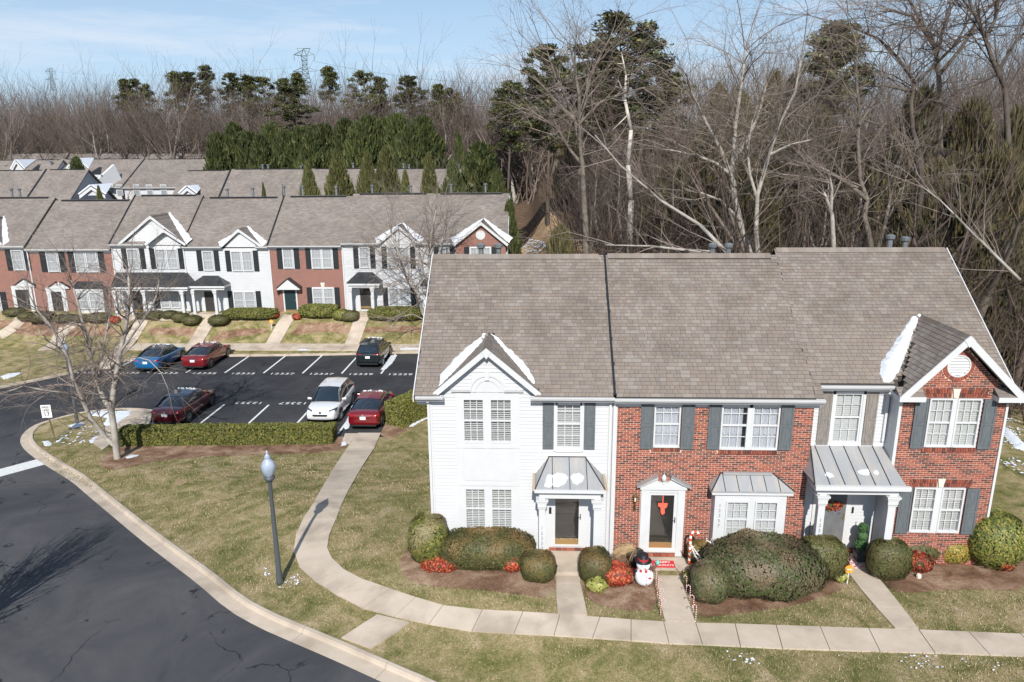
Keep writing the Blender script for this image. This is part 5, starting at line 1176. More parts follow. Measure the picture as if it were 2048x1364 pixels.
# ------------------------------------------------------------------ vegetation
def leafmat(name, rough=.6):
    m = bpy.data.materials.new(name); m.use_nodes = True; t = m.node_tree; b = t.nodes['Principled BSDF']; b.inputs['Roughness'].default_value = rough; b.inputs['Specular IOR Level'].default_value = .35
    a = t.nodes.new('ShaderNodeAttribute'); a.attribute_name = 'Col'; oi = t.nodes.new('ShaderNodeObjectInfo'); r = t.nodes.new('ShaderNodeMapRange'); r.inputs['To Min'].default_value = .8; r.inputs['To Max'].default_value = 1.2
    t.links.new(oi.outputs['Random'], r.inputs['Value']); v = t.nodes.new('ShaderNodeVectorMath'); v.operation = 'SCALE'; t.links.new(a.outputs['Color'], v.inputs[0]); t.links.new(r.outputs[0], v.inputs['Scale']); t.links.new(v.outputs[0], b.inputs['Base Color'])
    return m
MT['leaf'] = leafmat('foliage'); MT['bark'] = mat('grey_bark', (.22, .185, .155), .95, c2=(.11, .09, .075), scale=3, bump=.4, bscale=20); MT['barkw'] = mat('pale_bark', (.42, .39, .35), .9, c2=(.27, .245, .215), scale=2)
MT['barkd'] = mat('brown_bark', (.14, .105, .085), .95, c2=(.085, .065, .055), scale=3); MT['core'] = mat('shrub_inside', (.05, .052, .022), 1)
MT['twig'] = mat('grey_twig', (.16, .122, .1), .95, c2=(.09, .068, .057), scale=.6)
PAL = dict(box=[(.075, .085, .025), (.095, .1, .03), (.06, .07, .025), (.11, .095, .035), (.1, .075, .04)], bright=[(.15, .165, .03), (.2, .19, .04), (.1, .125, .03), (.24, .21, .06), (.07, .09, .03)], purple=[(.09, .085, .04), (.075, .1, .03), (.11, .095, .05), (.055, .08, .025), (.15, .13, .085)],
 red=[(.34, .035, .025), (.24, .025, .02), (.4, .07, .03), (.15, .025, .02), (.42, .15, .05)], yellow=[(.2, .18, .03), (.28, .2, .04), (.12, .12, .03), (.35, .24, .05)], cyp=[(.032, .045, .013), (.05, .06, .018), (.075, .078, .024), (.022, .033, .011)], cyplight=[(.085, .09, .03), (.12, .11, .04), (.06, .07, .022)],
 pine=[(.07, .085, .028), (.1, .11, .035), (.15, .14, .05), (.05, .065, .025)], dull=[(.075, .07, .03), (.1, .085, .035), (.06, .058, .028), (.12, .095, .045)], topi=[(.06, .14, .05), (.09, .18, .07), (.045, .11, .04)], grassy=[(.3, .32, .07), (.4, .36, .12), (.22, .25, .06)], dry=[(.4, .28, .15), (.3, .2, .1), (.5, .36, .2)])
def leaves(P, N, size, pal, seed, jitter=.9, elong=1.6, top=None, tvar=None):
    """one small quad-ish leaf (two triangles folded) per point"""
    r = np.random.default_rng(seed); n = len(P); N = N + r.normal(0, jitter, (n, 3)); N /= np.linalg.norm(N, axis=1)[:, None]
    T = np.cross(N, r.normal(0, 1, (n, 3))); T /= np.linalg.norm(T, axis=1)[:, None]; B = np.cross(N, T); s = size*r.uniform(.6, 1.3, (n, 1))
    V = np.stack([P-T*s*elong*.5, P+B*s*.5, P+T*s*elong*.5, P-B*s*.5], 1).reshape(-1, 3)
    Fc = np.arange(4*n).reshape(n, 4); pal = np.array(pal); c = pal[r.integers(0, len(pal), n)]*r.uniform(.7, 1.25, (n, 1))
    if top is not None: c = c*(1-top[:, None])+np.array(tvar)*top[:, None]*r.uniform(.7, 1.3, (n, 1))
    return V, Fc, c
def superell(n, rx, ry, rz, seed, p=2.6, bump=.07, bs=2.2, flat=0):
    r = np.random.default_rng(seed); D = r.normal(0, 1, (n, 3)); D /= np.linalg.norm(D, axis=1)[:, None]; D[:, 2] = np.where(D[:, 2] < -.75, -D[:, 2], D[:, 2])
    q = (np.abs(D)**p).sum(1)**(1/p); S_ = D/q[:, None]
    k = np.array([1+bump*noise.noise((d[0]*bs+seed, d[1]*bs, d[2]*bs)) + bump*.6*noise.noise((d[0]*7+seed, d[1]*7, d[2]*7)) for d in D])
    P = S_*k[:, None]*np.array([rx, ry, rz]); Nn = np.sign(D)*np.abs(S_)**(p-1)/np.array([rx, ry, rz]); Nn /= np.linalg.norm(Nn, axis=1)[:, None]
    return P, Nn
def shrub(name, loc, rx, ry, rz, pal, n, label, cat='shrub', group=None, leaf=.06, p=2.6, seed=1, rot=0, bump=.07, tipcol=None, core=True, mesh_from=None):
    """clipped shrub: dark inner mass and many leaves"""
    c = empty(name, loc, label, cat, group); c.rotation_euler = (0, 0, rot)
    if mesh_from:
        for ch in mesh_from.children:
            d = ch.copy(); COL.objects.link(d); d.parent = c; d.matrix_parent_inverse = Matrix.Identity(4)
        return c
    n = int(n*2.0); leaf *= .8
    P, Nn = superell(n, rx, ry, rz, seed, p, bump)
    r = np.random.default_rng(seed+5); P = P*(1-np.abs(r.normal(0, .05, (n, 1)))); P[:, 2] += rz*.96; keep = P[:, 2] > .02
    P, Nn = P[keep], Nn[keep]; top = None
    if tipcol is not None: top = np.clip(np.array([noise.noise((q[0]*1.6+seed, q[1]*1.6, q[2]*1.2)) for q in P])*1.5+.9*(P[:, 2]/(2*rz)-.55), 0, .85)
    V, Fc, col = leaves(P, Nn, leaf, PAL[pal], seed, top=top, tvar=tipcol)
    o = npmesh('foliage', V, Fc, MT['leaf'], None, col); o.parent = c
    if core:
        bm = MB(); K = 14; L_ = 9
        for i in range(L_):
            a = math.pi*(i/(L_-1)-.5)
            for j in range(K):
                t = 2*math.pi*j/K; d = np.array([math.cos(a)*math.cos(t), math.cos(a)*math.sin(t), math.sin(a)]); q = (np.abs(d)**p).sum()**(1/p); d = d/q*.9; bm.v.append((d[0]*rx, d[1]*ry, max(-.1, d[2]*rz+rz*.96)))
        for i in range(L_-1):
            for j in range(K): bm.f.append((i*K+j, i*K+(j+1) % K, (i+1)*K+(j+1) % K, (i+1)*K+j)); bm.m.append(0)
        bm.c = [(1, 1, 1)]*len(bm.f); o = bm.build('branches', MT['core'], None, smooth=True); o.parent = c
    return c
def at(px, py): return G(px, py, .12)
# near shrubs -----------------------------------------------------
def nshrub(px0, px1, ptop, pbot, label, pal, ry=None, p=2.6, leaf=.055, dens=1.0, seed=1, tip=None, cat='shrub', name='shrub', bump=.07, core=True, group=None):
    b = at((px0+px1)/2, pbot-4); sc = FPX/((b-CO).dot(Fv)); rx = (px1-px0)/2/sc; ryy = ry or rx*.9
    c = Vector((b.x, b.y+ryy*.8, g(b.x, b.y+ryy*.8)+.1))
    # height from the top pixel taken at the shrub centre
    zt = aty((px0+px1)/2, ptop, c.y+ryy*.25).z; rz = max(.2, (zt-c.z)/1.93); area = 4*math.pi*((rx*ryy)**1.6/3+(rx*rz)**1.6/3+(ryy*rz)**1.6/3)**(1/1.6)
    return shrub(name, c, rx, ryy, rz, pal, int(area*dens*900*(.055/leaf)**2), label, cat, leaf=leaf, p=p, seed=seed, tipcol=tip, bump=bump, core=core, group=group)
TP = (.17, .115, .045)
nshrub(813, 894, 1029, 1139, 'tall rounded glossy shrub at the left corner of the white unit', 'bright', ry=.62, leaf=.07, seed=3, tip=(.24, .2, .1), p=2.9)
nshrub(874, 1070, 1062, 1146, 'long clipped boxwood under the white unit windows', 'box', ry=.7, p=3.6, seed=4, tip=TP, bump=.05)
nshrub(1040, 1113, 1103, 1172, 'rounded clipped boxwood left of the white unit path', 'box', ry=.5, p=3, seed=5, tip=TP)
nshrub(1158, 1226, 1098, 1175, 'rounded clipped boxwood right of the white unit path', 'box', ry=.52, p=3, seed=6, tip=TP)
nshrub(1418, 1662, 1076, 1213, 'largest broad boxwood with bronze tips before the bay window', 'purple', ry=1.15, p=2.7, leaf=.065, seed=7, tip=(.17, .125, .075), bump=.12)
nshrub(1590, 1700, 1073, 1172, 'dark green boxwood behind the largest one beside the right path', 'box', ry=.42, p=2.8, seed=8)
nshrub(1384, 1462, 1125, 1218, 'low bronze boxwood in front of the light strung shrub', 'purple', ry=.55, p=2.8, seed=9, tip=(.16, .12, .07))
nshrub(1376, 1450, 1076, 1134, 'boxwood with a white light frame on it beside the brick unit porch', 'box', ry=.55, p=3, seed=10, tip=(.2, .13, .04))
nshrub(1366, 1390, 1142, 1180, 'small green tuft at the porch edge of the brick unit', 'bright', ry=.2, seed=11)
nshrub(1740, 1826, 1079, 1168, 'clipped boxwood at the right side of the right unit path', 'box', ry=.42, p=3, seed=12)
nshrub(1780, 1892, 1060, 1132, 'domed boxwood under the lower window of the brick bay', 'box', ry=.75, p=2.8, seed=13, tip=(.14, .1, .04))
nshrub(1878, 1948, 1069, 1134, 'yellow topped shrub under the right shutter of the brick bay', 'yellow', ry=.5, p=2.9, seed=14)
nshrub(1948, 2062, 1022, 1150, 'large round glossy shrub at the right edge of the photo', 'bright', ry=.8, p=2.6, leaf=.07, seed=15)
nshrub(844, 911, 1116, 1151, 'low red nandina at the foot of the tall corner shrub', 'red', ry=.3, p=2.2, leaf=.06, seed=16, bump=.3, cat='nandina', name='nandina')
nshrub(997, 1047, 1108, 1150, 'small red nandina between the two boxwoods of the white unit', 'red', ry=.28, p=2.2, leaf=.06, seed=17, bump=.3, cat='nandina', name='nandina')
nshrub(1203, 1270, 1126, 1180, 'rounded red nandina left of the snowman', 'red', ry=.4, p=2.2, leaf=.06, seed=18, bump=.2, cat='nandina', name='nandina')
nshrub(1817, 1872, 1104, 1153, 'red and green nandina before the domed boxwood of the right unit', 'red', ry=.35, p=2.2, leaf=.06, dens=.6, seed=19, bump=.3, cat='nandina', name='nandina')
nshrub(1948, 1992, 1094, 1136, 'bright red nandina at the left foot of the large round shrub', 'red', ry=.3, p=2.2, leaf=.06, seed=20, bump=.3, cat='nandina', name='nandina')
nshrub(1996, 2034, 1104, 1150, 'red and green nandina at the right edge of the photo', 'red', ry=.3, p=2.2, leaf=.06, dens=.7, seed=21, bump=.3, cat='nandina', name='nandina')
nshrub(1172, 1216, 1167, 1192, 'low yellow green grassy plant below the boxwood by the path', 'grassy', ry=.25, p=2, leaf=.07, seed=22, bump=.3, cat='plant', name='low_plant', core=False)
nshrub(1668, 1700, 1150, 1172, 'pale dry grass tuft behind the orange yard sign', 'grassy', ry=.2, p=2, leaf=.07, dens=.5, seed=23, bump=.3, cat='plant', name='low_plant', core=False)
# hedges
def hedge(pts, w, h, label, seed, pal='bright', leaf=.075, dens=650):
    P = [Vector(p) for p in pts]; r = np.random.default_rng(seed); c = empty('hedge', (P[0].x, P[0].y, g(*P[0])), label, 'hedge'); A = []; Nn = []
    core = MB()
    for a, b in zip(P, P[1:]):
        L = (b-a).length; d = (b-a)/L; nn = Vector((d.y, -d.x)); n = int((L+w)*(2*h+w)*dens)
        s = r.uniform(-.0, L, n); q = r.uniform(0, 2*h+w, n)
        for i in range(n):
            wb = 1+.06*noise.noise((s[i]*1.3, q[i]*1.1, seed))+.035*noise.noise((s[i]*4, q[i]*4, seed))
            if q[i] < h: u, z, na = -w/2, q[i], -1; N_ = nn*-1
            elif q[i] < h+w: u, z = q[i]-h-w/2, h; N_ = Vector((0, 0, 1))
            else: u, z = w/2, 2*h+w-q[i]; N_ = nn
            e = abs(u)/(w/2); 
            if z > h*.85 and e > .8: z -= (e-.8)*h*.5*(z/h-.0); u *= .96
            endk = min(s[i], L-s[i]); p = a+d*s[i]+nn*u*wb*(.97 if endk > .2 else .93); A.append((p.x, p.y, g(p.x, p.y)+z*wb)); Nn.append((N_[0], N_[1], N_[2] if len(N_) > 2 else 0))
        for e in (a, b):
            k = int(w*h*dens)
            for _ in range(k):
                u = r.uniform(-w/2, w/2)*.97; z = r.uniform(0, h)*.98; p = e+nn*u; sg = -1 if e is a else 1; A.append((p.x+d.x*sg*.03, p.y+d.y*sg*.03, g(p.x, p.y)+z)); Nn.append((d.x*sg, d.y*sg, 0))
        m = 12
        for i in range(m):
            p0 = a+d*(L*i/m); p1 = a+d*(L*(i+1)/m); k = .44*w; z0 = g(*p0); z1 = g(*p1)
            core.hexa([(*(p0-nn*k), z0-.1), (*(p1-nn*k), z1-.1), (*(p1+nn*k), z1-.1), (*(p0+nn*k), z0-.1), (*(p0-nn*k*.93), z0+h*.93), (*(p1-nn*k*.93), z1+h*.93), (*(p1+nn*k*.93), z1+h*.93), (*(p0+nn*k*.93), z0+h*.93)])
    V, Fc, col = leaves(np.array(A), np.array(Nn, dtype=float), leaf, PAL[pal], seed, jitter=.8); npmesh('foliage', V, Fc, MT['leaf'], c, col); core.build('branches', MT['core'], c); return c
a = G(236, 893, .12); b_ = G(681, 889, .12); hedge([(a.x, a.y+.55), (b_.x-.5, b_.y+.6)], 1.15, .98, 'long clipped green hedge between the lawn and the parking lot', 5)
p0 = G(790, 860, .1); hedge([(p0.x-.1, p0.y+.5), (p0.x+1.1, p0.y+2.6), (-4.9, 42.6)], 1.3, 1.5, 'clipped hedge running back beside the red sedan', 6)
# trees ------------------------------------------------------------
def branch_mesh(seed, height, r0, spread=.5, levels=5, nfork=(2, 3), trunk=.3, lean=(0, 0), upw=.25, kids=3, minr=.006, droop=0, twigs=True, lenk=.72, start=None, wob=.12):
    rng = random.Random(seed); V = []; Fc = []; Mi = []
    def seg(p0, p1, ra, rb, k, mi):
        d = (p1-p0); L = d.length
        if L < 1e-4: return
        d = d/L; a = d.orthogonal().normalized(); b = d.cross(a); n = len(V)
        for p, r in ((p0, ra), (p1, rb)):
            for i in range(k): t = 2*math.pi*i/k; V.append(p+(a*math.cos(t)+b*math.sin(t))*r)
        for i in range(k): j = (i+1) % k; Fc.append((n+i, n+j, n+k+j, n+k+i)); Mi.append(mi)
    def grow(p, d, L, r, lv):
        n = 4 if lv == 0 else 3 if lv < 3 else 2; q = p; dd = d.copy(); rr = r; pts = []
        k = 8 if lv == 0 else 5 if lv == 1 else 3
        for i in range(n):
            dd = (dd+Vector((rng.gauss(0, wob), rng.gauss(0, wob), rng.gauss(0, wob)*.6+upw*.12-droop*lv*.03))).normalized(); nr = rr*(.86 if lv == 0 else .8); e = q+dd*(L/n); seg(q, e, rr, nr, k, 0 if rr > .05 else 1); pts.append((e, dd.copy(), nr)); q, rr = e, nr
        if lv >= levels or rr < minr: return
        nf = rng.randint(*nfork)
        for _ in range(nf):
            ax = Vector((rng.gauss(0, 1), rng.gauss(0, 1), rng.gauss(0, .35))); ax = (ax-dd*ax.dot(dd)); ax.normalize(); nd = (dd+ax*spread*rng.uniform(.6, 1.4)+Vector((0, 0, upw*rng.uniform(.3, 1)))).normalized()
            grow(q, nd, L*lenk*rng.uniform(.75, 1.15), rr*rng.uniform(.62, .82), lv+1)
        if lv >= 0:
            for _ in range(kids):
                e, d2, r2 = rng.choice(pts[(1 if lv == 0 else 0):]); ax = Vector((rng.gauss(0, 1), rng.gauss(0, 1), rng.gauss(0, .5))); ax = (ax-d2*ax.dot(d2)); ax.normalize()
                grow(e, (d2*.45+ax*.9+Vector((0, 0, upw*.8))).normalized(), L*lenk*rng.uniform(.45, .9), r2*rng.uniform(.3, .5), lv+2)
    if start: 
        for (p, d, L, r, lv) in start: grow(Vector(p), Vector(d).normalized(), L, r, lv)
    else: grow(Vector((0, 0, -.3)), Vector((lean[0], lean[1], 1)).normalized(), height*trunk, r0, 0)
    return np.array([tuple(v) for v in V]), np.array(Fc), Mi
def tree_mesh(name, *a, mats=('bark', 'twig'), **k):
    V, Fc, Mi = branch_mesh(*a, **k); me = npmesh(name, V, Fc, [MT[m] for m in mats]); me.data.polygons.foreach_set('material_index', Mi); return me
NT = [0]
def bare(name, loc, label, mesh, s, rz, group, cat='tree', tilt=(0, 0)):
    o = bpy.data.objects.new(name, mesh); COL.objects.link(o); o.location = loc; o.rotation_euler = (tilt[0], tilt[1], rz); o.scale = s if isinstance(s, tuple) else (s, s, s); NT[0] += 1
    return tag(o, label, cat, group)
# foreground bare tree by the corner hedge
MT['twigp'] = mat('pale_twig', (.3, .25, .215), .95, c2=(.19, .15, .13), scale=.9)
def traced(loc, limbs, label, seed, r_, tw=(1.0, 2.0), nsub=5, trunkn=1):
    """a real tree: main limbs as 3-D polylines (photo pixel, depth), twigs grown from them"""
    t = empty('bare_tree', loc, label, 'tree'); m = MB(); st = []; rng = random.Random(seed)
    for pts, r0 in limbs:
        Q = [aty(a, b2, Y) for a, b2, Y in pts]; n = len(Q)
        for i in range(n-1):
            ra, rb = r0*(1-.75*i/n), r0*(1-.75*(i+1)/n); m.tube(Q[i], Q[i+1], ra, rb, 9, cap=False)
            if i >= (2 if r0 > .15 else 1):
                d = (Q[i+1]-Q[i]).normalized()
                for _ in range(nsub): st.append((Q[i].lerp(Q[i+1], rng.random()), d*.55+Vector((rng.gauss(0, .6), rng.gauss(0, .6), rng.gauss(.12, .35))), rng.uniform(*tw), min(ra*.5, .045), 3))
        d = (Q[-1]-Q[-2]).normalized(); st.append((Q[-1], d, tw[1], r0*.25, 2)); st.append((Q[-1], d+Vector((.3, .3, 0)), tw[1], r0*.2, 3))
    m.build('trunk', MT['barkw'], t, smooth=True)
    V2, F2, M2 = branch_mesh(seed, 9, .2, start=st, spread=.48, levels=7, nfork=(2, 3), kids=2, minr=.0035, upw=.08, droop=.45, lenk=.74, wob=.17); o = npmesh('crown', V2, F2, [MT['barkw'], MT['twigp']], t); o.data.polygons.foreach_set('material_index', M2)
    print('traced', len(F2)); return t
tb = G(236, 918, .1); yb = tb.y
traced(tb, [([(235, 921, yb), (230, 872, yb), (223, 822, yb), (226, 790, yb), (232, 750, yb+.2), (240, 705, yb+.4), (250, 665, yb+.5), (257, 620, yb+.4), (260, 590, yb+.6), (257, 555, yb+.9)], .165),
 ([(228, 890, yb), (214, 878, yb), (182, 838, yb-.3), (165, 800, yb-.5), (148, 765, yb-.6), (138, 722, yb-.8), (120, 682, yb-.9), (96, 645, yb-1), (72, 618, yb-1.2)], .12),
 ([(223, 824, yb), (204, 790, yb+.3), (190, 755, yb+.5), (182, 715, yb+.8), (175, 680, yb+1), (164, 640, yb+1.1), (154, 600, yb+1.3), (142, 560, yb+1.4)], .12),
 ([(235, 740, yb+.2), (262, 712, yb-.4), (298, 720, yb-.9), (322, 745, yb-1.2), (335, 775, yb-1.4)], .03),
 ([(166, 802, yb-.5), (130, 785, yb-1), (86, 780, yb-1.5), (48, 772, yb-1.9), (8, 786, yb-2.2)], .05),
 ([(190, 755, yb+.5), (206, 700, yb+1), (216, 650, yb+1.4), (224, 610, yb+1.6), (216, 575, yb+1.8)], .06),
 ([(240, 705, yb+.4), (272, 660, yb), (300, 620, yb-.2), (314, 590, yb-.3), (318, 560, yb-.3)], .06)], 'leafless pale barked tree on the corner island beside the hedge', 41, 0, (.7, 1.45), 5)
# bare tree between the rows, beside the near roof
Yt = 54.2
traced((aty(858, 655, Yt).x, Yt, g(-8.5, Yt)), [([(872, 668, Yt), (845, 625, Yt), (836, 590, Yt), (822, 560, Yt), (808, 530, Yt+.3), (795, 500, Yt+.5), (783, 465, Yt+.7)], .15),
 ([(860, 660, Yt-.3), (858, 600, Yt-.4), (862, 560, Yt-.5), (858, 510, Yt-.6), (864, 460, Yt-.4), (872, 420, Yt-.2)], .14),
 ([(860, 580, Yt-.4), (846, 540, Yt-1), (832, 500, Yt-1.2), (815, 455, Yt-1.3)], .09), ([(860, 560, Yt), (880, 500, Yt+.4), (892, 450, Yt+.6)], .08),
 ([(850, 640, Yt), (825, 628, Yt-.8), (800, 634, Yt-1.2), (780, 655, Yt-1.6)], .05)], 'leafless tree in front of the far white unit beside the near roof edge', 51, 0, (1.2, 2.2), 6)
# tree outside the frame whose shadow falls on the road at lower left
sh = G(-105, 1290, 0); t = empty('bare_tree', (sh.x, sh.y, g(sh.x, sh.y)), 'leafless multi stemmed small tree just beyond the lower left frame edge', 'tree')
st = [((0, 0, 0), (random.Random(i).uniform(-.42, .42), random.Random(i+9).uniform(-.35, .35), 1), 1.7, .085, 1) for i in range(20)]
V2, F2, M2 = branch_mesh(61, 9, .2, start=st, spread=.3, levels=5, nfork=(2, 3), kids=3, minr=.006, upw=.35, lenk=.66); V2 = V2*np.array([1, 1, 5.3/V2[:, 2].max()]); o = npmesh('crown', V2, F2, [MT['barkw'], MT['twigp']], None); o.data.polygons.foreach_set('material_index', M2); o.parent = t
# far small trees seen over the ridges
proto = []
def makebare(seed, **k):
    o = tree_mesh('bare_tree', seed, 1, .016, mats=k.pop('mats', ('bark', 'twig')), minr=.00035, **k); me = o.data; bpy.data.objects.remove(o); A = np.empty(len(me.vertices)*3); me.vertices.foreach_get('co', A); A = A.reshape(-1, 3); A[:, 2] -= -.3; h = A[:, 2].max(); A[:, 2] -= .02; A /= h; me.vertices.foreach_set('co', A.ravel()); me.update(); return me
def normbare(seed, H=18, **k):
    V, Fc, Mi = branch_mesh(seed, H, k.pop('r0', .24), **{q: w for q, w in k.items() if q != 'mats'}); V = V/V[:, 2].max(); o = npmesh('bare_tree', V, Fc, [MT[m] for m in k.get('mats', ('bark', 'twig'))]); o.data.polygons.foreach_set('material_index', Mi); me = o.data; bpy.data.objects.remove(o); return me
TM = [normbare(s, spread=sp, levels=7, nfork=(2, 3), kids=kd, trunk=tr, upw=up, lenk=.77, minr=.0065, mats=mt) for s, sp, kd, tr, up, mt in ((101, .34, 2, .24, .4, ('bark', 'twig')), (102, .42, 2, .2, .35, ('bark', 'twig')), (103, .3, 2, .28, .5, ('barkd', 'twig')), (104, .5, 2, .22, .25, ('barkw', 'twigp')), (105, .36, 2, .3, .4, ('barkd', 'twig')), (106, .45, 2, .18, .3, ('bark', 'twigp')), (107, .4, 3, .16, .3, ('barkd', 'twig')))]
tb = G(235, 372, 0); bare('bare_tree', (aty(235, 380, 92).x, 92, g(-50, 92)), 'small leafless tree before the white walls of the third row', TM[5], (9, 9, 9.5), 1, None)
bare('bare_tree', (aty(670, 380, 72).x, 72, g(-24, 72)), 'wide leafless tree among the small conifers behind the far ridge', TM[3], (11, 11, 10.5), 2, None)
bare('bare_tree', (aty(870, 380, 70).x, 70, g(-12, 70)), 'leafless tree sticking up behind the far row at its right', TM[1], (8, 8, 10), 3, None)
# conifers
def conifer_mesh(seed, n, pal, R_=.28, shape=.85, ragged=.18, size=.03):
    r = np.random.default_rng(seed); A = []; N_ = []; lob = [(r.uniform(0, 6.28), r.uniform(.05, .9), r.uniform(.1, .3)) for _ in range(26)]
    h = 1-(1-r.uniform(0, 1, n))**.6*1.0; h = r.uniform(0, 1, n)**1.25; th = r.uniform(0, 2*math.pi, n)
    for i in range(n):
        rad = R_*(min(1, (1-h[i])*1.25)**shape)*(min(1, h[i]*6+.55)); k = 1+ragged*noise.noise((math.cos(th[i])*2.6+seed, math.sin(th[i])*2.6, h[i]*9))+ragged*.8*noise.noise((math.cos(th[i])*6, math.sin(th[i])*6+seed, h[i]*22)); k *= 1-abs(r.normal(0, .13)); x = rad*k*math.cos(th[i]); y = rad*k*math.sin(th[i]); A.append((x, y, h[i]*.98+.02)); N_.append((math.cos(th[i]), math.sin(th[i]), .45))
    P = np.array(A); N_ = np.array(N_); T = N_*.5+np.array([0, 0, 1.0])+r.normal(0, .35, (n, 3)); T /= np.linalg.norm(T, axis=1)[:, None]; B = np.cross(T, r.normal(0, 1, (n, 3))); B /= np.linalg.norm(B, axis=1)[:, None]; s = size*r.uniform(.6, 1.4, (n, 1))
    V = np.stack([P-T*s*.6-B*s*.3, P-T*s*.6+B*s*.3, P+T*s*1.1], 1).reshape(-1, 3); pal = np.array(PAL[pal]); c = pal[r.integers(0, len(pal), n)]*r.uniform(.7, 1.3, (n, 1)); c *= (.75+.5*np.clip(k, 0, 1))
    o = npmesh('foliage', V, np.arange(3*n).reshape(n, 3), MT['leaf'], None, c); me = o.data; bpy.data.objects.remove(o)
    b = MB(); b.tube((0, 0, -.05), (0, 0, .9), .02, .004, 6); 
    pr = [(R_*.8*(min(1, (1-z)*1.25)**shape)*(min(1, z*6+.55)), z) for z in (.03, .15, .3, .45, .6, .75, .88, .96)]
    b.lathe(0, 0, pr, 10, 1); o = b.build('trunk', [MT['barkd'], MT['core']]); tm = o.data; bpy.data.objects.remove(o); return me, tm
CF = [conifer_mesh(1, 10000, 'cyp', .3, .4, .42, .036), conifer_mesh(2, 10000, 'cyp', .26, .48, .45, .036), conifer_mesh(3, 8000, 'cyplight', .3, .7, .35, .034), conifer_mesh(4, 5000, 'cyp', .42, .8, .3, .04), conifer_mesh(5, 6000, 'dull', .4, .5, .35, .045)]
def conifer(px, ptop, Y, wpx, k, label, group=None, gz=None, cat='tree', name='conifer'):
    tp = aty(px, ptop, Y); z0 = g(tp.x, Y) if gz is None else gz; h = tp.z-z0; w = wpx/2/(FPX/((tp-CO).dot(Fv))); rr = (.3, .26, .3, .42, .4)[k]
    c = empty(name, (tp.x, Y, z0), label, cat, group); c.scale = (w/rr, w/rr, h); c.rotation_euler = (0, 0, (px*.37) % 6.28)
    for n_, me in (('crown', CF[k][0]), ('trunk', CF[k][1])): o = bpy.data.objects.new(n_, me); COL.objects.link(o); o.parent = c
    return c
ORD = 'first second third fourth fifth sixth seventh eighth ninth tenth eleventh twelfth thirteenth fourteenth fifteenth sixteenth seventeenth'.split()
GC = 'row of tall leyland cypresses behind the second row'
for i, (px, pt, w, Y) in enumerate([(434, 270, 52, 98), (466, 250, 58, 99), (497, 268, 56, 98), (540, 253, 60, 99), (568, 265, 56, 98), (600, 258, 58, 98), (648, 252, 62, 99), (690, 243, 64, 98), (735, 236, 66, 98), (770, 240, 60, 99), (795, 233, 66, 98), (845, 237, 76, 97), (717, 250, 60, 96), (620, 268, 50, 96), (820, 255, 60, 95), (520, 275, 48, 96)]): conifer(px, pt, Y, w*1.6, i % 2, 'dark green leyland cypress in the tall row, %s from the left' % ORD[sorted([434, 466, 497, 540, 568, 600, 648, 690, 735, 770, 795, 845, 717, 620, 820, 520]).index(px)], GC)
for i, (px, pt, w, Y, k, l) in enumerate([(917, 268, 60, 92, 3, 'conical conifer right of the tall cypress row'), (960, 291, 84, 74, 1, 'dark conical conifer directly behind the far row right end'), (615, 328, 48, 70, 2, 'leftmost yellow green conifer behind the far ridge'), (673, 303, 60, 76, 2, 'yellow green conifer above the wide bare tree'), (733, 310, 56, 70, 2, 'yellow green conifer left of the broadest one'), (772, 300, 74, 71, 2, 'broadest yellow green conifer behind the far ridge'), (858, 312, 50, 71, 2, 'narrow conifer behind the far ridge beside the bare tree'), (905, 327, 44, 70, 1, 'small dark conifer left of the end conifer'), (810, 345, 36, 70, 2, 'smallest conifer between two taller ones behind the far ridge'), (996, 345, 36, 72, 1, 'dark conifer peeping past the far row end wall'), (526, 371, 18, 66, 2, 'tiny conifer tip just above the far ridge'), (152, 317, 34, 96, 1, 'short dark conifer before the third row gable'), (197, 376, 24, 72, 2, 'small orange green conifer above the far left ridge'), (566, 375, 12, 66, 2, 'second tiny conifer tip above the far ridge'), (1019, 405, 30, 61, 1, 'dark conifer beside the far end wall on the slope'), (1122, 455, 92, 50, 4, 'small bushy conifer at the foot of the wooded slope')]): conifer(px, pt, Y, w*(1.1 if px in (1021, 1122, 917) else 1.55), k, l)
# pines
def pine_mesh(seed, crown0=.5, n=9000, spread=.15, blobs=70):
    r = np.random.default_rng(seed); b = MB(); lean = r.uniform(-.03, .03, 2); pts = [(lean[0]*z+.006*math.sin(z*9+seed), lean[1]*z, z) for z in np.linspace(0, .97, 12)]
    for i in range(11): b.tube(pts[i], pts[i+1], .011*(1-i/12), .011*(1-(i+1)/12), 6, cap=False)
    A = []
    for i in range(blobs):
        z = crown0+(1-crown0)*r.uniform(0, 1)**.8; t = r.uniform(0, 6.28); q = (z-crown0)/(1-crown0); rad = spread*math.sqrt(max(.02, 1-abs(q*1.5-.55)**1.7))*r.uniform(.2, 1.1); c = np.array([lean[0]*z+rad*math.cos(t), lean[1]*z+rad*math.sin(t), z]); b.tube((lean[0]*z, lean[1]*z, z-.05), tuple(c), .0035, .0015, 4, cap=False)
        k = n//blobs; D = r.normal(0, 1, (k, 3)); D /= np.linalg.norm(D, axis=1)[:, None]; s = r.uniform(.018, .042); A.append(c+D*np.array([s*1.2, s*1.2, s*.6])*r.uniform(.3, 1.15, (k, 1)))
    P = np.concatenate(A); N_ = np.tile(np.array([[0, -.5, 1.0]]), (len(P), 1)); V, Fc, col = leaves(P, N_, .0085, PAL['pine'], seed, jitter=.8, elong=2.2)
    o = npmesh('crown', V, Fc, MT['leaf'], None, col); me = o.data; bpy.data.objects.remove(o); o = b.build('trunk', MT['barkd']); tm = o.data; bpy.data.objects.remove(o); return me, tm
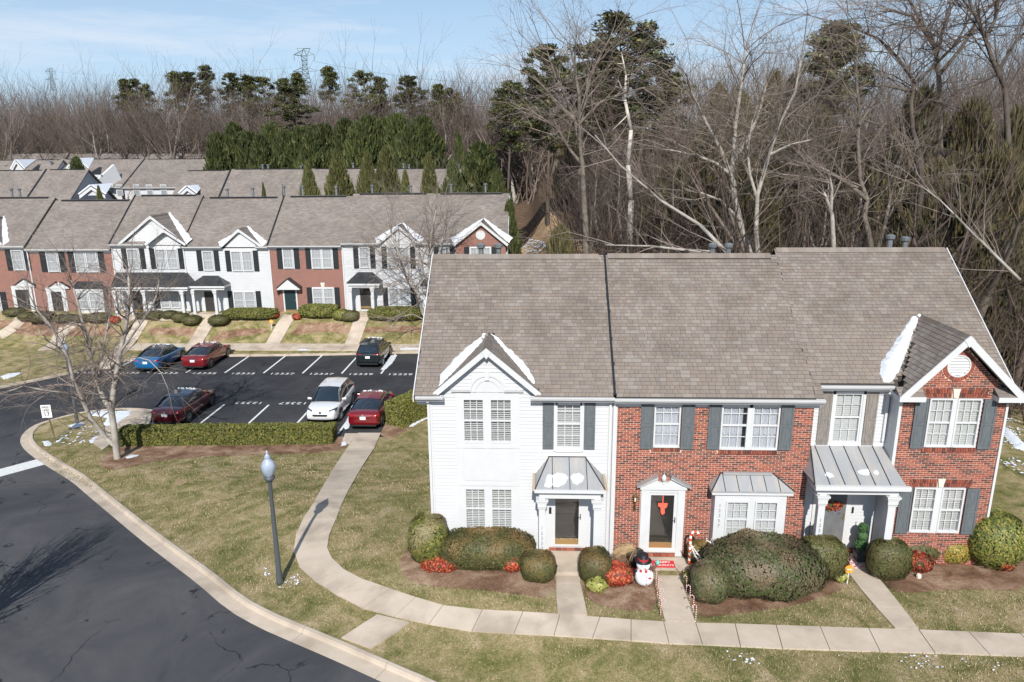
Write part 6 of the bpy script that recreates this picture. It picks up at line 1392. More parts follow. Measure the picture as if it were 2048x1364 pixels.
PN = [pine_mesh(11, .66, 8000, .1), pine_mesh(12, .5, 11000, .16, 90), pine_mesh(13, .62, 7000, .09, 60), pine_mesh(14, .12, 15000, .24, 130)]
def pine(px, ptop, Y, h, k, label, group='pines standing in the woods', wk=1):
    tp = aty(px, ptop, Y); c = empty('pine_tree', (tp.x, Y, tp.z-h), label, 'pine tree', group); w = h*wk; c.scale = (w, w, h); c.rotation_euler = (0, 0, (px*.71) % 6.28)
    for n_, me in (('crown', PN[k][0]), ('trunk', PN[k][1])): o = bpy.data.objects.new(n_, me); COL.objects.link(o); o.parent = c
    return c
for i, (px, pt, Y, k) in enumerate([(248, 160, 150, 0), (278, 158, 150, 0), (345, 142, 148, 0), (380, 140, 148, 1), (408, 122, 150, 2), (460, 138, 148, 2), (503, 140, 148, 2), (528, 143, 148, 0), (557, 143, 150, 0), (590, 147, 150, 0), (655, 132, 142, 1), (730, 141, 142, 1), (765, 147, 146, 2), (815, 145, 138, 2), (875, 160, 140, 1), (905, 165, 138, 1), (1010, 150, 120, 1)]):
    pine(px+(i*37 % 11-5), pt+(i*53 % 17), Y, 17+(i*29 % 5), (k, 1, 0, 3)[i % 4] if i % 3 else k, 'dark green pine rising over the long leafless wood, %s from the left' % ORD[i])
pine(583, 176, 118, 14, 3, 'broad round crowned pine just above the tall cypress row', wk=1.5)
pine(1258, 30, 82, 25, 1, 'biggest pine, dark crown above the middle of the woods', wk=1.35); pine(1215, 85, 78, 21, 1, 'pine partly behind the pale bare tree left of the biggest pine', wk=1.2); pine(1100, 95, 76, 20, 1, 'yellowish pine with low boughs left in the near woods', wk=1.1); pine(1330, 130, 80, 19, 1, 'ragged pine right of the biggest pine', wk=1.1)
pine(1690, 50, 76, 24, 0, 'lone tall pine with a flat tipped crown against the sky at right', wk=1.25)
for px, pt, Y in ((1440, 165, 84), (1475, 175, 82), (1550, 140, 80), (1590, 150, 82), (1625, 160, 84), (1650, 165, 80)): conifer(px, pt+8, Y, 90, 4, 'dark cedar top between the bare crowns of the near woods', 'cedars in the near woods')
for i, (px, pt, Y, w) in enumerate(((1420, 260, 58, 190), (1500, 330, 54, 170), (1560, 270, 60, 200), (1850, 190, 52, 200), (1950, 215, 50, 200), (2040, 230, 46, 170), (1700, 300, 56, 190), (1790, 400, 48, 110), (2000, 300, 42, 220), (1880, 330, 46, 200), (1640, 220, 66, 160), (1345, 330, 66, 120))): conifer(px, pt, Y, w, 4, 'dull olive cedar in the near woods above the near roofs, %s from the left' % ORD[sorted((1420, 1500, 1560, 1850, 1950, 2040, 1700, 1790, 2000, 1880, 1640, 1345)).index(px)], 'olive cedars among the near woods')
for px, pt, Y, w in ((1150, 225, 90, 80), (1480, 190, 76, 120)): conifer(px, pt, Y, w, 4, 'dull olive cedar deeper in the woods', 'olive cedars deeper in the woods')
# the named bare trees of the near woods
MT['barkk'] = mat('dark_bark', (.13, .11, .095), .95, c2=(.08, .065, .055), scale=2)  # dark grey-brown bark colour of the dark limbed trees
def wood(limbs, Y, label, seed, bark='bark', nsub=5, tw=(1.3, 2.8), twm='twigp'):
    L = []; rng = random.Random(seed)
    for i, (pts, r0) in enumerate(limbs):
        P = []; dy = 0
        for k, (a, b2) in enumerate(pts): P.append((a, b2, Y+dy)); dy += rng.uniform(-.5, .5) if i else rng.uniform(-.2, .2)
        L.append((P, r0))
    q = aty(*L[0][0][0]); z0 = g(q.x, q.y); keep = MT['barkw']; kt = MT['twigp']; MT['barkw'] = MT[bark]; MT['twigp'] = MT[twm]
    t = traced((q.x, q.y, z0), L, label, seed, 0, tw, nsub)
    m = MB(); m.tube((q.x, q.y, z0-.2), q, L[0][1]*1.15, L[0][1], 9, cap=False); m.build('stump', MT[bark], t, smooth=True); MT['barkw'] = keep; MT['twigp'] = kt
wood([([(1172, 470), (1168, 400), (1165, 330), (1160, 290), (1158, 240)], .22), ([(1160, 292), (1150, 240), (1135, 200), (1110, 150), (1095, 105)], .13), ([(1159, 262), (1170, 200), (1182, 150), (1202, 110), (1218, 80)], .13), ([(1158, 250), (1200, 205), (1250, 185), (1290, 175)], .12), ([(1165, 330), (1140, 300), (1118, 262), (1090, 240)], .12), ([(1150, 240), (1100, 190), (1066, 150)], .12), ([(1160, 250), (1158, 190), (1150, 140), (1140, 90)], .13)], 50, 'large pale grey bare tree left of the white snag', 201)
wood([([(1500, 510), (1482, 450), (1470, 400), (1463, 350), (1468, 300), (1470, 260), (1478, 200), (1486, 150), (1490, 100)], .2), ([(1470, 372), (1442, 300), (1420, 260), (1400, 220), (1380, 175)], .14), ([(1468, 322), (1500, 270), (1520, 220), (1532, 170)], .13), ([(1463, 350), (1430, 325), (1390, 310), (1340, 300)], .1), ([(1480, 440), (1440, 400), (1400, 385)], .1)], 44, 'large pale bare tree behind the brick unit vents', 202, 'barkw')
wood([([(1516, 510), (1512, 460), (1515, 390), (1538, 310), (1560, 245), (1590, 185), (1602, 120)], .15), ([(1515, 400), (1500, 350), (1495, 300), (1505, 240)], .1), ([(1538, 310), (1580, 290), (1620, 280)], .09)], 42.5, 'pale bare tree just right of the large one behind the vents', 203, 'barkw')
wood([([(1668, 505), (1664, 430), (1652, 395), (1648, 385)], .14), ([(1662, 420), (1664, 380), (1660, 355)], .1)], 41, 'short broken pale trunk behind the right end ridge', 204, 'barkw', 2)
wood([([(1744, 505), (1738, 470), (1728, 430), (1735, 400), (1720, 360), (1716, 290), (1718, 220), (1712, 150), (1715, 90)], .17), ([(1735, 400), (1700, 370), (1660, 345), (1610, 320), (1580, 290), (1570, 250)], .13), ([(1755, 500), (1770, 450), (1780, 400), (1776, 350)], .13), ([(1718, 250), (1750, 200), (1770, 160)], .09)], 43, 'forked pale bare tree behind the right end ridge', 205)
wood([([(1838, 420), (1845, 370), (1840, 310), (1826, 262), (1822, 205), (1830, 165), (1795, 115), (1757, 77), (1722, 62)], .17), ([(1830, 166), (1868, 132), (1905, 95), (1930, 55), (1950, 10)], .1), ([(1822, 182), (1775, 172), (1728, 172)], .1), ([(1825, 230), (1860, 200), (1900, 210)], .1)], 45, 'tall dark limbed bare tree reaching left against the sky at upper right', 206, 'barkk', 5, (1.6, 3.2), 'twig')
wood([([(1884, 400), (1880, 280), (1880, 190), (1875, 120), (1864, 80), (1840, 40), (1818, 0), (1800, -40)], .17), ([(1873, 112), (1886, 60), (1900, 10), (1905, -40)], .11), ([(1866, 88), (1848, 60), (1822, 32), (1780, 20)], .13), ([(1878, 150), (1920, 100), (1945, 60), (1960, 20)], .13)], 48, 'tall pale spreading bare tree in the upper right', 207, 'bark', 6, (1.6, 3.2))
wood([([(2020, 420), (2018, 300), (2010, 175), (1985, 120), (1965, 60), (1945, 20), (1932, -30)], .17), ([(1996, 142), (2030, 85), (2065, 50)], .1), ([(2012, 190), (2040, 140), (2070, 110)], .12), ([(1970, 80), (1990, 40), (2000, -20)], .12)], 43, 'dark bare tree at the upper right corner', 208, 'barkk', 6, (1.6, 3.2), 'twig')
# dead snag
m = MB(); P = [(1262, 400), (1256, 330), (1262, 260), (1250, 200), (1252, 150), (1243, 105)]; Q = [aty(a, b2, 60) for a, b2 in P]
for i in range(5): m.tube(Q[i], Q[i+1], .24*(1-i*.17), .24*(1-(i+1)*.17), 7)
for (a, b2, c, d) in ((1250, 190, 1236, 160), (1250, 165, 1265, 148), (1256, 230, 1225, 260), (1249, 180, 1230, 172), (1246, 128, 1234, 127), (1252, 150, 1270, 148)): m.tube(aty(a, b2, 60), aty(c, d, 59.5), .06, .02, 5)
base = Q[0]; m.tube((base.x, 60, g(base.x, 60)), Q[0], .28, .24, 7); o = m.build('dead_tree', mat('bleached_wood', (.62, .58, .52), .9, c2=(.45, .41, .36), scale=1.5), smooth=True); tag(o, 'bleached dead white trunk with broken stubs standing in the middle of the woods', 'dead tree')
# leaning and fallen pale limbs behind the near ridge
MT['barkw2'] = MT['barkw']
def limb(pix, Y, r, label, seed):
    Q = [aty(a, b2, y) for (a, b2), y in zip(pix, Y)]; m = MB()
    for i in range(len(Q)-1): m.tube(Q[i], Q[i+1], r*(1-i/len(Q)), r*(1-(i+1)/len(Q)), 6)
    rng = random.Random(seed); c = empty('fallen_tree', Q[0], label, 'fallen tree'); m.build('trunk', MT['barkw'], c, smooth=True)
    st = []
    for i in range(1, len(Q)):
        for _ in range(4): d = (Q[i]-Q[i-1]).normalized(); st.append((Q[i-1].lerp(Q[i], rng.random()), d*.7+Vector((rng.gauss(0, .5), rng.gauss(0, .5), rng.gauss(.2, .45))), rng.uniform(1.2, 2.6), r*.3, 2))
    V2, F2, M2 = branch_mesh(seed, 5, .1, start=st, levels=5, spread=.4, kids=2, minr=.006, upw=.1); o = npmesh('crown', V2, F2, [MT['barkw'], MT['twigp']], c); o.data.polygons.foreach_set('material_index', M2)
limb([(1460, 512), (1400, 450), (1320, 400), (1240, 330), (1190, 270)], [38, 39, 40, 41, 42], .12, 'pale leaning tree crossing left over the brick unit ridge', 71)
limb([(1430, 505), (1370, 500), (1300, 492), (1210, 490)], [36, 36.5, 37, 37.5], .1, 'pale fallen limb lying just above the middle ridge', 72)
limb([(2040, 560), (1980, 500), (1930, 450), (1880, 400), (1840, 370)], [30, 30.5, 31, 31.5, 32], .07, 'pale leaning sapling right of the right end ridge', 73)
# forest ------------------------------------------------------------
def regions():
    rng = random.Random(77); out = []
    def ok(x, y, d): return all((x-a)**2+(y-b)**2 > d*d for a, b, *_ in out)
    def edge(x): return float(np.interp(x, [-2, -.5, 1, 3, 6, 10, 14, 20, 30, 45, 80], [118, 98, 74, 60, 50, 43, 38, 36, 33, 30, 28]))
    for _ in range(60000):                       # near woods, right
        if len(out) >= 175: break
        x = rng.uniform(-2, 62); y = rng.uniform(30, 105)
        if y < edge(x) or abs(x) > y*.72+2 or (y < 100 and x < .015*y+2.8): continue
        if ok(x, y, 2.6 if y < 70 else 3.2): out.append((x, y, 0))
    n0 = len(out)
    for _ in range(60000):                       # long wood behind the rows, left
        if len(out) >= n0+115: break
        y = rng.uniform(126, 150); x = rng.uniform(-115, 6)
        if ok(x, y, 3.4): out.append((x, y, 1))
    return out
rng = random.Random(5)
for i, (x, y, kd) in enumerate(regions()):
    k = rng.choice((0, 1, 2, 4, 5, 6, 0, 2, 3)); 
    if kd == 1: k = rng.choice((0, 3, 1, 5, 3))
    if kd == 0:
        px = 1024+FPX*(x/y); ht = float(np.interp(px, [1000, 1060, 1150, 1400, 1600, 1750, 2050], [12, 15.5, 18, 18.5, 18, 21, 25]))+rng.uniform(-3.5, 1.5); ht += max(0, (y-60)*.05) - (3.2 if y > 56 else 0)
        if y < 45: ht *= .8
    else: ht = rng.uniform(19, 24)+3*noise.noise((x*.05, 3, 0))
    s = ht; bare('bare_tree', (x, y, g(x, y)-.2), 'leafless grey tree crowded in the near woods behind the houses' if kd == 0 else 'leafless grey tree in the long wood behind the rows', TM[k], (s*rng.uniform(.8, 1.1), s*rng.uniform(.8, 1.1), s), rng.uniform(0, 6.28), 'bare trees of the near woods' if kd == 0 else 'bare trees of the long wood behind the rows')
# brush: thin stems filling the woods, merged
def brush(name, label, pts, seed, h=(3, 7), m='twig', stems=7):
    V0, F0, M0 = [], [], []
    variants = []
    for s in range(5):
        rr = random.Random(seed+s); st = [((rr.uniform(-1.2, 1.2), rr.uniform(-1.2, 1.2), -.1), (rr.gauss(0, .25), rr.gauss(0, .25), 1), rr.uniform(.22, .4), .006, 1) for _ in range(stems)]
        v, f, _ = branch_mesh(seed+s, 1, .01, start=[((a[0]*.25, a[1]*.25, a[2]*.1), b, c, d, e) for a, b, c, d, e in st], levels=4, spread=.4, kids=1, minr=.0006, upw=.2, nfork=(2, 3)); variants.append((v, f))
    off = 0; VV = []; FF = []; rr = random.Random(seed+99)
    for (x, y) in pts:
        v, f = variants[rr.randrange(5)]; s = rr.uniform(*h); a = rr.uniform(0, 6.28); ca, sa = math.cos(a), math.sin(a); w = np.stack([(v[:, 0]*ca-v[:, 1]*sa)*s+x, (v[:, 0]*sa+v[:, 1]*ca)*s+y, v[:, 2]*s+g(x, y)-.1], 1); VV.append(w); FF.append(f+off); off += len(v)
    o = npmesh(name, np.concatenate(VV), np.concatenate(FF), MT[m]); tag(o, label, 'undergrowth', kind='stuff'); return len(np.concatenate(FF))
MT['browndark'] = mat('dark_brush', (.135, .1, .082), .95, c2=(.05, .038, .032), scale=.3, detail=9, lo=.42, hi=.6)
rng = random.Random(9); pts = []
edgef = lambda x: float(np.interp(x, [-2, -.5, 1, 3, 6, 10, 14, 20, 30, 45, 80], [114, 94, 70, 56, 46, 39, 35, 33, 30, 26, 24]))
while len(pts) < 800:
    x = rng.uniform(-2, 60); y = rng.uniform(28, 100)
    if y > edgef(x) and (y > 100 or x > .015*y+2.6) and abs(x) < y*.74+2 and rng.random() < (1.3-y/110): pts.append((x, y))
MT['brown'] = mat('brown_brush', (.2, .155, .13), .95, c2=(.085, .065, .055), scale=.22, detail=9, lo=.42, hi=.6)
brush('undergrowth', 'tangled brown undergrowth of the near woods', pts, 300, (5, 12), 'browndark')
pts = [(rng.uniform(-122, 6), rng.uniform(130, 160)) for _ in range(620)]
brush('undergrowth', 'tangled grey brown undergrowth of the long wood', pts, 400, (15, 27), 'brown')
pts = [(rng.uniform(-200, 140), rng.uniform(165, 215)) for _ in range(560)]
brush('far_wood', 'hazy far wood closing the view behind the nearer trees', pts, 500, (26, 36), 'brown', stems=5)
# far garden shrubs --------------------------------------------------
FS = [(48, 652, 32, 28, 'box'), (20, 642, 36, 26, 'box'), (75, 661, 46, 38, 'dull'), (122, 657, 42, 28, 'box'), (157, 656, 34, 26, 'dull'), (190, 658, 44, 32, 'dull'), (226, 655, 22, 22, 'red'), (285, 648, 30, 24, 'box'), (306, 650, 34, 28, 'box'), (336, 648, 30, 27, 'box'), (357, 655, 32, 30, 'box'), (378, 662, 36, 31, 'box'), (434, 664, 42, 34, 'box'), (496, 650, 108, 33, 'bright'), (543, 645, 24, 16, 'red'), (592, 647, 18, 20, 'red'), (634, 646, 78, 37, 'bright'), (680, 651, 34, 32, 'bright'), (698, 654, 36, 33, 'box'), (790, 652, 114, 38, 'bright')]
FSL = ['dark shrub right of the far left door', 'low dark shrub at the far left edge', 'brushy shrub left of the broken pediment door', 'rounded shrub below the broken pediment door', 'brushy shrub left under the far bay', 'wide brushy shrub under the far bay', 'small red shrub right of the far bay', 'left clipped shrub under the long black porch', 'second clipped shrub under the long black porch', 'third clipped shrub under the long black porch', 'rear of the two round shrubs left of the middle far path', 'front round shrub left of the middle far path', 'round clipped shrub right of the middle far path', 'long green hedge under the middle far white unit', 'red nandina left of the full pediment door', 'red nandina right of the full pediment door', 'tall green hedge under the far brick unit windows', 'green shrub at the right end of that brick unit hedge', 'darker squared shrub left of the right far path', 'long green hedge under the rightmost far white unit']
for i, ((cx, pb, w, h, pal), l) in enumerate(zip(FS, FSL)):
    nshrub(cx-w/2, cx+w/2, pb-h, pb, l, pal, ry=min(.9, w*.02), p=3 if w < 60 else 4, leaf=.1, seed=60+i, name='shrub', group=None)
# ------------------------------------------------------------------ cars
def carpaint(name, c, c2=None): 
    m = mat(name, c, .22, metal=.15, spec=.6, coat=1.0); return m
MT['cglass'] = mat('car_glass', (.012, .02, .03), .04, spec=.9, coat=.6); MT['tyre'] = mat('tyre_rubber', (.02, .02, .02), .8); MT['rim'] = mat('alloy_rim', (.4, .4, .42), .3, metal=.9)
MT['lampred'] = mat('tail_lens', (.45, .01, .012), .12, coat=1); MT['lampclear'] = mat('head_lens', (.55, .57, .6), .08, metal=.4, coat=1); MT['plate'] = mat('plate_white', (.8, .8, .8), .5); MT['trimblack'] = mat('black_trim', (.015, .015, .016), .5)
MT['headlens'] = mat('head_lens_dark', (.09, .095, .1), .08, metal=.5, coat=1)
MT['chrome'] = mat('chrome', (.6, .6, .62), .1, metal=1)
def car(label, x, y, z, rz, paint, L=4.8, W=1.83, Hh=1.45, kind='sedan', group='parked cars', lightroof=None, plate=True, snow=False):
    c = empty('parked_car', (x, y, z), label, 'car', group); c.rotation_euler = (0, 0, rz)
    w2 = W/2
    if kind == 'sedan': # s from rear(0) to front(1): (s, zlow, zbelt/deck, halfwidth)
        body = [(0, .42, .78, .80), (.015, .30, .98, .90), (.06, .24, 1.05, .96), (.13, .2, 1.06, .99), (.22, .2, 1.02, 1), (.4, .2, .96, 1), (.6, .2, .94, 1), (.7, .2, .93, .995), (.78, .2, .9, .985), (.88, .2, .83, .95), (.95, .22, .74, .88), (.985, .28, .64, .78), (1, .38, .52, .66)]
        cab = [(.115, 1.04, 1.05), (.2, 1.03, 1.25), (.29, 1.0, 1.40), (.36, .98, 1.44), (.5, .96, 1.45), (.58, .95, 1.42), (.64, .94, 1.3), (.74, .92, .94)]
    else:
        body = [(0, .5, .9, .86), (.012, .36, 1.08, .93), (.04, .28, 1.12, .97), (.1, .24, 1.1, .99), (.25, .22, 1.07, 1), (.5, .22, 1.04, 1), (.68, .22, 1.02, .995), (.76, .22, 1.01, .985), (.86, .24, .97, .96), (.93, .26, .9, .91), (.975, .3, .78, .84), (1, .42, .62, .74)]
        cab = [(.02, 1.1, 1.13), (.06, 1.1, 1.42), (.11, 1.09, 1.6), (.2, 1.08, 1.66), (.4, 1.05, 1.67), (.53, 1.04, 1.64), (.6, 1.03, 1.52), (.73, 1.02, 1.06)]
    def Y(s): return -L/2+s*L
    V = []; F_ = []; n = 13; zs = []
    for s, zl, zb, k in body:
        w = w2*k; cr = .025
        ring = [(-w*.9, zl), (-w*.985, zl+.1), (-w, zl+(zb-zl)*.45), (-w*.985, zl+(zb-zl)*.78), (-w*.93, zb-.03), (-w*.8, zb+.0), (0, zb+cr), (w*.8, zb), (w*.93, zb-.03), (w*.985, zl+(zb-zl)*.78), (w, zl+(zb-zl)*.45), (w*.985, zl+.1), (w*.9, zl)]
        for a, b in ring: V.append((a, Y(s), b))
    m = MB(); m.v = V
    for i in range(len(body)-1):
        for j in range(n): a = i*n+j; b = i*n+(j+1) % n; m.f.append((a, b, b+n, a+n)); m.m.append(0)
    m.f.append(tuple(range(n))[::-1]); m.f.append(tuple(range((len(body)-1)*n, len(body)*n))); m.m += [0, 0]; m.c = [(1, 1, 1)]*len(m.f)
    o = m.build('body', paint, None, smooth=True); o.parent = c; md = o.modifiers.new('s', 'SUBSURF'); md.levels = md.render_levels = 2
    # cabin: glass, with painted roof and pillars
    m = MB(); nn = 7; cs = []
    for s, zb, zt in cab:
        wb = w2*.9; h = (zt-zb)/.45; wt = w2*(.9-.2*min(1, h)); cs.append([(-wb, zb-.03), (-(wb*.5+wt*.5), zb+(zt-zb)*.55), (-wt, zt-.02), (0, zt+.015), (wt, zt-.02), ((wb*.5+wt*.5), zb+(zt-zb)*.55), (wb, zb-.03)])
    for i, (s, zb, zt) in enumerate(cab):
        for a, b in cs[i]: m.v.append((a, Y(s), b))
    for i in range(len(cab)-1):
        for j in range(nn-1): a = i*nn+j; m.f.append((a, a+1, a+nn+1, a+nn)); m.m.append(0)
    m.c = [(1, 1, 1)]*len(m.f); o = m.build('window_glass', MT['cglass'], None, smooth=True); o.parent = c
    def q(i, t, j): a = cs[i][j]; b = cs[i+1][j]; return Vector((a[0]*(1-t)+b[0]*t, Y(cab[i][0]*(1-t)+cab[i+1][0]*t), a[1]*(1-t)+b[1]*t))
    r = MB(); i0, i1 = (2, 5)
    for i in range(i0, i1):
        for j in (1, 2, 3, 4):
            if j in (1, 4): continue
            P = [q(i, 0, j), q(i, 0, j+1), q(i, .999, j+1), q(i, .999, j)]; r.face([p+Vector((0, 0, .012)) for p in P])
    for i in range(i0, i1):
        for sg in (0, 1):
            j, k = (2, 1) if sg == 0 else (4, 5); P = [q(i, 0, j), q(i, 0, j).lerp(q(i, 0, k), .14), q(i, .999, j).lerp(q(i, .999, k), .14), q(i, .999, j)]; r.face([p+Vector(((-1 if sg == 0 else 1)*.006, 0, .012)) for p in P])
    o = r.build('roof', lightroof or paint, None, smooth=True); o.parent = c
    pl = MB()
    for sg in (1, -1):
        def side(i, t, v): # v 0 belt 1 roof
            j = [0, 1, 2] if sg < 0 else [6, 5, 4]; a, b, d = q(i, t, j[0]), q(i, t, j[1]), q(i, t, j[2]); p = a.lerp(b, min(1, v*2)) if v < .5 else b.lerp(d, (v-.5)*2); return p+Vector((sg*.008, 0, .004))
        def strip(i, t, wd, lean=0):
            for v0, v1 in ((0, .5), (.5, 1)):
                a = side(i, t, v0); b = side(i, t, v1); pl.face([a+Vector((0, -wd, 0)), a+Vector((0, wd, 0)), b+Vector((0, wd, 0)), b+Vector((0, -wd, 0))])
        strip(4 if kind == 'sedan' else 3, .0 if kind == 'sedan' else .6, .035)
        # A and C pillars follow the cabin edge
        a_ = [(len(cab)-2, 1.0), (len(cab)-2, .0), (len(cab)-3, 0.0)]; c_ = [(0, 0.0), (1, 0), (2, 0)]
        for ch in (a_, c_):
            for (i, t), (i2, t2) in zip(ch, ch[1:]):
                j = 2 if sg < 0 else 4; p = q(min(i, len(cab)-2), t, j); p2 = q(min(i2, len(cab)-2), t2, j); off = Vector((sg*.01, 0, .01)); d = Vector((-sg*.07, 0, .02)); e = Vector((sg*.02, 0, -.07)); pl.face([p+off+d*.6, p+off+e, p2+off+e, p2+off+d*.6])
    o = pl.build('pillar', paint, None); o.parent = c; o['kind'] = 'stuff'
    rw = .33 if kind == 'sedan' else .35
    for s in (.19, .79):
        for sg in (-1, 1):
            a = MB(); a.tube((sg*(w2-.2), Y(s), rw+.02), (sg*(w2+.004), Y(s), rw+.02), rw*1.2, rw*1.2, 24); o = a.build('wheel_arch', MT['trimblack'], None); o.parent = c
            wo = empty('wheel', (sg*(w2-.1), Y(s), rw)); wo.parent = c
            a = MB(); a.tube((-.11, 0, 0), (.11, 0, 0), rw, rw, 24); o = a.build('tyre', MT['tyre'], None, bevel=.03); o.parent = wo
            a = MB(); a.tube((sg*.1, 0, 0), (sg*.118, 0, 0), rw*.25, rw*.2, 10)
            for k in range(10): t = k*math.pi/5; a.hexa([(sg*.1, math.cos(t-.16)*rw*.2, math.sin(t-.16)*rw*.2), (sg*.1, math.cos(t+.16)*rw*.2, math.sin(t+.16)*rw*.2), (sg*.1, math.cos(t+.09)*rw*.72, math.sin(t+.09)*rw*.72), (sg*.1, math.cos(t-.09)*rw*.72, math.sin(t-.09)*rw*.72), (sg*.118, math.cos(t-.16)*rw*.2, math.sin(t-.16)*rw*.2), (sg*.118, math.cos(t+.16)*rw*.2, math.sin(t+.16)*rw*.2), (sg*.118, math.cos(t+.09)*rw*.72, math.sin(t+.09)*rw*.72), (sg*.118, math.cos(t-.09)*rw*.72, math.sin(t-.09)*rw*.72)])
            for k in range(20): t0, t1 = k*math.pi/10, (k+1)*math.pi/10; a.face([(sg*.117, math.cos(t0)*rw*.66, math.sin(t0)*rw*.66), (sg*.117, math.cos(t1)*rw*.66, math.sin(t1)*rw*.66), (sg*.113, math.cos(t1)*rw*.76, math.sin(t1)*rw*.76), (sg*.113, math.cos(t0)*rw*.76, math.sin(t0)*rw*.76)])
            o = a.build('rim', MT['rim'], None); o.parent = wo
    yr, yf = Y(0), Y(1); zd = .84 if kind == 'sedan' else .98
    for sg in (-1, 1):
        a = MB(); a.hexa([(sg*w2*.5, yr+.02, zd-.05), (sg*w2*.94, yr+.14, zd-.03), (sg*w2*.94, yr+.25, zd-.0), (sg*w2*.5, yr+.12, zd-.02), (sg*w2*.5, yr+.0, zd+.07), (sg*w2*.92, yr+.1, zd+.1), (sg*w2*.93, yr+.3, zd+.1), (sg*w2*.5, yr+.12, zd+.07)]); o = a.build('taillight', MT['lampred'], None, bevel=.015); o.parent = c
        zf = .66 if kind == 'sedan' else .78
        a = MB(); a.hexa([(sg*w2*.52, yf-.12, zf-.04), (sg*w2*.9, yf-.3, zf-.02), (sg*w2*.9, yf-.5, zf), (sg*w2*.52, yf-.25, zf), (sg*w2*.5, yf-.17, zf+.08), (sg*w2*.9, yf-.38, zf+.13), (sg*w2*.92, yf-.62, zf+.17), (sg*w2*.52, yf-.3, zf+.08)]); o = a.build('headlight', MT['headlens'], None, bevel=.015); o.parent = c
        a = MB(); ym = Y(.665); zm = cab[-1][1]+.06; a.hexa([(sg*w2*.93, ym-.04, zm-.03), (sg*(w2+.2), ym-.06, zm-.02), (sg*(w2+.2), ym+.05, zm), (sg*w2*.93, ym+.08, zm), (sg*w2*.95, ym-.03, zm+.1), (sg*(w2+.18), ym-.05, zm+.12), (sg*(w2+.17), ym+.04, zm+.1), (sg*w2*.95, ym+.07, zm+.08)]); o = a.build('mirror', paint, None, bevel=.03); o.parent = c
        a = MB()
        for s in (.36, .56): a.box(sg*w2*.985-.012, sg*w2*.985+.012, Y(s)-.09, Y(s)+.09, .82, .845)
        o = a.build('door_handle', paint if kind != 'sedan' else MT['chrome'], None); o.parent = c; o['kind'] = 'stuff'
    a = MB(); a.box(-.16, .16, yr-.02, yr+.03, zd-.16 if kind == 'sedan' else .74, zd+.0 if kind == 'sedan' else .9); o = a.build('number_plate', MT['plate'], None); o.parent = c
    a = MB(); a.box(-w2*.78, w2*.78, yr+.0, yr+.12, .27, .36); o = a.build('bumper_trim', MT['trimblack'], None, bevel=.02); o.parent = c
    a = MB(); a.box(-w2*.45, w2*.45, yr+.0, yr+.06, zd+.02, zd+.045); o = a.build('chrome_strip', MT['chrome'], None); o.parent = c
    a = MB(); a.tube((0, yr+.02, zd+.09), (0, yr-.005, zd+.09), .045, .045, 12); o = a.build('badge', MT['chrome'], None); o.parent = c
    if kind != 'sedan':
        a = MB(); a.hexa([(-.38, yf-.06, .56), (.38, yf-.06, .56), (.38, yf-.0, .56), (-.38, yf-.0, .56), (-.45, yf-.12, .68), (.45, yf-.12, .68), (.45, yf-.02, .68), (-.45, yf-.02, .68)]); o = a.build('grille', MT['trimblack'], None, bevel=.02); o.parent = c
        a = MB(); a.tube((0, yf-.09, .76), (0, yf-.05, .75), .07, .07, 12); o = a.build('badge', MT['trimblack'], None); o.parent = c
        for sg in (-1, 1): a = MB(); a.box(sg*.66-.12, sg*.66+.12, yf-.22, yf-.1, .42, .54); o = a.build('fog_light', MT['trimblack'], None, bevel=.03); o.parent = c
        for sg in (-1, 1): a = MB(); a.tube((sg*w2*.72, Y(.12), 1.655), (sg*w2*.72, Y(.52), 1.665), .018, .018, 6); o = a.build('roof_rail', MT['trimblack'], None); o.parent = c
    if snow:
        rng = random.Random(int(x*10)); a = MB()
        for k in range(18): px = rng.uniform(-w2*.6, w2*.6); s = Y(rng.uniform(.52, .58)); a.hexa([(px+dx, s+dy, 1.455 + dz if kind == 'sedan' else 1.66+dz) for dz, kk in ((-.03, .05), (.015, .03)) for dx, dy in ((-kk, -kk*.7), (kk, -kk*.7), (kk, kk*.7), (-kk, kk*.7))])
        o = a.build('frost', MT['snow'], None); o.parent = c; o['kind'] = 'stuff'
    return c
zl = lambda x, y: g(x, y)+.0
CR = dict(red=carpaint('deep_red_paint', (.17, .005, .01)), blue=carpaint('bright_blue_paint', (.005, .12, .3)), dk=carpaint('black_green_paint', (.01, .016, .02)), mar=carpaint('dark_maroon_paint', (.1, .006, .012)), wh=carpaint('white_car_paint', (.75, .76, .78)), navy=carpaint('navy_paint', (.01, .012, .02)))
def carpos(pxl, pxr, py, L, rear=True):
    a = atz((pxl+pxr)/2, py, -2.6+.1); return a.x, a.y+(L/2 if rear else L/2)
x, y = carpos(361, 412, 737, 4.7); car('deep red sedan nosed in to the far kerb right of the blue car', x+.2, y-.35, g(x, y), 0, CR['red'], snow=True)
x, y = carpos(267, 317, 741, 4.5); car('bright blue hatchback with a black roof nosed in to the far kerb', x+.2, y-.35, g(x, y), 0, CR['blue'], L=4.5, lightroof=CR['navy'], snow=True)
x, y = carpos(707, 761, 732, 4.5); car('black crossover nosed in to the far kerb at the right of the lot', x+.15, y-.35, g(x, y), 0, CR['dk'], L=4.4, W=1.83, kind='suv', snow=True)
x, y = carpos(697, 762, 858, 4.85); car('deep red sedan parked beside the hedge next to the white crossover', x-.05, y-.1, g(x, y), 0, CR['red'], L=4.85, snow=True)
x, y = carpos(298, 366, 852, 4.85); car('dark maroon sedan standing in shade behind the long hedge', x+.05, y-.1, g(x, y), 0, CR['mar'], L=4.85, lightroof=MT['cglass'], snow=True)
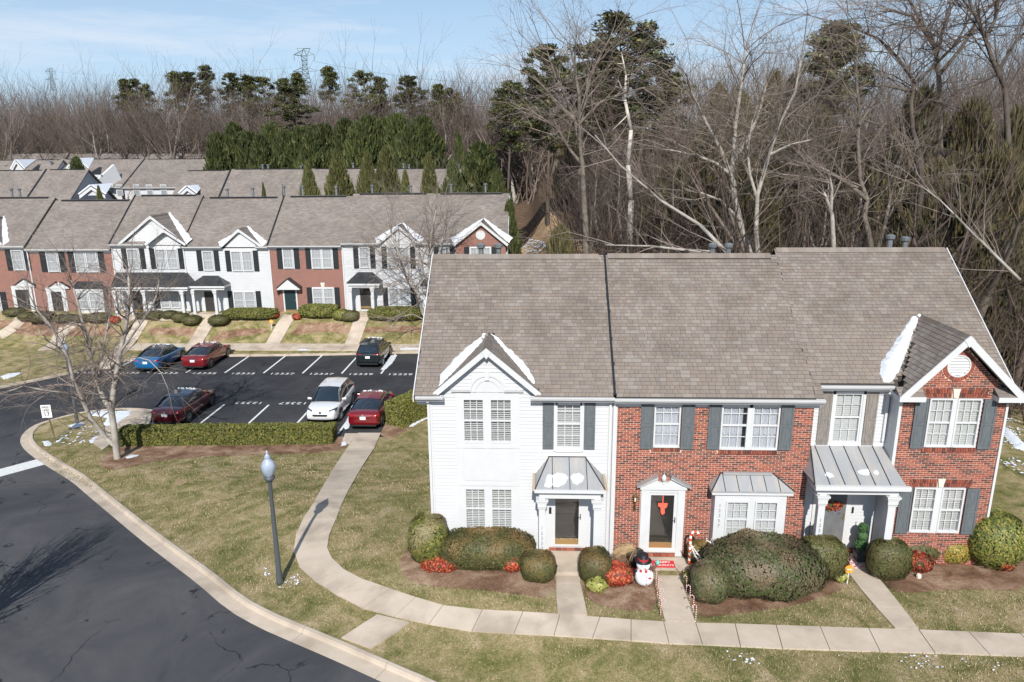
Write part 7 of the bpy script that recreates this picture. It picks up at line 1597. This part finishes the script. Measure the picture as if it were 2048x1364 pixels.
x, y = carpos(603, 674, 850, 4.5); car('white crossover facing the camera behind the hedge', x+.05, y+.05, g(x, y), math.pi, CR['wh'], L=4.5, W=1.87, kind='suv')
# ------------------------------------------------------------------ street lamps, sign
MT['post'] = mat('dark_grey_post', (.075, .085, .095), .4, spec=.5); MT['globe'] = mat('frosted_globe', (.4, .45, .54), .18, spec=.6, coat=.5, c2=(.3, .36, .46), scale=4)
def lamp(loc, h, label):
    c = empty('street_lamp', loc, label, 'street lamp', 'street lamps'); x, y, z = loc
    b = MB(); b.lathe(x, y, [(.0, z), (.11, z), (.105, z+.1), (.085, z+.5), (.07, z+h*.5), (.055, z+h), (.06, z+h+.02)], 16); b.build('pole', MT['post'], c, smooth=True)
    b = MB(); b.lathe(x, y, [(.05, z+h), (.08, z+h+.05), (.07, z+h+.1), (.13, z+h+.14), (.17, z+h+.2), (.15, z+h+.26), (0, z+h+.26)], 16); b.build('collar', MT['post'], c, smooth=True)
    b = MB(); h2 = z+h+.26; b.lathe(x, y, [(.1, h2), (.17, h2+.1), (.215, h2+.26), (.21, h2+.38), (.15, h2+.5), (.09, h2+.56), (.09, h2+.6), (.11, h2+.63), (.05, h2+.7), (.03, h2+.74), (.045, h2+.78), (0, h2+.84)], 20); b.build('globe', MT['globe'], c, smooth=True)
p = G(560, 1167, .11); hh = aty(541, 968, p.y).z-p.z; lamp(p, hh, 'dark grey street lamp with a frosted globe on the lawn beside the curving sidewalk')
p = G(155, 847, .11); lamp(p, aty(140, 716, p.y).z-p.z, 'street lamp on the corner island seen through the bare tree')
p = G(111, 882, .11); t_ = aty(94, 822, p.y); c = empty('speed_sign', p, 'white speed limit sign on a thin leaning post on the corner island', 'sign')
MT['oldpost'] = mat('olive_post', (.12, .1, .05), .7)
b = MB(); b.tube(p, (t_.x-.03, p.y, t_.z+.3), .035, .035, 6); b.build('post', MT['oldpost'], c)
b = MB(); b.prism([(t_.x-.27, p.y-.06, t_.z-.36), (t_.x+.27, p.y-.06, t_.z-.33), (t_.x+.27, p.y-.06, t_.z+.36), (t_.x-.27, p.y-.06, t_.z+.33)], (0, .02, 0)); b.build('panel', MT['plate'], c)
for s, sz, dz in (('SPEED', .16, .22), ('LIMIT', .16, .06), ('17', .34, -.16)): text(s, sz, (t_.x, p.y-.075, t_.z+dz), RZ(math.pi/2, 3, 'X'), MT['trimblack'], c, 'lettering')
# ------------------------------------------------------------------ porch things
c0 = (3.02, 19.72)
SNOW0 = set(bpy.data.objects)
# snowman
q = G(1290, 1178, .12); s_ = empty('inflatable_snowman', (q.x, q.y+.25, q.z), 'inflatable white snowman with black top hat beside the brick unit path', 'snowman')
X, Yy, Z = q.x, q.y+.28, q.z
MT['inflate'] = mat('white_nylon', (.8, .82, .86), .5, c2=(.7, .74, .8), scale=6); MT['hatblack'] = mat('black_nylon', (.015, .015, .018), .5); MT['mint'] = mat('mint_glove', (.16, .5, .4), .6)
b = MB(); b.lathe(X, Yy, [(0, Z), (.18, Z+.02), (.3, Z+.14), (.335, Z+.32), (.31, Z+.5), (.22, Z+.62)], 20); b.build('body', MT['inflate'], s_, smooth=True)
b = MB(); b.lathe(X-.04, Yy, [(.14, Z+.62), (.22, Z+.7), (.245, Z+.82), (.2, Z+.94), (.0, Z+1.02)], 20); b.build('head', MT['inflate'], s_, smooth=True)
b = MB(); b.lathe(X-.05, Yy, [(0, Z+.96), (.28, Z+.95), (.29, Z+.98), (.16, Z+1.0), (.17, Z+1.22), (.14, Z+1.25), (0, Z+1.26)], 18); b.build('hat', MT['hatblack'], s_, smooth=True)
b = MB(); b.lathe(X-.05, Yy, [(.165, Z+1.0), (.175, Z+1.0), (.175, Z+1.07), (.165, Z+1.07)], 18); b.build('hat_band', MT['red'], s_)
b = MB()
for i in range(16):
    t0, t1 = i*math.pi/8, (i+1)*math.pi/8; b.m and None
    P = lambda t, r, z: (X-.02+r*math.cos(t), Yy+r*math.sin(t), z); b.face([P(t0, .25, Z+.6), P(t1, .25, Z+.6), P(t1, .24, Z+.7), P(t0, .24, Z+.7)], i % 2)
b.box(X+.1, X+.2, Yy-.32, Yy-.29, Z+.32, Z+.62, 1); b.box(X+.1, X+.2, Yy-.325, Yy-.295, Z+.4, Z+.48, 0); b.build('scarf', [MT['red'], MT['inflate']], s_)
for sg, z1 in ((1, .95), (-1, .3)):
    b = MB(); b.tube((X+sg*.24, Yy-.02, Z+.55), (X+sg*.42, Yy-.06, Z+z1-.1), .06, .05, 8); b.build('arm', MT['hatblack'] if sg < 0 else MT['brownarm'] if 'brownarm' in MT else MT.setdefault('brownarm', mat('brown_cloth', (.15, .08, .06), .8)), s_, smooth=True)
    b = MB(); b.lathe(X+sg*.44, Yy-.07, [(0, Z+z1-.12), (.07, Z+z1-.07), (.08, Z+z1), (.04, Z+z1+.07), (0, Z+z1+.08)], 8); b.build('glove', MT['mint'], s_, smooth=True)
for dx, dz in ((-.1, .86), (.06, .87)): b = MB(); b.lathe(X-.04+dx, Yy-.225, [(0, Z+dz-.025), (.022, Z+dz), (0, Z+dz+.025)], 6); b.build('eye', MT['hatblack'], s_)
for dz in (.2, .34, .48): b = MB(); b.lathe(X+.04, Yy-.325, [(0, Z+dz-.025), (.025, Z+dz), (0, Z+dz+.025)], 6); b.build('button', MT['hatblack'], s_)
b = MB(); b.tube((X-.02, Yy-.24, Z+.8), (X+.02, Yy-.34, Z+.79), .025, .005, 6); b.build('nose', MT['coral'], s_)
s_.scale = (.85, .85, .8)
# candy canes along the path
def cane(p, h, rz, label, group, r=.011, giant=False):
    c = empty('candy_cane', p, label, 'candy cane', group); c.rotation_euler = (0, 0, rz); pts = [Vector((0, 0, h*i/14)) for i in range(15)]; R_ = h*.11
    pts += [Vector((R_-R_*math.cos(t), 0, h+R_*math.sin(t))) for t in [k*math.pi/7 for k in range(1, 8)]]+[Vector((2*R_, 0, h-R_*.5))]
    b = MB()
    for i in range(len(pts)-1): b.tube(pts[i], pts[i+1], r, r, 6, m=i % 2, cap=False)
    o = b.build('stick', [MT['red'], MT['pwhite']], None); o.parent = c; return c
for i, (px, py) in enumerate([(1321, 1232), (1318, 1212), (1315, 1192), (1312, 1172), (1308, 1158)]): p = G(px, py, .11); cane(p, .5, .3*i, ['nearest', 'second', 'third', 'fourth', 'farthest'][i]+' striped candy cane stake on the left edge of the snowman path', 'candy canes left of the path')
for i, (px, py) in enumerate([(1391, 1245), (1386, 1226), (1379, 1206), (1372, 1186), (1366, 1166)]): p = G(px, py, .11); cane(p, .5, math.pi-.3*i, ['nearest', 'second', 'third', 'fourth', 'farthest'][i]+' striped candy cane stake on the right edge of the snowman path', 'candy canes right of the path')
MT['orange'] = mat('orange_plastic', (.62, .09, .02), .4); c = empty('candy_cane', (4.62, 19.95, -.44), 'large orange and white lighted candy cane standing against the brick beside the door', 'candy cane'); b = MB(); pts = [Vector((4.62, 19.95, -.3+.095*i)) for i in range(11)]+[Vector((4.62+.13-.13*math.cos(t), 19.95, .65+.13*math.sin(t))) for t in [k*math.pi/5 for k in range(1, 6)]]
for i in range(len(pts)-1): b.tube(pts[i], pts[i+1], .04, .04, 8, m=i % 2)
b.build('stick', [MT['orange'], MT['pwhite']], c)
c = empty('candy_cane', (2.2, 19.4, -.3), 'red and white light up candy cane lying on the red nandina', 'candy cane'); q = G(1240, 1118, .1); b = MB(); pts = [Vector((q.x-.55+.13*i, q.y+.5, q.z+.1+.12*math.sin(i*.7))) for i in range(9)]
for i in range(8): b.tube(pts[i], pts[i+1], .05, .05, 8, m=i % 2)
b.build('stick', [MT['pwhite'], MT['red']], c)
# planter with dry grass
q = (2.98, 19.98, -.44); c = empty('planter', q, 'tall dark planter with drooping dry grass left of the brick unit door', 'planter'); b = MB(); b.lathe(q[0], q[1], [(0, -.44), (.16, -.44), (.2, -.1), (.235, .06), (.22, .06), (.2, 0), (0, 0)], 16); b.build('pot', MT['potdark'] if 'potdark' in MT else MT.setdefault('potdark', mat('dark_pot', (.035, .035, .038), .35)), c, smooth=True)
rng = random.Random(4); b = MB()
for i in range(110):
    a = rng.gauss(math.pi, .7); L_ = rng.uniform(.45, .95); p = Vector((q[0], q[1], .0)); d = Vector((math.cos(a)*.35, math.sin(a)*.25, .9)); 
    for k in range(7): p2 = p+d*(L_/7); b.tube(p, p2, .005, .004, 3, cap=False); p = p2; d = (d+Vector((math.cos(a)*.3, math.sin(a)*.12, -.42))).normalized()
MT['straw2'] = mat('dry_straw', (.42, .3, .17), .9); o = b.build('dry_grass', MT['straw2'], c); o['kind'] = 'stuff'
# white light frame on the shrub
q = G(1415, 1118, .1); c = empty('light_frame', (q.x, q.y+.5, q.z), 'white twiggy reindeer light frame standing on the boxwood by the porch', 'light frame'); b = MB(); rng = random.Random(8)
P2 = [(1413, 1080), (1428, 1090), (1440, 1100), (1430, 1115), (1418, 1130), (1400, 1126), (1388, 1108), (1382, 1090)]; P3 = [aty(a, b2, 19.35) for a, b2 in P2]+[aty(1405, 1120, 19.3), aty(1395, 1135, 19.25)]
for i in range(len(P3)-1):
    a, e = P3[i], P3[i+1]; b.tube(a, e, .014, .014, 5)
    for k in range(14): m0 = a.lerp(e, rng.random()); b.tube(m0, m0+Vector((rng.gauss(0, .06), rng.gauss(0, .05), rng.gauss(0, .06))), .007, .004, 3)
b.build('frame', MT['pwhite'], c)
# right unit porch: topiaries, mat, wreath
for tx, ty, l in ((8.62, 20.45, 'left potted triple ball topiary half hidden by the porch column'), (10.05, 20.5, 'right potted triple ball topiary beside the grey door')):
    c = empty('topiary', (tx, ty, -.44), l, 'topiary', 'topiaries beside the grey door'); b = MB(); b.hexa([(tx-.13, ty-.13, -.44), (tx+.13, ty-.13, -.44), (tx+.13, ty+.13, -.44), (tx-.13, ty+.13, -.44), (tx-.16, ty-.16, -.16), (tx+.16, ty-.16, -.16), (tx+.16, ty+.16, -.16), (tx-.16, ty+.16, -.16)]); b.build('pot', MT['potblue'] if 'potblue' in MT else MT.setdefault('potblue', mat('slate_pot', (.06, .075, .085), .5)), c)
    b = MB(); b.tube((tx, ty, -.2), (tx, ty, 1.0), .02, .015, 6); b.build('stem', MT['barkd'], c)
    for zc, rr in ((.1, .19), (.42, .16), (.7, .14)):
        P, N_ = superell(900, rr, rr, rr, int(zc*10), 2, .03); V, Fc, col = leaves(P+np.array([tx, ty, zc]), N_, .03, PAL['topi'], 4); npmesh('leaf_ball', V, Fc, MT['leaf'], c, col)
        b = MB(); b.lathe(tx, ty, [(0, zc-rr*.9), (rr*.65, zc-rr*.65), (rr*.92, zc), (rr*.65, zc+rr*.65), (0, zc+rr*.9)], 10); b.build('leaf_core', MT['topicore'] if 'topicore' in MT else MT.setdefault('topicore', mat('topiary_core', (.04, .1, .03), 1)), c)
c = empty('doormat', (9.3, 20.3, -.44), 'orange doormat lying on a pink and white checked rug at the grey door', 'doormat'); MT['pink'] = mat('pink_check', (.6, .2, .2), .9); MT['omat'] = mat('orange_coir', (.62, .3, .07), .95, c2=(.5, .22, .05), scale=30)
b = MB()
for i in range(14):
    for j in range(9): xx = 8.6+i*.1; yy = 19.95+j*.1; b.box(xx, xx+.1, yy, yy+.1, -.44, -.43, (i+j) % 2 if (i % 2 or j % 2) else 0)
b.build('rug', [MT['pink'], MT['pwhite']], c); b = MB(); b.box(8.85, 9.65, 20.1, 20.6, -.43, -.415); b.build('mat_field', MT['omat'], c)
b = MB(); rng = random.Random(3)
for j, n_ in ((20.42, 4), (20.24, 6)):
    for i in range(n_): xx = 9.1+i*.085-(n_*.02); b.box(xx, xx+.012, j, j+.09, -.414, -.412); b.tube((xx, j+.02, -.413), (xx+.05, j+.05+.02*(i % 2), -.413), .006, .006, 4)
o = b.build('script_print', MT['trimblack'], c); o['kind'] = 'stuff'
c = empty('door_swag', (9.2, 20.9, 1.35), 'red berry and green leaf swag hanging on the grey door', 'wreath'); rng = np.random.default_rng(3)
for nm, pal, cx, w, n_ in (('berries', 'red', 9.05, .1, 160), ('berries', 'red', 9.35, .1, 160), ('greenery', 'topi', 9.2, .1, 120)):
    P = np.array([[cx, 20.88, 1.22]])+rng.normal(0, 1, (n_, 3))*np.array([w, .02, .07]); V, Fc, col = leaves(P, np.tile([[0, -1.0, 0]], (n_, 1)), .05, PAL[pal], 3); npmesh(nm, V, Fc, MT['leaf'], c, col)
# orange yard sign, stone, far sign
def yardsign(p, r, h, label):
    c = empty('yard_sign', p, label, 'yard sign', 'round orange yard signs'); x, y, z = p; b = MB(); b.tube((x, y, z), (x, y, z+h), r*.12, r*.12, 5); b.build('stake', MT['plate'], c)
    b = MB(); b.prism([(x+r*math.cos(i*math.pi/10), y-.02, z+h+r*math.sin(i*math.pi/10)) for i in range(20)], (0, .015, 0)); b.build('disc', MT['osign'], c)
    b = MB()
    for i in range(5): xx = x-r*.62+i*r*.27; b.box(xx, xx+r*.16, y-.026, y-.021, z+h-r*.14, z+h+r*.16)
    o = b.build('pale_print', MT['plate'], c); o['kind'] = 'stuff'
MT['osign'] = mat('orange_sign', (.8, .32, .04), .5)
yardsign(G(1694, 1168, .11), .13, .5, 'round orange yard sign at the left edge of the right unit path')
yardsign(G(544, 660, .12), .17, .7, 'round orange yard sign in the mulch of the middle far white unit')
q = G(1837, 1156, .12); b = MB(); b.lathe(q.x, q.y, [(0, q.z-.02), (.07, q.z), (.075, q.z+.1), (.05, q.z+.14), (0, q.z+.14)], 8); o = b.build('bucket', MT['cream2']); tag(o, 'small cream pot standing in the mulch before the red and green nandina', 'pot')
q = G(355, 640, .12); b = MB(); b.box(q.x-.25, q.x+.25, q.y-.2, q.y+.2, q.z, q.z+.35); 
# ------------------------------------------------------------------ pylon and wires
def pylon(px, ptop, pbase, Y, label, w=1.0):
    top = aty(px, ptop, Y); sc = (top.z-aty(px, pbase, Y).z); c = empty('transmission_tower', (top.x, Y, top.z-sc*1.9), label, 'pylon', 'lattice pylons'); b = MB(); x, y = top.x, Y; r = .35
    def bar(a, e): b.tube((x+a[0], y, a[1]), (x+e[0], y, e[1]), r, r, 3)
    z0, z1 = top.z-sc*1.9, top.z
    for sg in (-1, 1):
        bar((sg*sc*.28, z0), (sg*sc*.1, z1-sc*.75)); bar((sg*sc*.1, z1-sc*.75), (sg*sc*.13, z1-sc*.3)); bar((sg*sc*.13, z1-sc*.3), (0, z1)); bar((0, z1), (sg*sc*.3, z1-.0)); bar((sg*sc*.45, z1-sc*.25), (0, z1-sc*.05)); bar((sg*sc*.45, z1-sc*.25), (sg*sc*.13, z1-sc*.3)); bar((sg*sc*.45, z1-sc*.25), (sg*sc*.45, z1-sc*.5)); bar((sg*sc*.55, z1-sc*.95), (sg*sc*.1, z1-sc*.78)); bar((sg*sc*.55, z1-sc*.95), (sg*sc*.1, z1-sc*.97)); bar((sg*sc*.3, z1), (sg*sc*.13, z1-sc*.3))
    for i in range(9):
        t = i/8; za = z1-sc*.3-sc*1.5*t; wa = sc*(.12+.16*max(0, t-.3)); wb = sc*(.12+.16*max(0, t+.125-.3)); bar((-wa, za), (wb, za-sc*.19)); bar((wa, za), (-wb, za-sc*.19)); bar((-wa, za), (wa, za))
    b.build('lattice', MT['pyl'], c); return top
MT['pyl'] = mat('steel_lattice', (.16, .22, .24), .6); 
t1 = pylon(607, 97, 145, 620, 'tall lattice transmission tower above the pines against the sky'); t2 = pylon(100, 136, 160, 1100, 'tiny distant lattice tower at far left above the wood')
b = MB()
for pa, pb, Ya, Yb in (((627, 122), (1100, 165), 620, 700), ((585, 135), (100, 142), 620, 1100)):
    A, B = aty(*pa, Ya), aty(*pb, Yb)
    for i in range(12): s, e = i/12, (i+1)/12; f = lambda t: A.lerp(B, t)-Vector((0, 0, 26*t*(1-t))); b.tube(f(s), f(e), .12, .12, 3, cap=False)
o = b.build('power_line', MT['pyl']); tag(o, 'faint power lines sagging between the lattice towers', 'power line')
# ------------------------------------------------------------------ snow patches on the ground
def gsnow(pxs, label, h=.03, seed=1, dz=.12): 
    P = [g2(*p) for p in pxs]; snowsheet(P, lambda u, v, q: (u, v, g(u, v)+dz+q), h, .12, 'snow_patch', label, .15, seed, .8)
gsnow([(232, 822), (265, 820), (262, 830), (238, 846), (225, 855), (205, 850), (215, 836), (186, 832), (172, 826), (200, 821)], 'thin snow on the corner island near its kerb', .03, 3, .14)
gsnow([(136, 850), (155, 845), (172, 843), (168, 849), (150, 855), (138, 854)], 'snow patch at the foot of the island street lamp'); gsnow([(84, 882), (96, 880), (104, 886), (98, 893), (88, 890)], 'snow flecks left of the speed sign'); gsnow([(111, 881), (124, 876), (120, 882), (112, 885)], 'snow fleck right of the speed sign post')
gsnow([(178, 880), (190, 872), (215, 862), (206, 870), (190, 884), (181, 887)], 'snow along the island walkway'); gsnow([(246, 914), (262, 908), (284, 909), (270, 914), (252, 918)], 'snow patch right of the bare tree trunk')
gsnow([(815, 855), (826, 835), (842, 812), (856, 806), (857, 835), (842, 842), (826, 852)], 'snow bank between the hedge and the white end unit', .06, 5)
gsnow([(686, 850), (697, 826), (704, 800), (712, 806), (704, 834), (694, 858)], 'snow strip between the white crossover and the red sedan', .04, 6, .01); gsnow([(686, 876), (694, 876), (692, 890), (682, 892)], 'snow at the right end of the long hedge', .04, 7, .14)
gsnow([(760, 737), (772, 722), (782, 707), (795, 706), (785, 722), (772, 734)], 'icy snow streak beside the black crossover', .02, 8, .01); gsnow([(590, 700), (610, 698), (625, 701), (600, 702)], 'snow sliver on the far sidewalk', .03, 9, .16); gsnow([(796, 697), (842, 692), (842, 700), (800, 701)], 'snow along the far sidewalk near the roof edge', .04, 10, .16)
gsnow([(0, 752), (20, 746), (45, 744), (30, 752), (8, 758)], 'snow on the far left kerb lawn', .04, 11)
for pxs, l in (([(2002, 850), (2020, 858), (2048, 885), (2060, 905), (2030, 895), (2010, 872)], 'snow streak on the slope right of the right end unit'), ([(2000, 828), (2012, 826), (2016, 836), (2004, 836)], 'snow fleck high on the right slope'), ([(1985, 675), (2060, 668), (2060, 700), (1995, 705)], 'patchy snow behind the right end unit'), ([(2010, 720), (2060, 725), (2060, 745), (2015, 735)], 'lower patchy snow behind the right end unit')): gsnow(pxs, l, .05, 40)
def gflecks(pxs, n, w, label, seed):
    P = [g2(*p) for p in pxs]; rng = random.Random(seed); xs = [p[0] for p in P]; ys = [p[1] for p in P]; b = MB(); k = 0
    while k < n:
        x = rng.uniform(min(xs), max(xs)); y = rng.uniform(min(ys), max(ys))
        if not inpoly(x, y, P) or noise.noise((x*.8, y*.8, seed)) < -.1: continue
        k += 1; s = w*rng.uniform(.4, 1.4); m = 7; r_ = [s*rng.uniform(.5, 1.2) for _ in range(m)]; b.face([(x+r_[i]*math.cos(i*2*math.pi/m), y+.7*r_[i]*math.sin(i*2*math.pi/m), g(x, y)+.15+rng.uniform(0, .03)) for i in range(m)])
    o = b.build('snow_fleck', MT['snow']); tag(o, label, 'snow', kind='stuff')
gflecks([(1018, 497), (1060, 478), (1085, 482), (1100, 494), (1102, 512), (1060, 516), (1025, 516)], 420, .22, 'frosty snow scattered at the foot of the brown hillside', 3)
gflecks([(1960, 640), (2100, 640), (2100, 760), (2000, 740)], 260, .14, 'patchy snow scattered under the trees right of the end unit', 4)
gflecks([(1996, 830), (2060, 850), (2060, 960), (2002, 930)], 160, .06, 'snow crumbs on the grass slope right of the end unit', 5)
gflecks([(110, 880), (190, 832), (260, 825), (215, 862), (180, 885), (130, 892)], 110, .07, 'snow crumbs on the corner island lawn', 6)
gflecks([(520, 1110), (560, 1110), (575, 1160), (600, 1145), (600, 1172), (560, 1180), (528, 1150)], 45, .035, 'snow crumbs on the lawn round the lamp post', 7)
gflecks([(1420, 1298), (1700, 1308), (2048, 1318), (2048, 1345), (1700, 1340), (1420, 1325)], 55, .035, 'snow crumbs along the front lawn strip below the sidewalk', 8)
# ------------------------------------------------------------------ grass blades on the near lawns
def blades():
    r = np.random.default_rng(3); P = []; poly = lawn_in; A = []
    n = 0; xs = r.uniform(-27, 14, 420000); ys = r.uniform(14, 34, 420000); keep = []
    slabs = [[g2(*a) for a, b in LR], [g2(*b) for a, b in LR]]; swp = slabs[0]+slabs[1][::-1]
    beds = [o for o in bpy.data.objects if o.name.startswith('mulch_bed')]
    for x, y in zip(xs, ys):
        d = math.hypot(x, y); 
        if r.random() > min(1, (20/d)**2) or (x-xk(y))*.72 < .35 or y > 20.3 and x > -3.6: continue
        if abs(x) > y*.75+1.5: continue
        if noise.noise((x*.9, y*.9, 4)) < -.25 and r.random() < .5: continue
        keep.append((x, y))
        if len(keep) > 150000: break
    keep = [(x, y) for x, y in keep if not inpoly(x, y, swp)]
    bedp = []
    for o in beds: 
        v = np.array([(p.co.x, p.co.y) for p in o.data.vertices]); bedp.append((v[:, 0].min(), v[:, 0].max(), v[:, 1].min(), v[:, 1].max(), o))
    from mathutils.bvhtree import BVHTree
    dg = bpy.context.evaluated_depsgraph_get(); tr = []
    objs = [o for o in bpy.data.objects if o.type == 'MESH' and (o.name.startswith('mulch_bed') or o.name.startswith('slab'))]
    V = []; F_ = []
    for o in objs:
        k = len(V); mw = o.matrix_world if o.parent is None else Matrix.Identity(4); V += [v.co.copy() for v in o.data.vertices]; F_ += [[k+i for i in p.vertices] for p in o.data.polygons]
    T = BVHTree.FromPolygons(V, F_); out = []
    for x, y in keep:
        if T.ray_cast(Vector((x, y, 5)), Vector((0, 0, -1)), 8)[0] is None: out.append((x, y, g(x, y)+.105))
    P = np.array(out); n = len(P); a = r.uniform(0, 6.28, n); h = r.uniform(.025, .075, n); w = r.uniform(.005, .011, n)*(.6+np.hypot(P[:, 0], P[:, 1])/40)*1.3; lx = r.normal(0, .6, n)*h; ly = r.normal(0, .6, n)*h
    dx, dy = np.cos(a)*w, np.sin(a)*w; V = np.stack([P+np.stack([-dx, -dy, 0*a], 1), P+np.stack([dx, dy, 0*a], 1), P+np.stack([lx, ly, h], 1)], 1).reshape(-1, 3)
    c = np.array([(.34, .28, .16), (.4, .32, .2), (.24, .22, .1), (.15, .17, .06), (.3, .23, .13)]); q = np.array([noise.noise((x*.5, y*.5, 0)) for x, y in P[:, :2]]); idx = r.integers(0, 5, n); idx = np.where((q > .1) & (r.random(n) < .6), 3, idx); idx = np.where((q < -.15) & (r.random(n) < .5), 1, idx)
    o = npmesh('grass', V, np.arange(3*n).reshape(n, 3), MT['leaf'], None, c[idx]*r.uniform(.7, 1.15, (n, 1))); tag(o, 'short dormant grass blades on the near lawns', 'grass', kind='stuff'); print('blades', n)
blades()
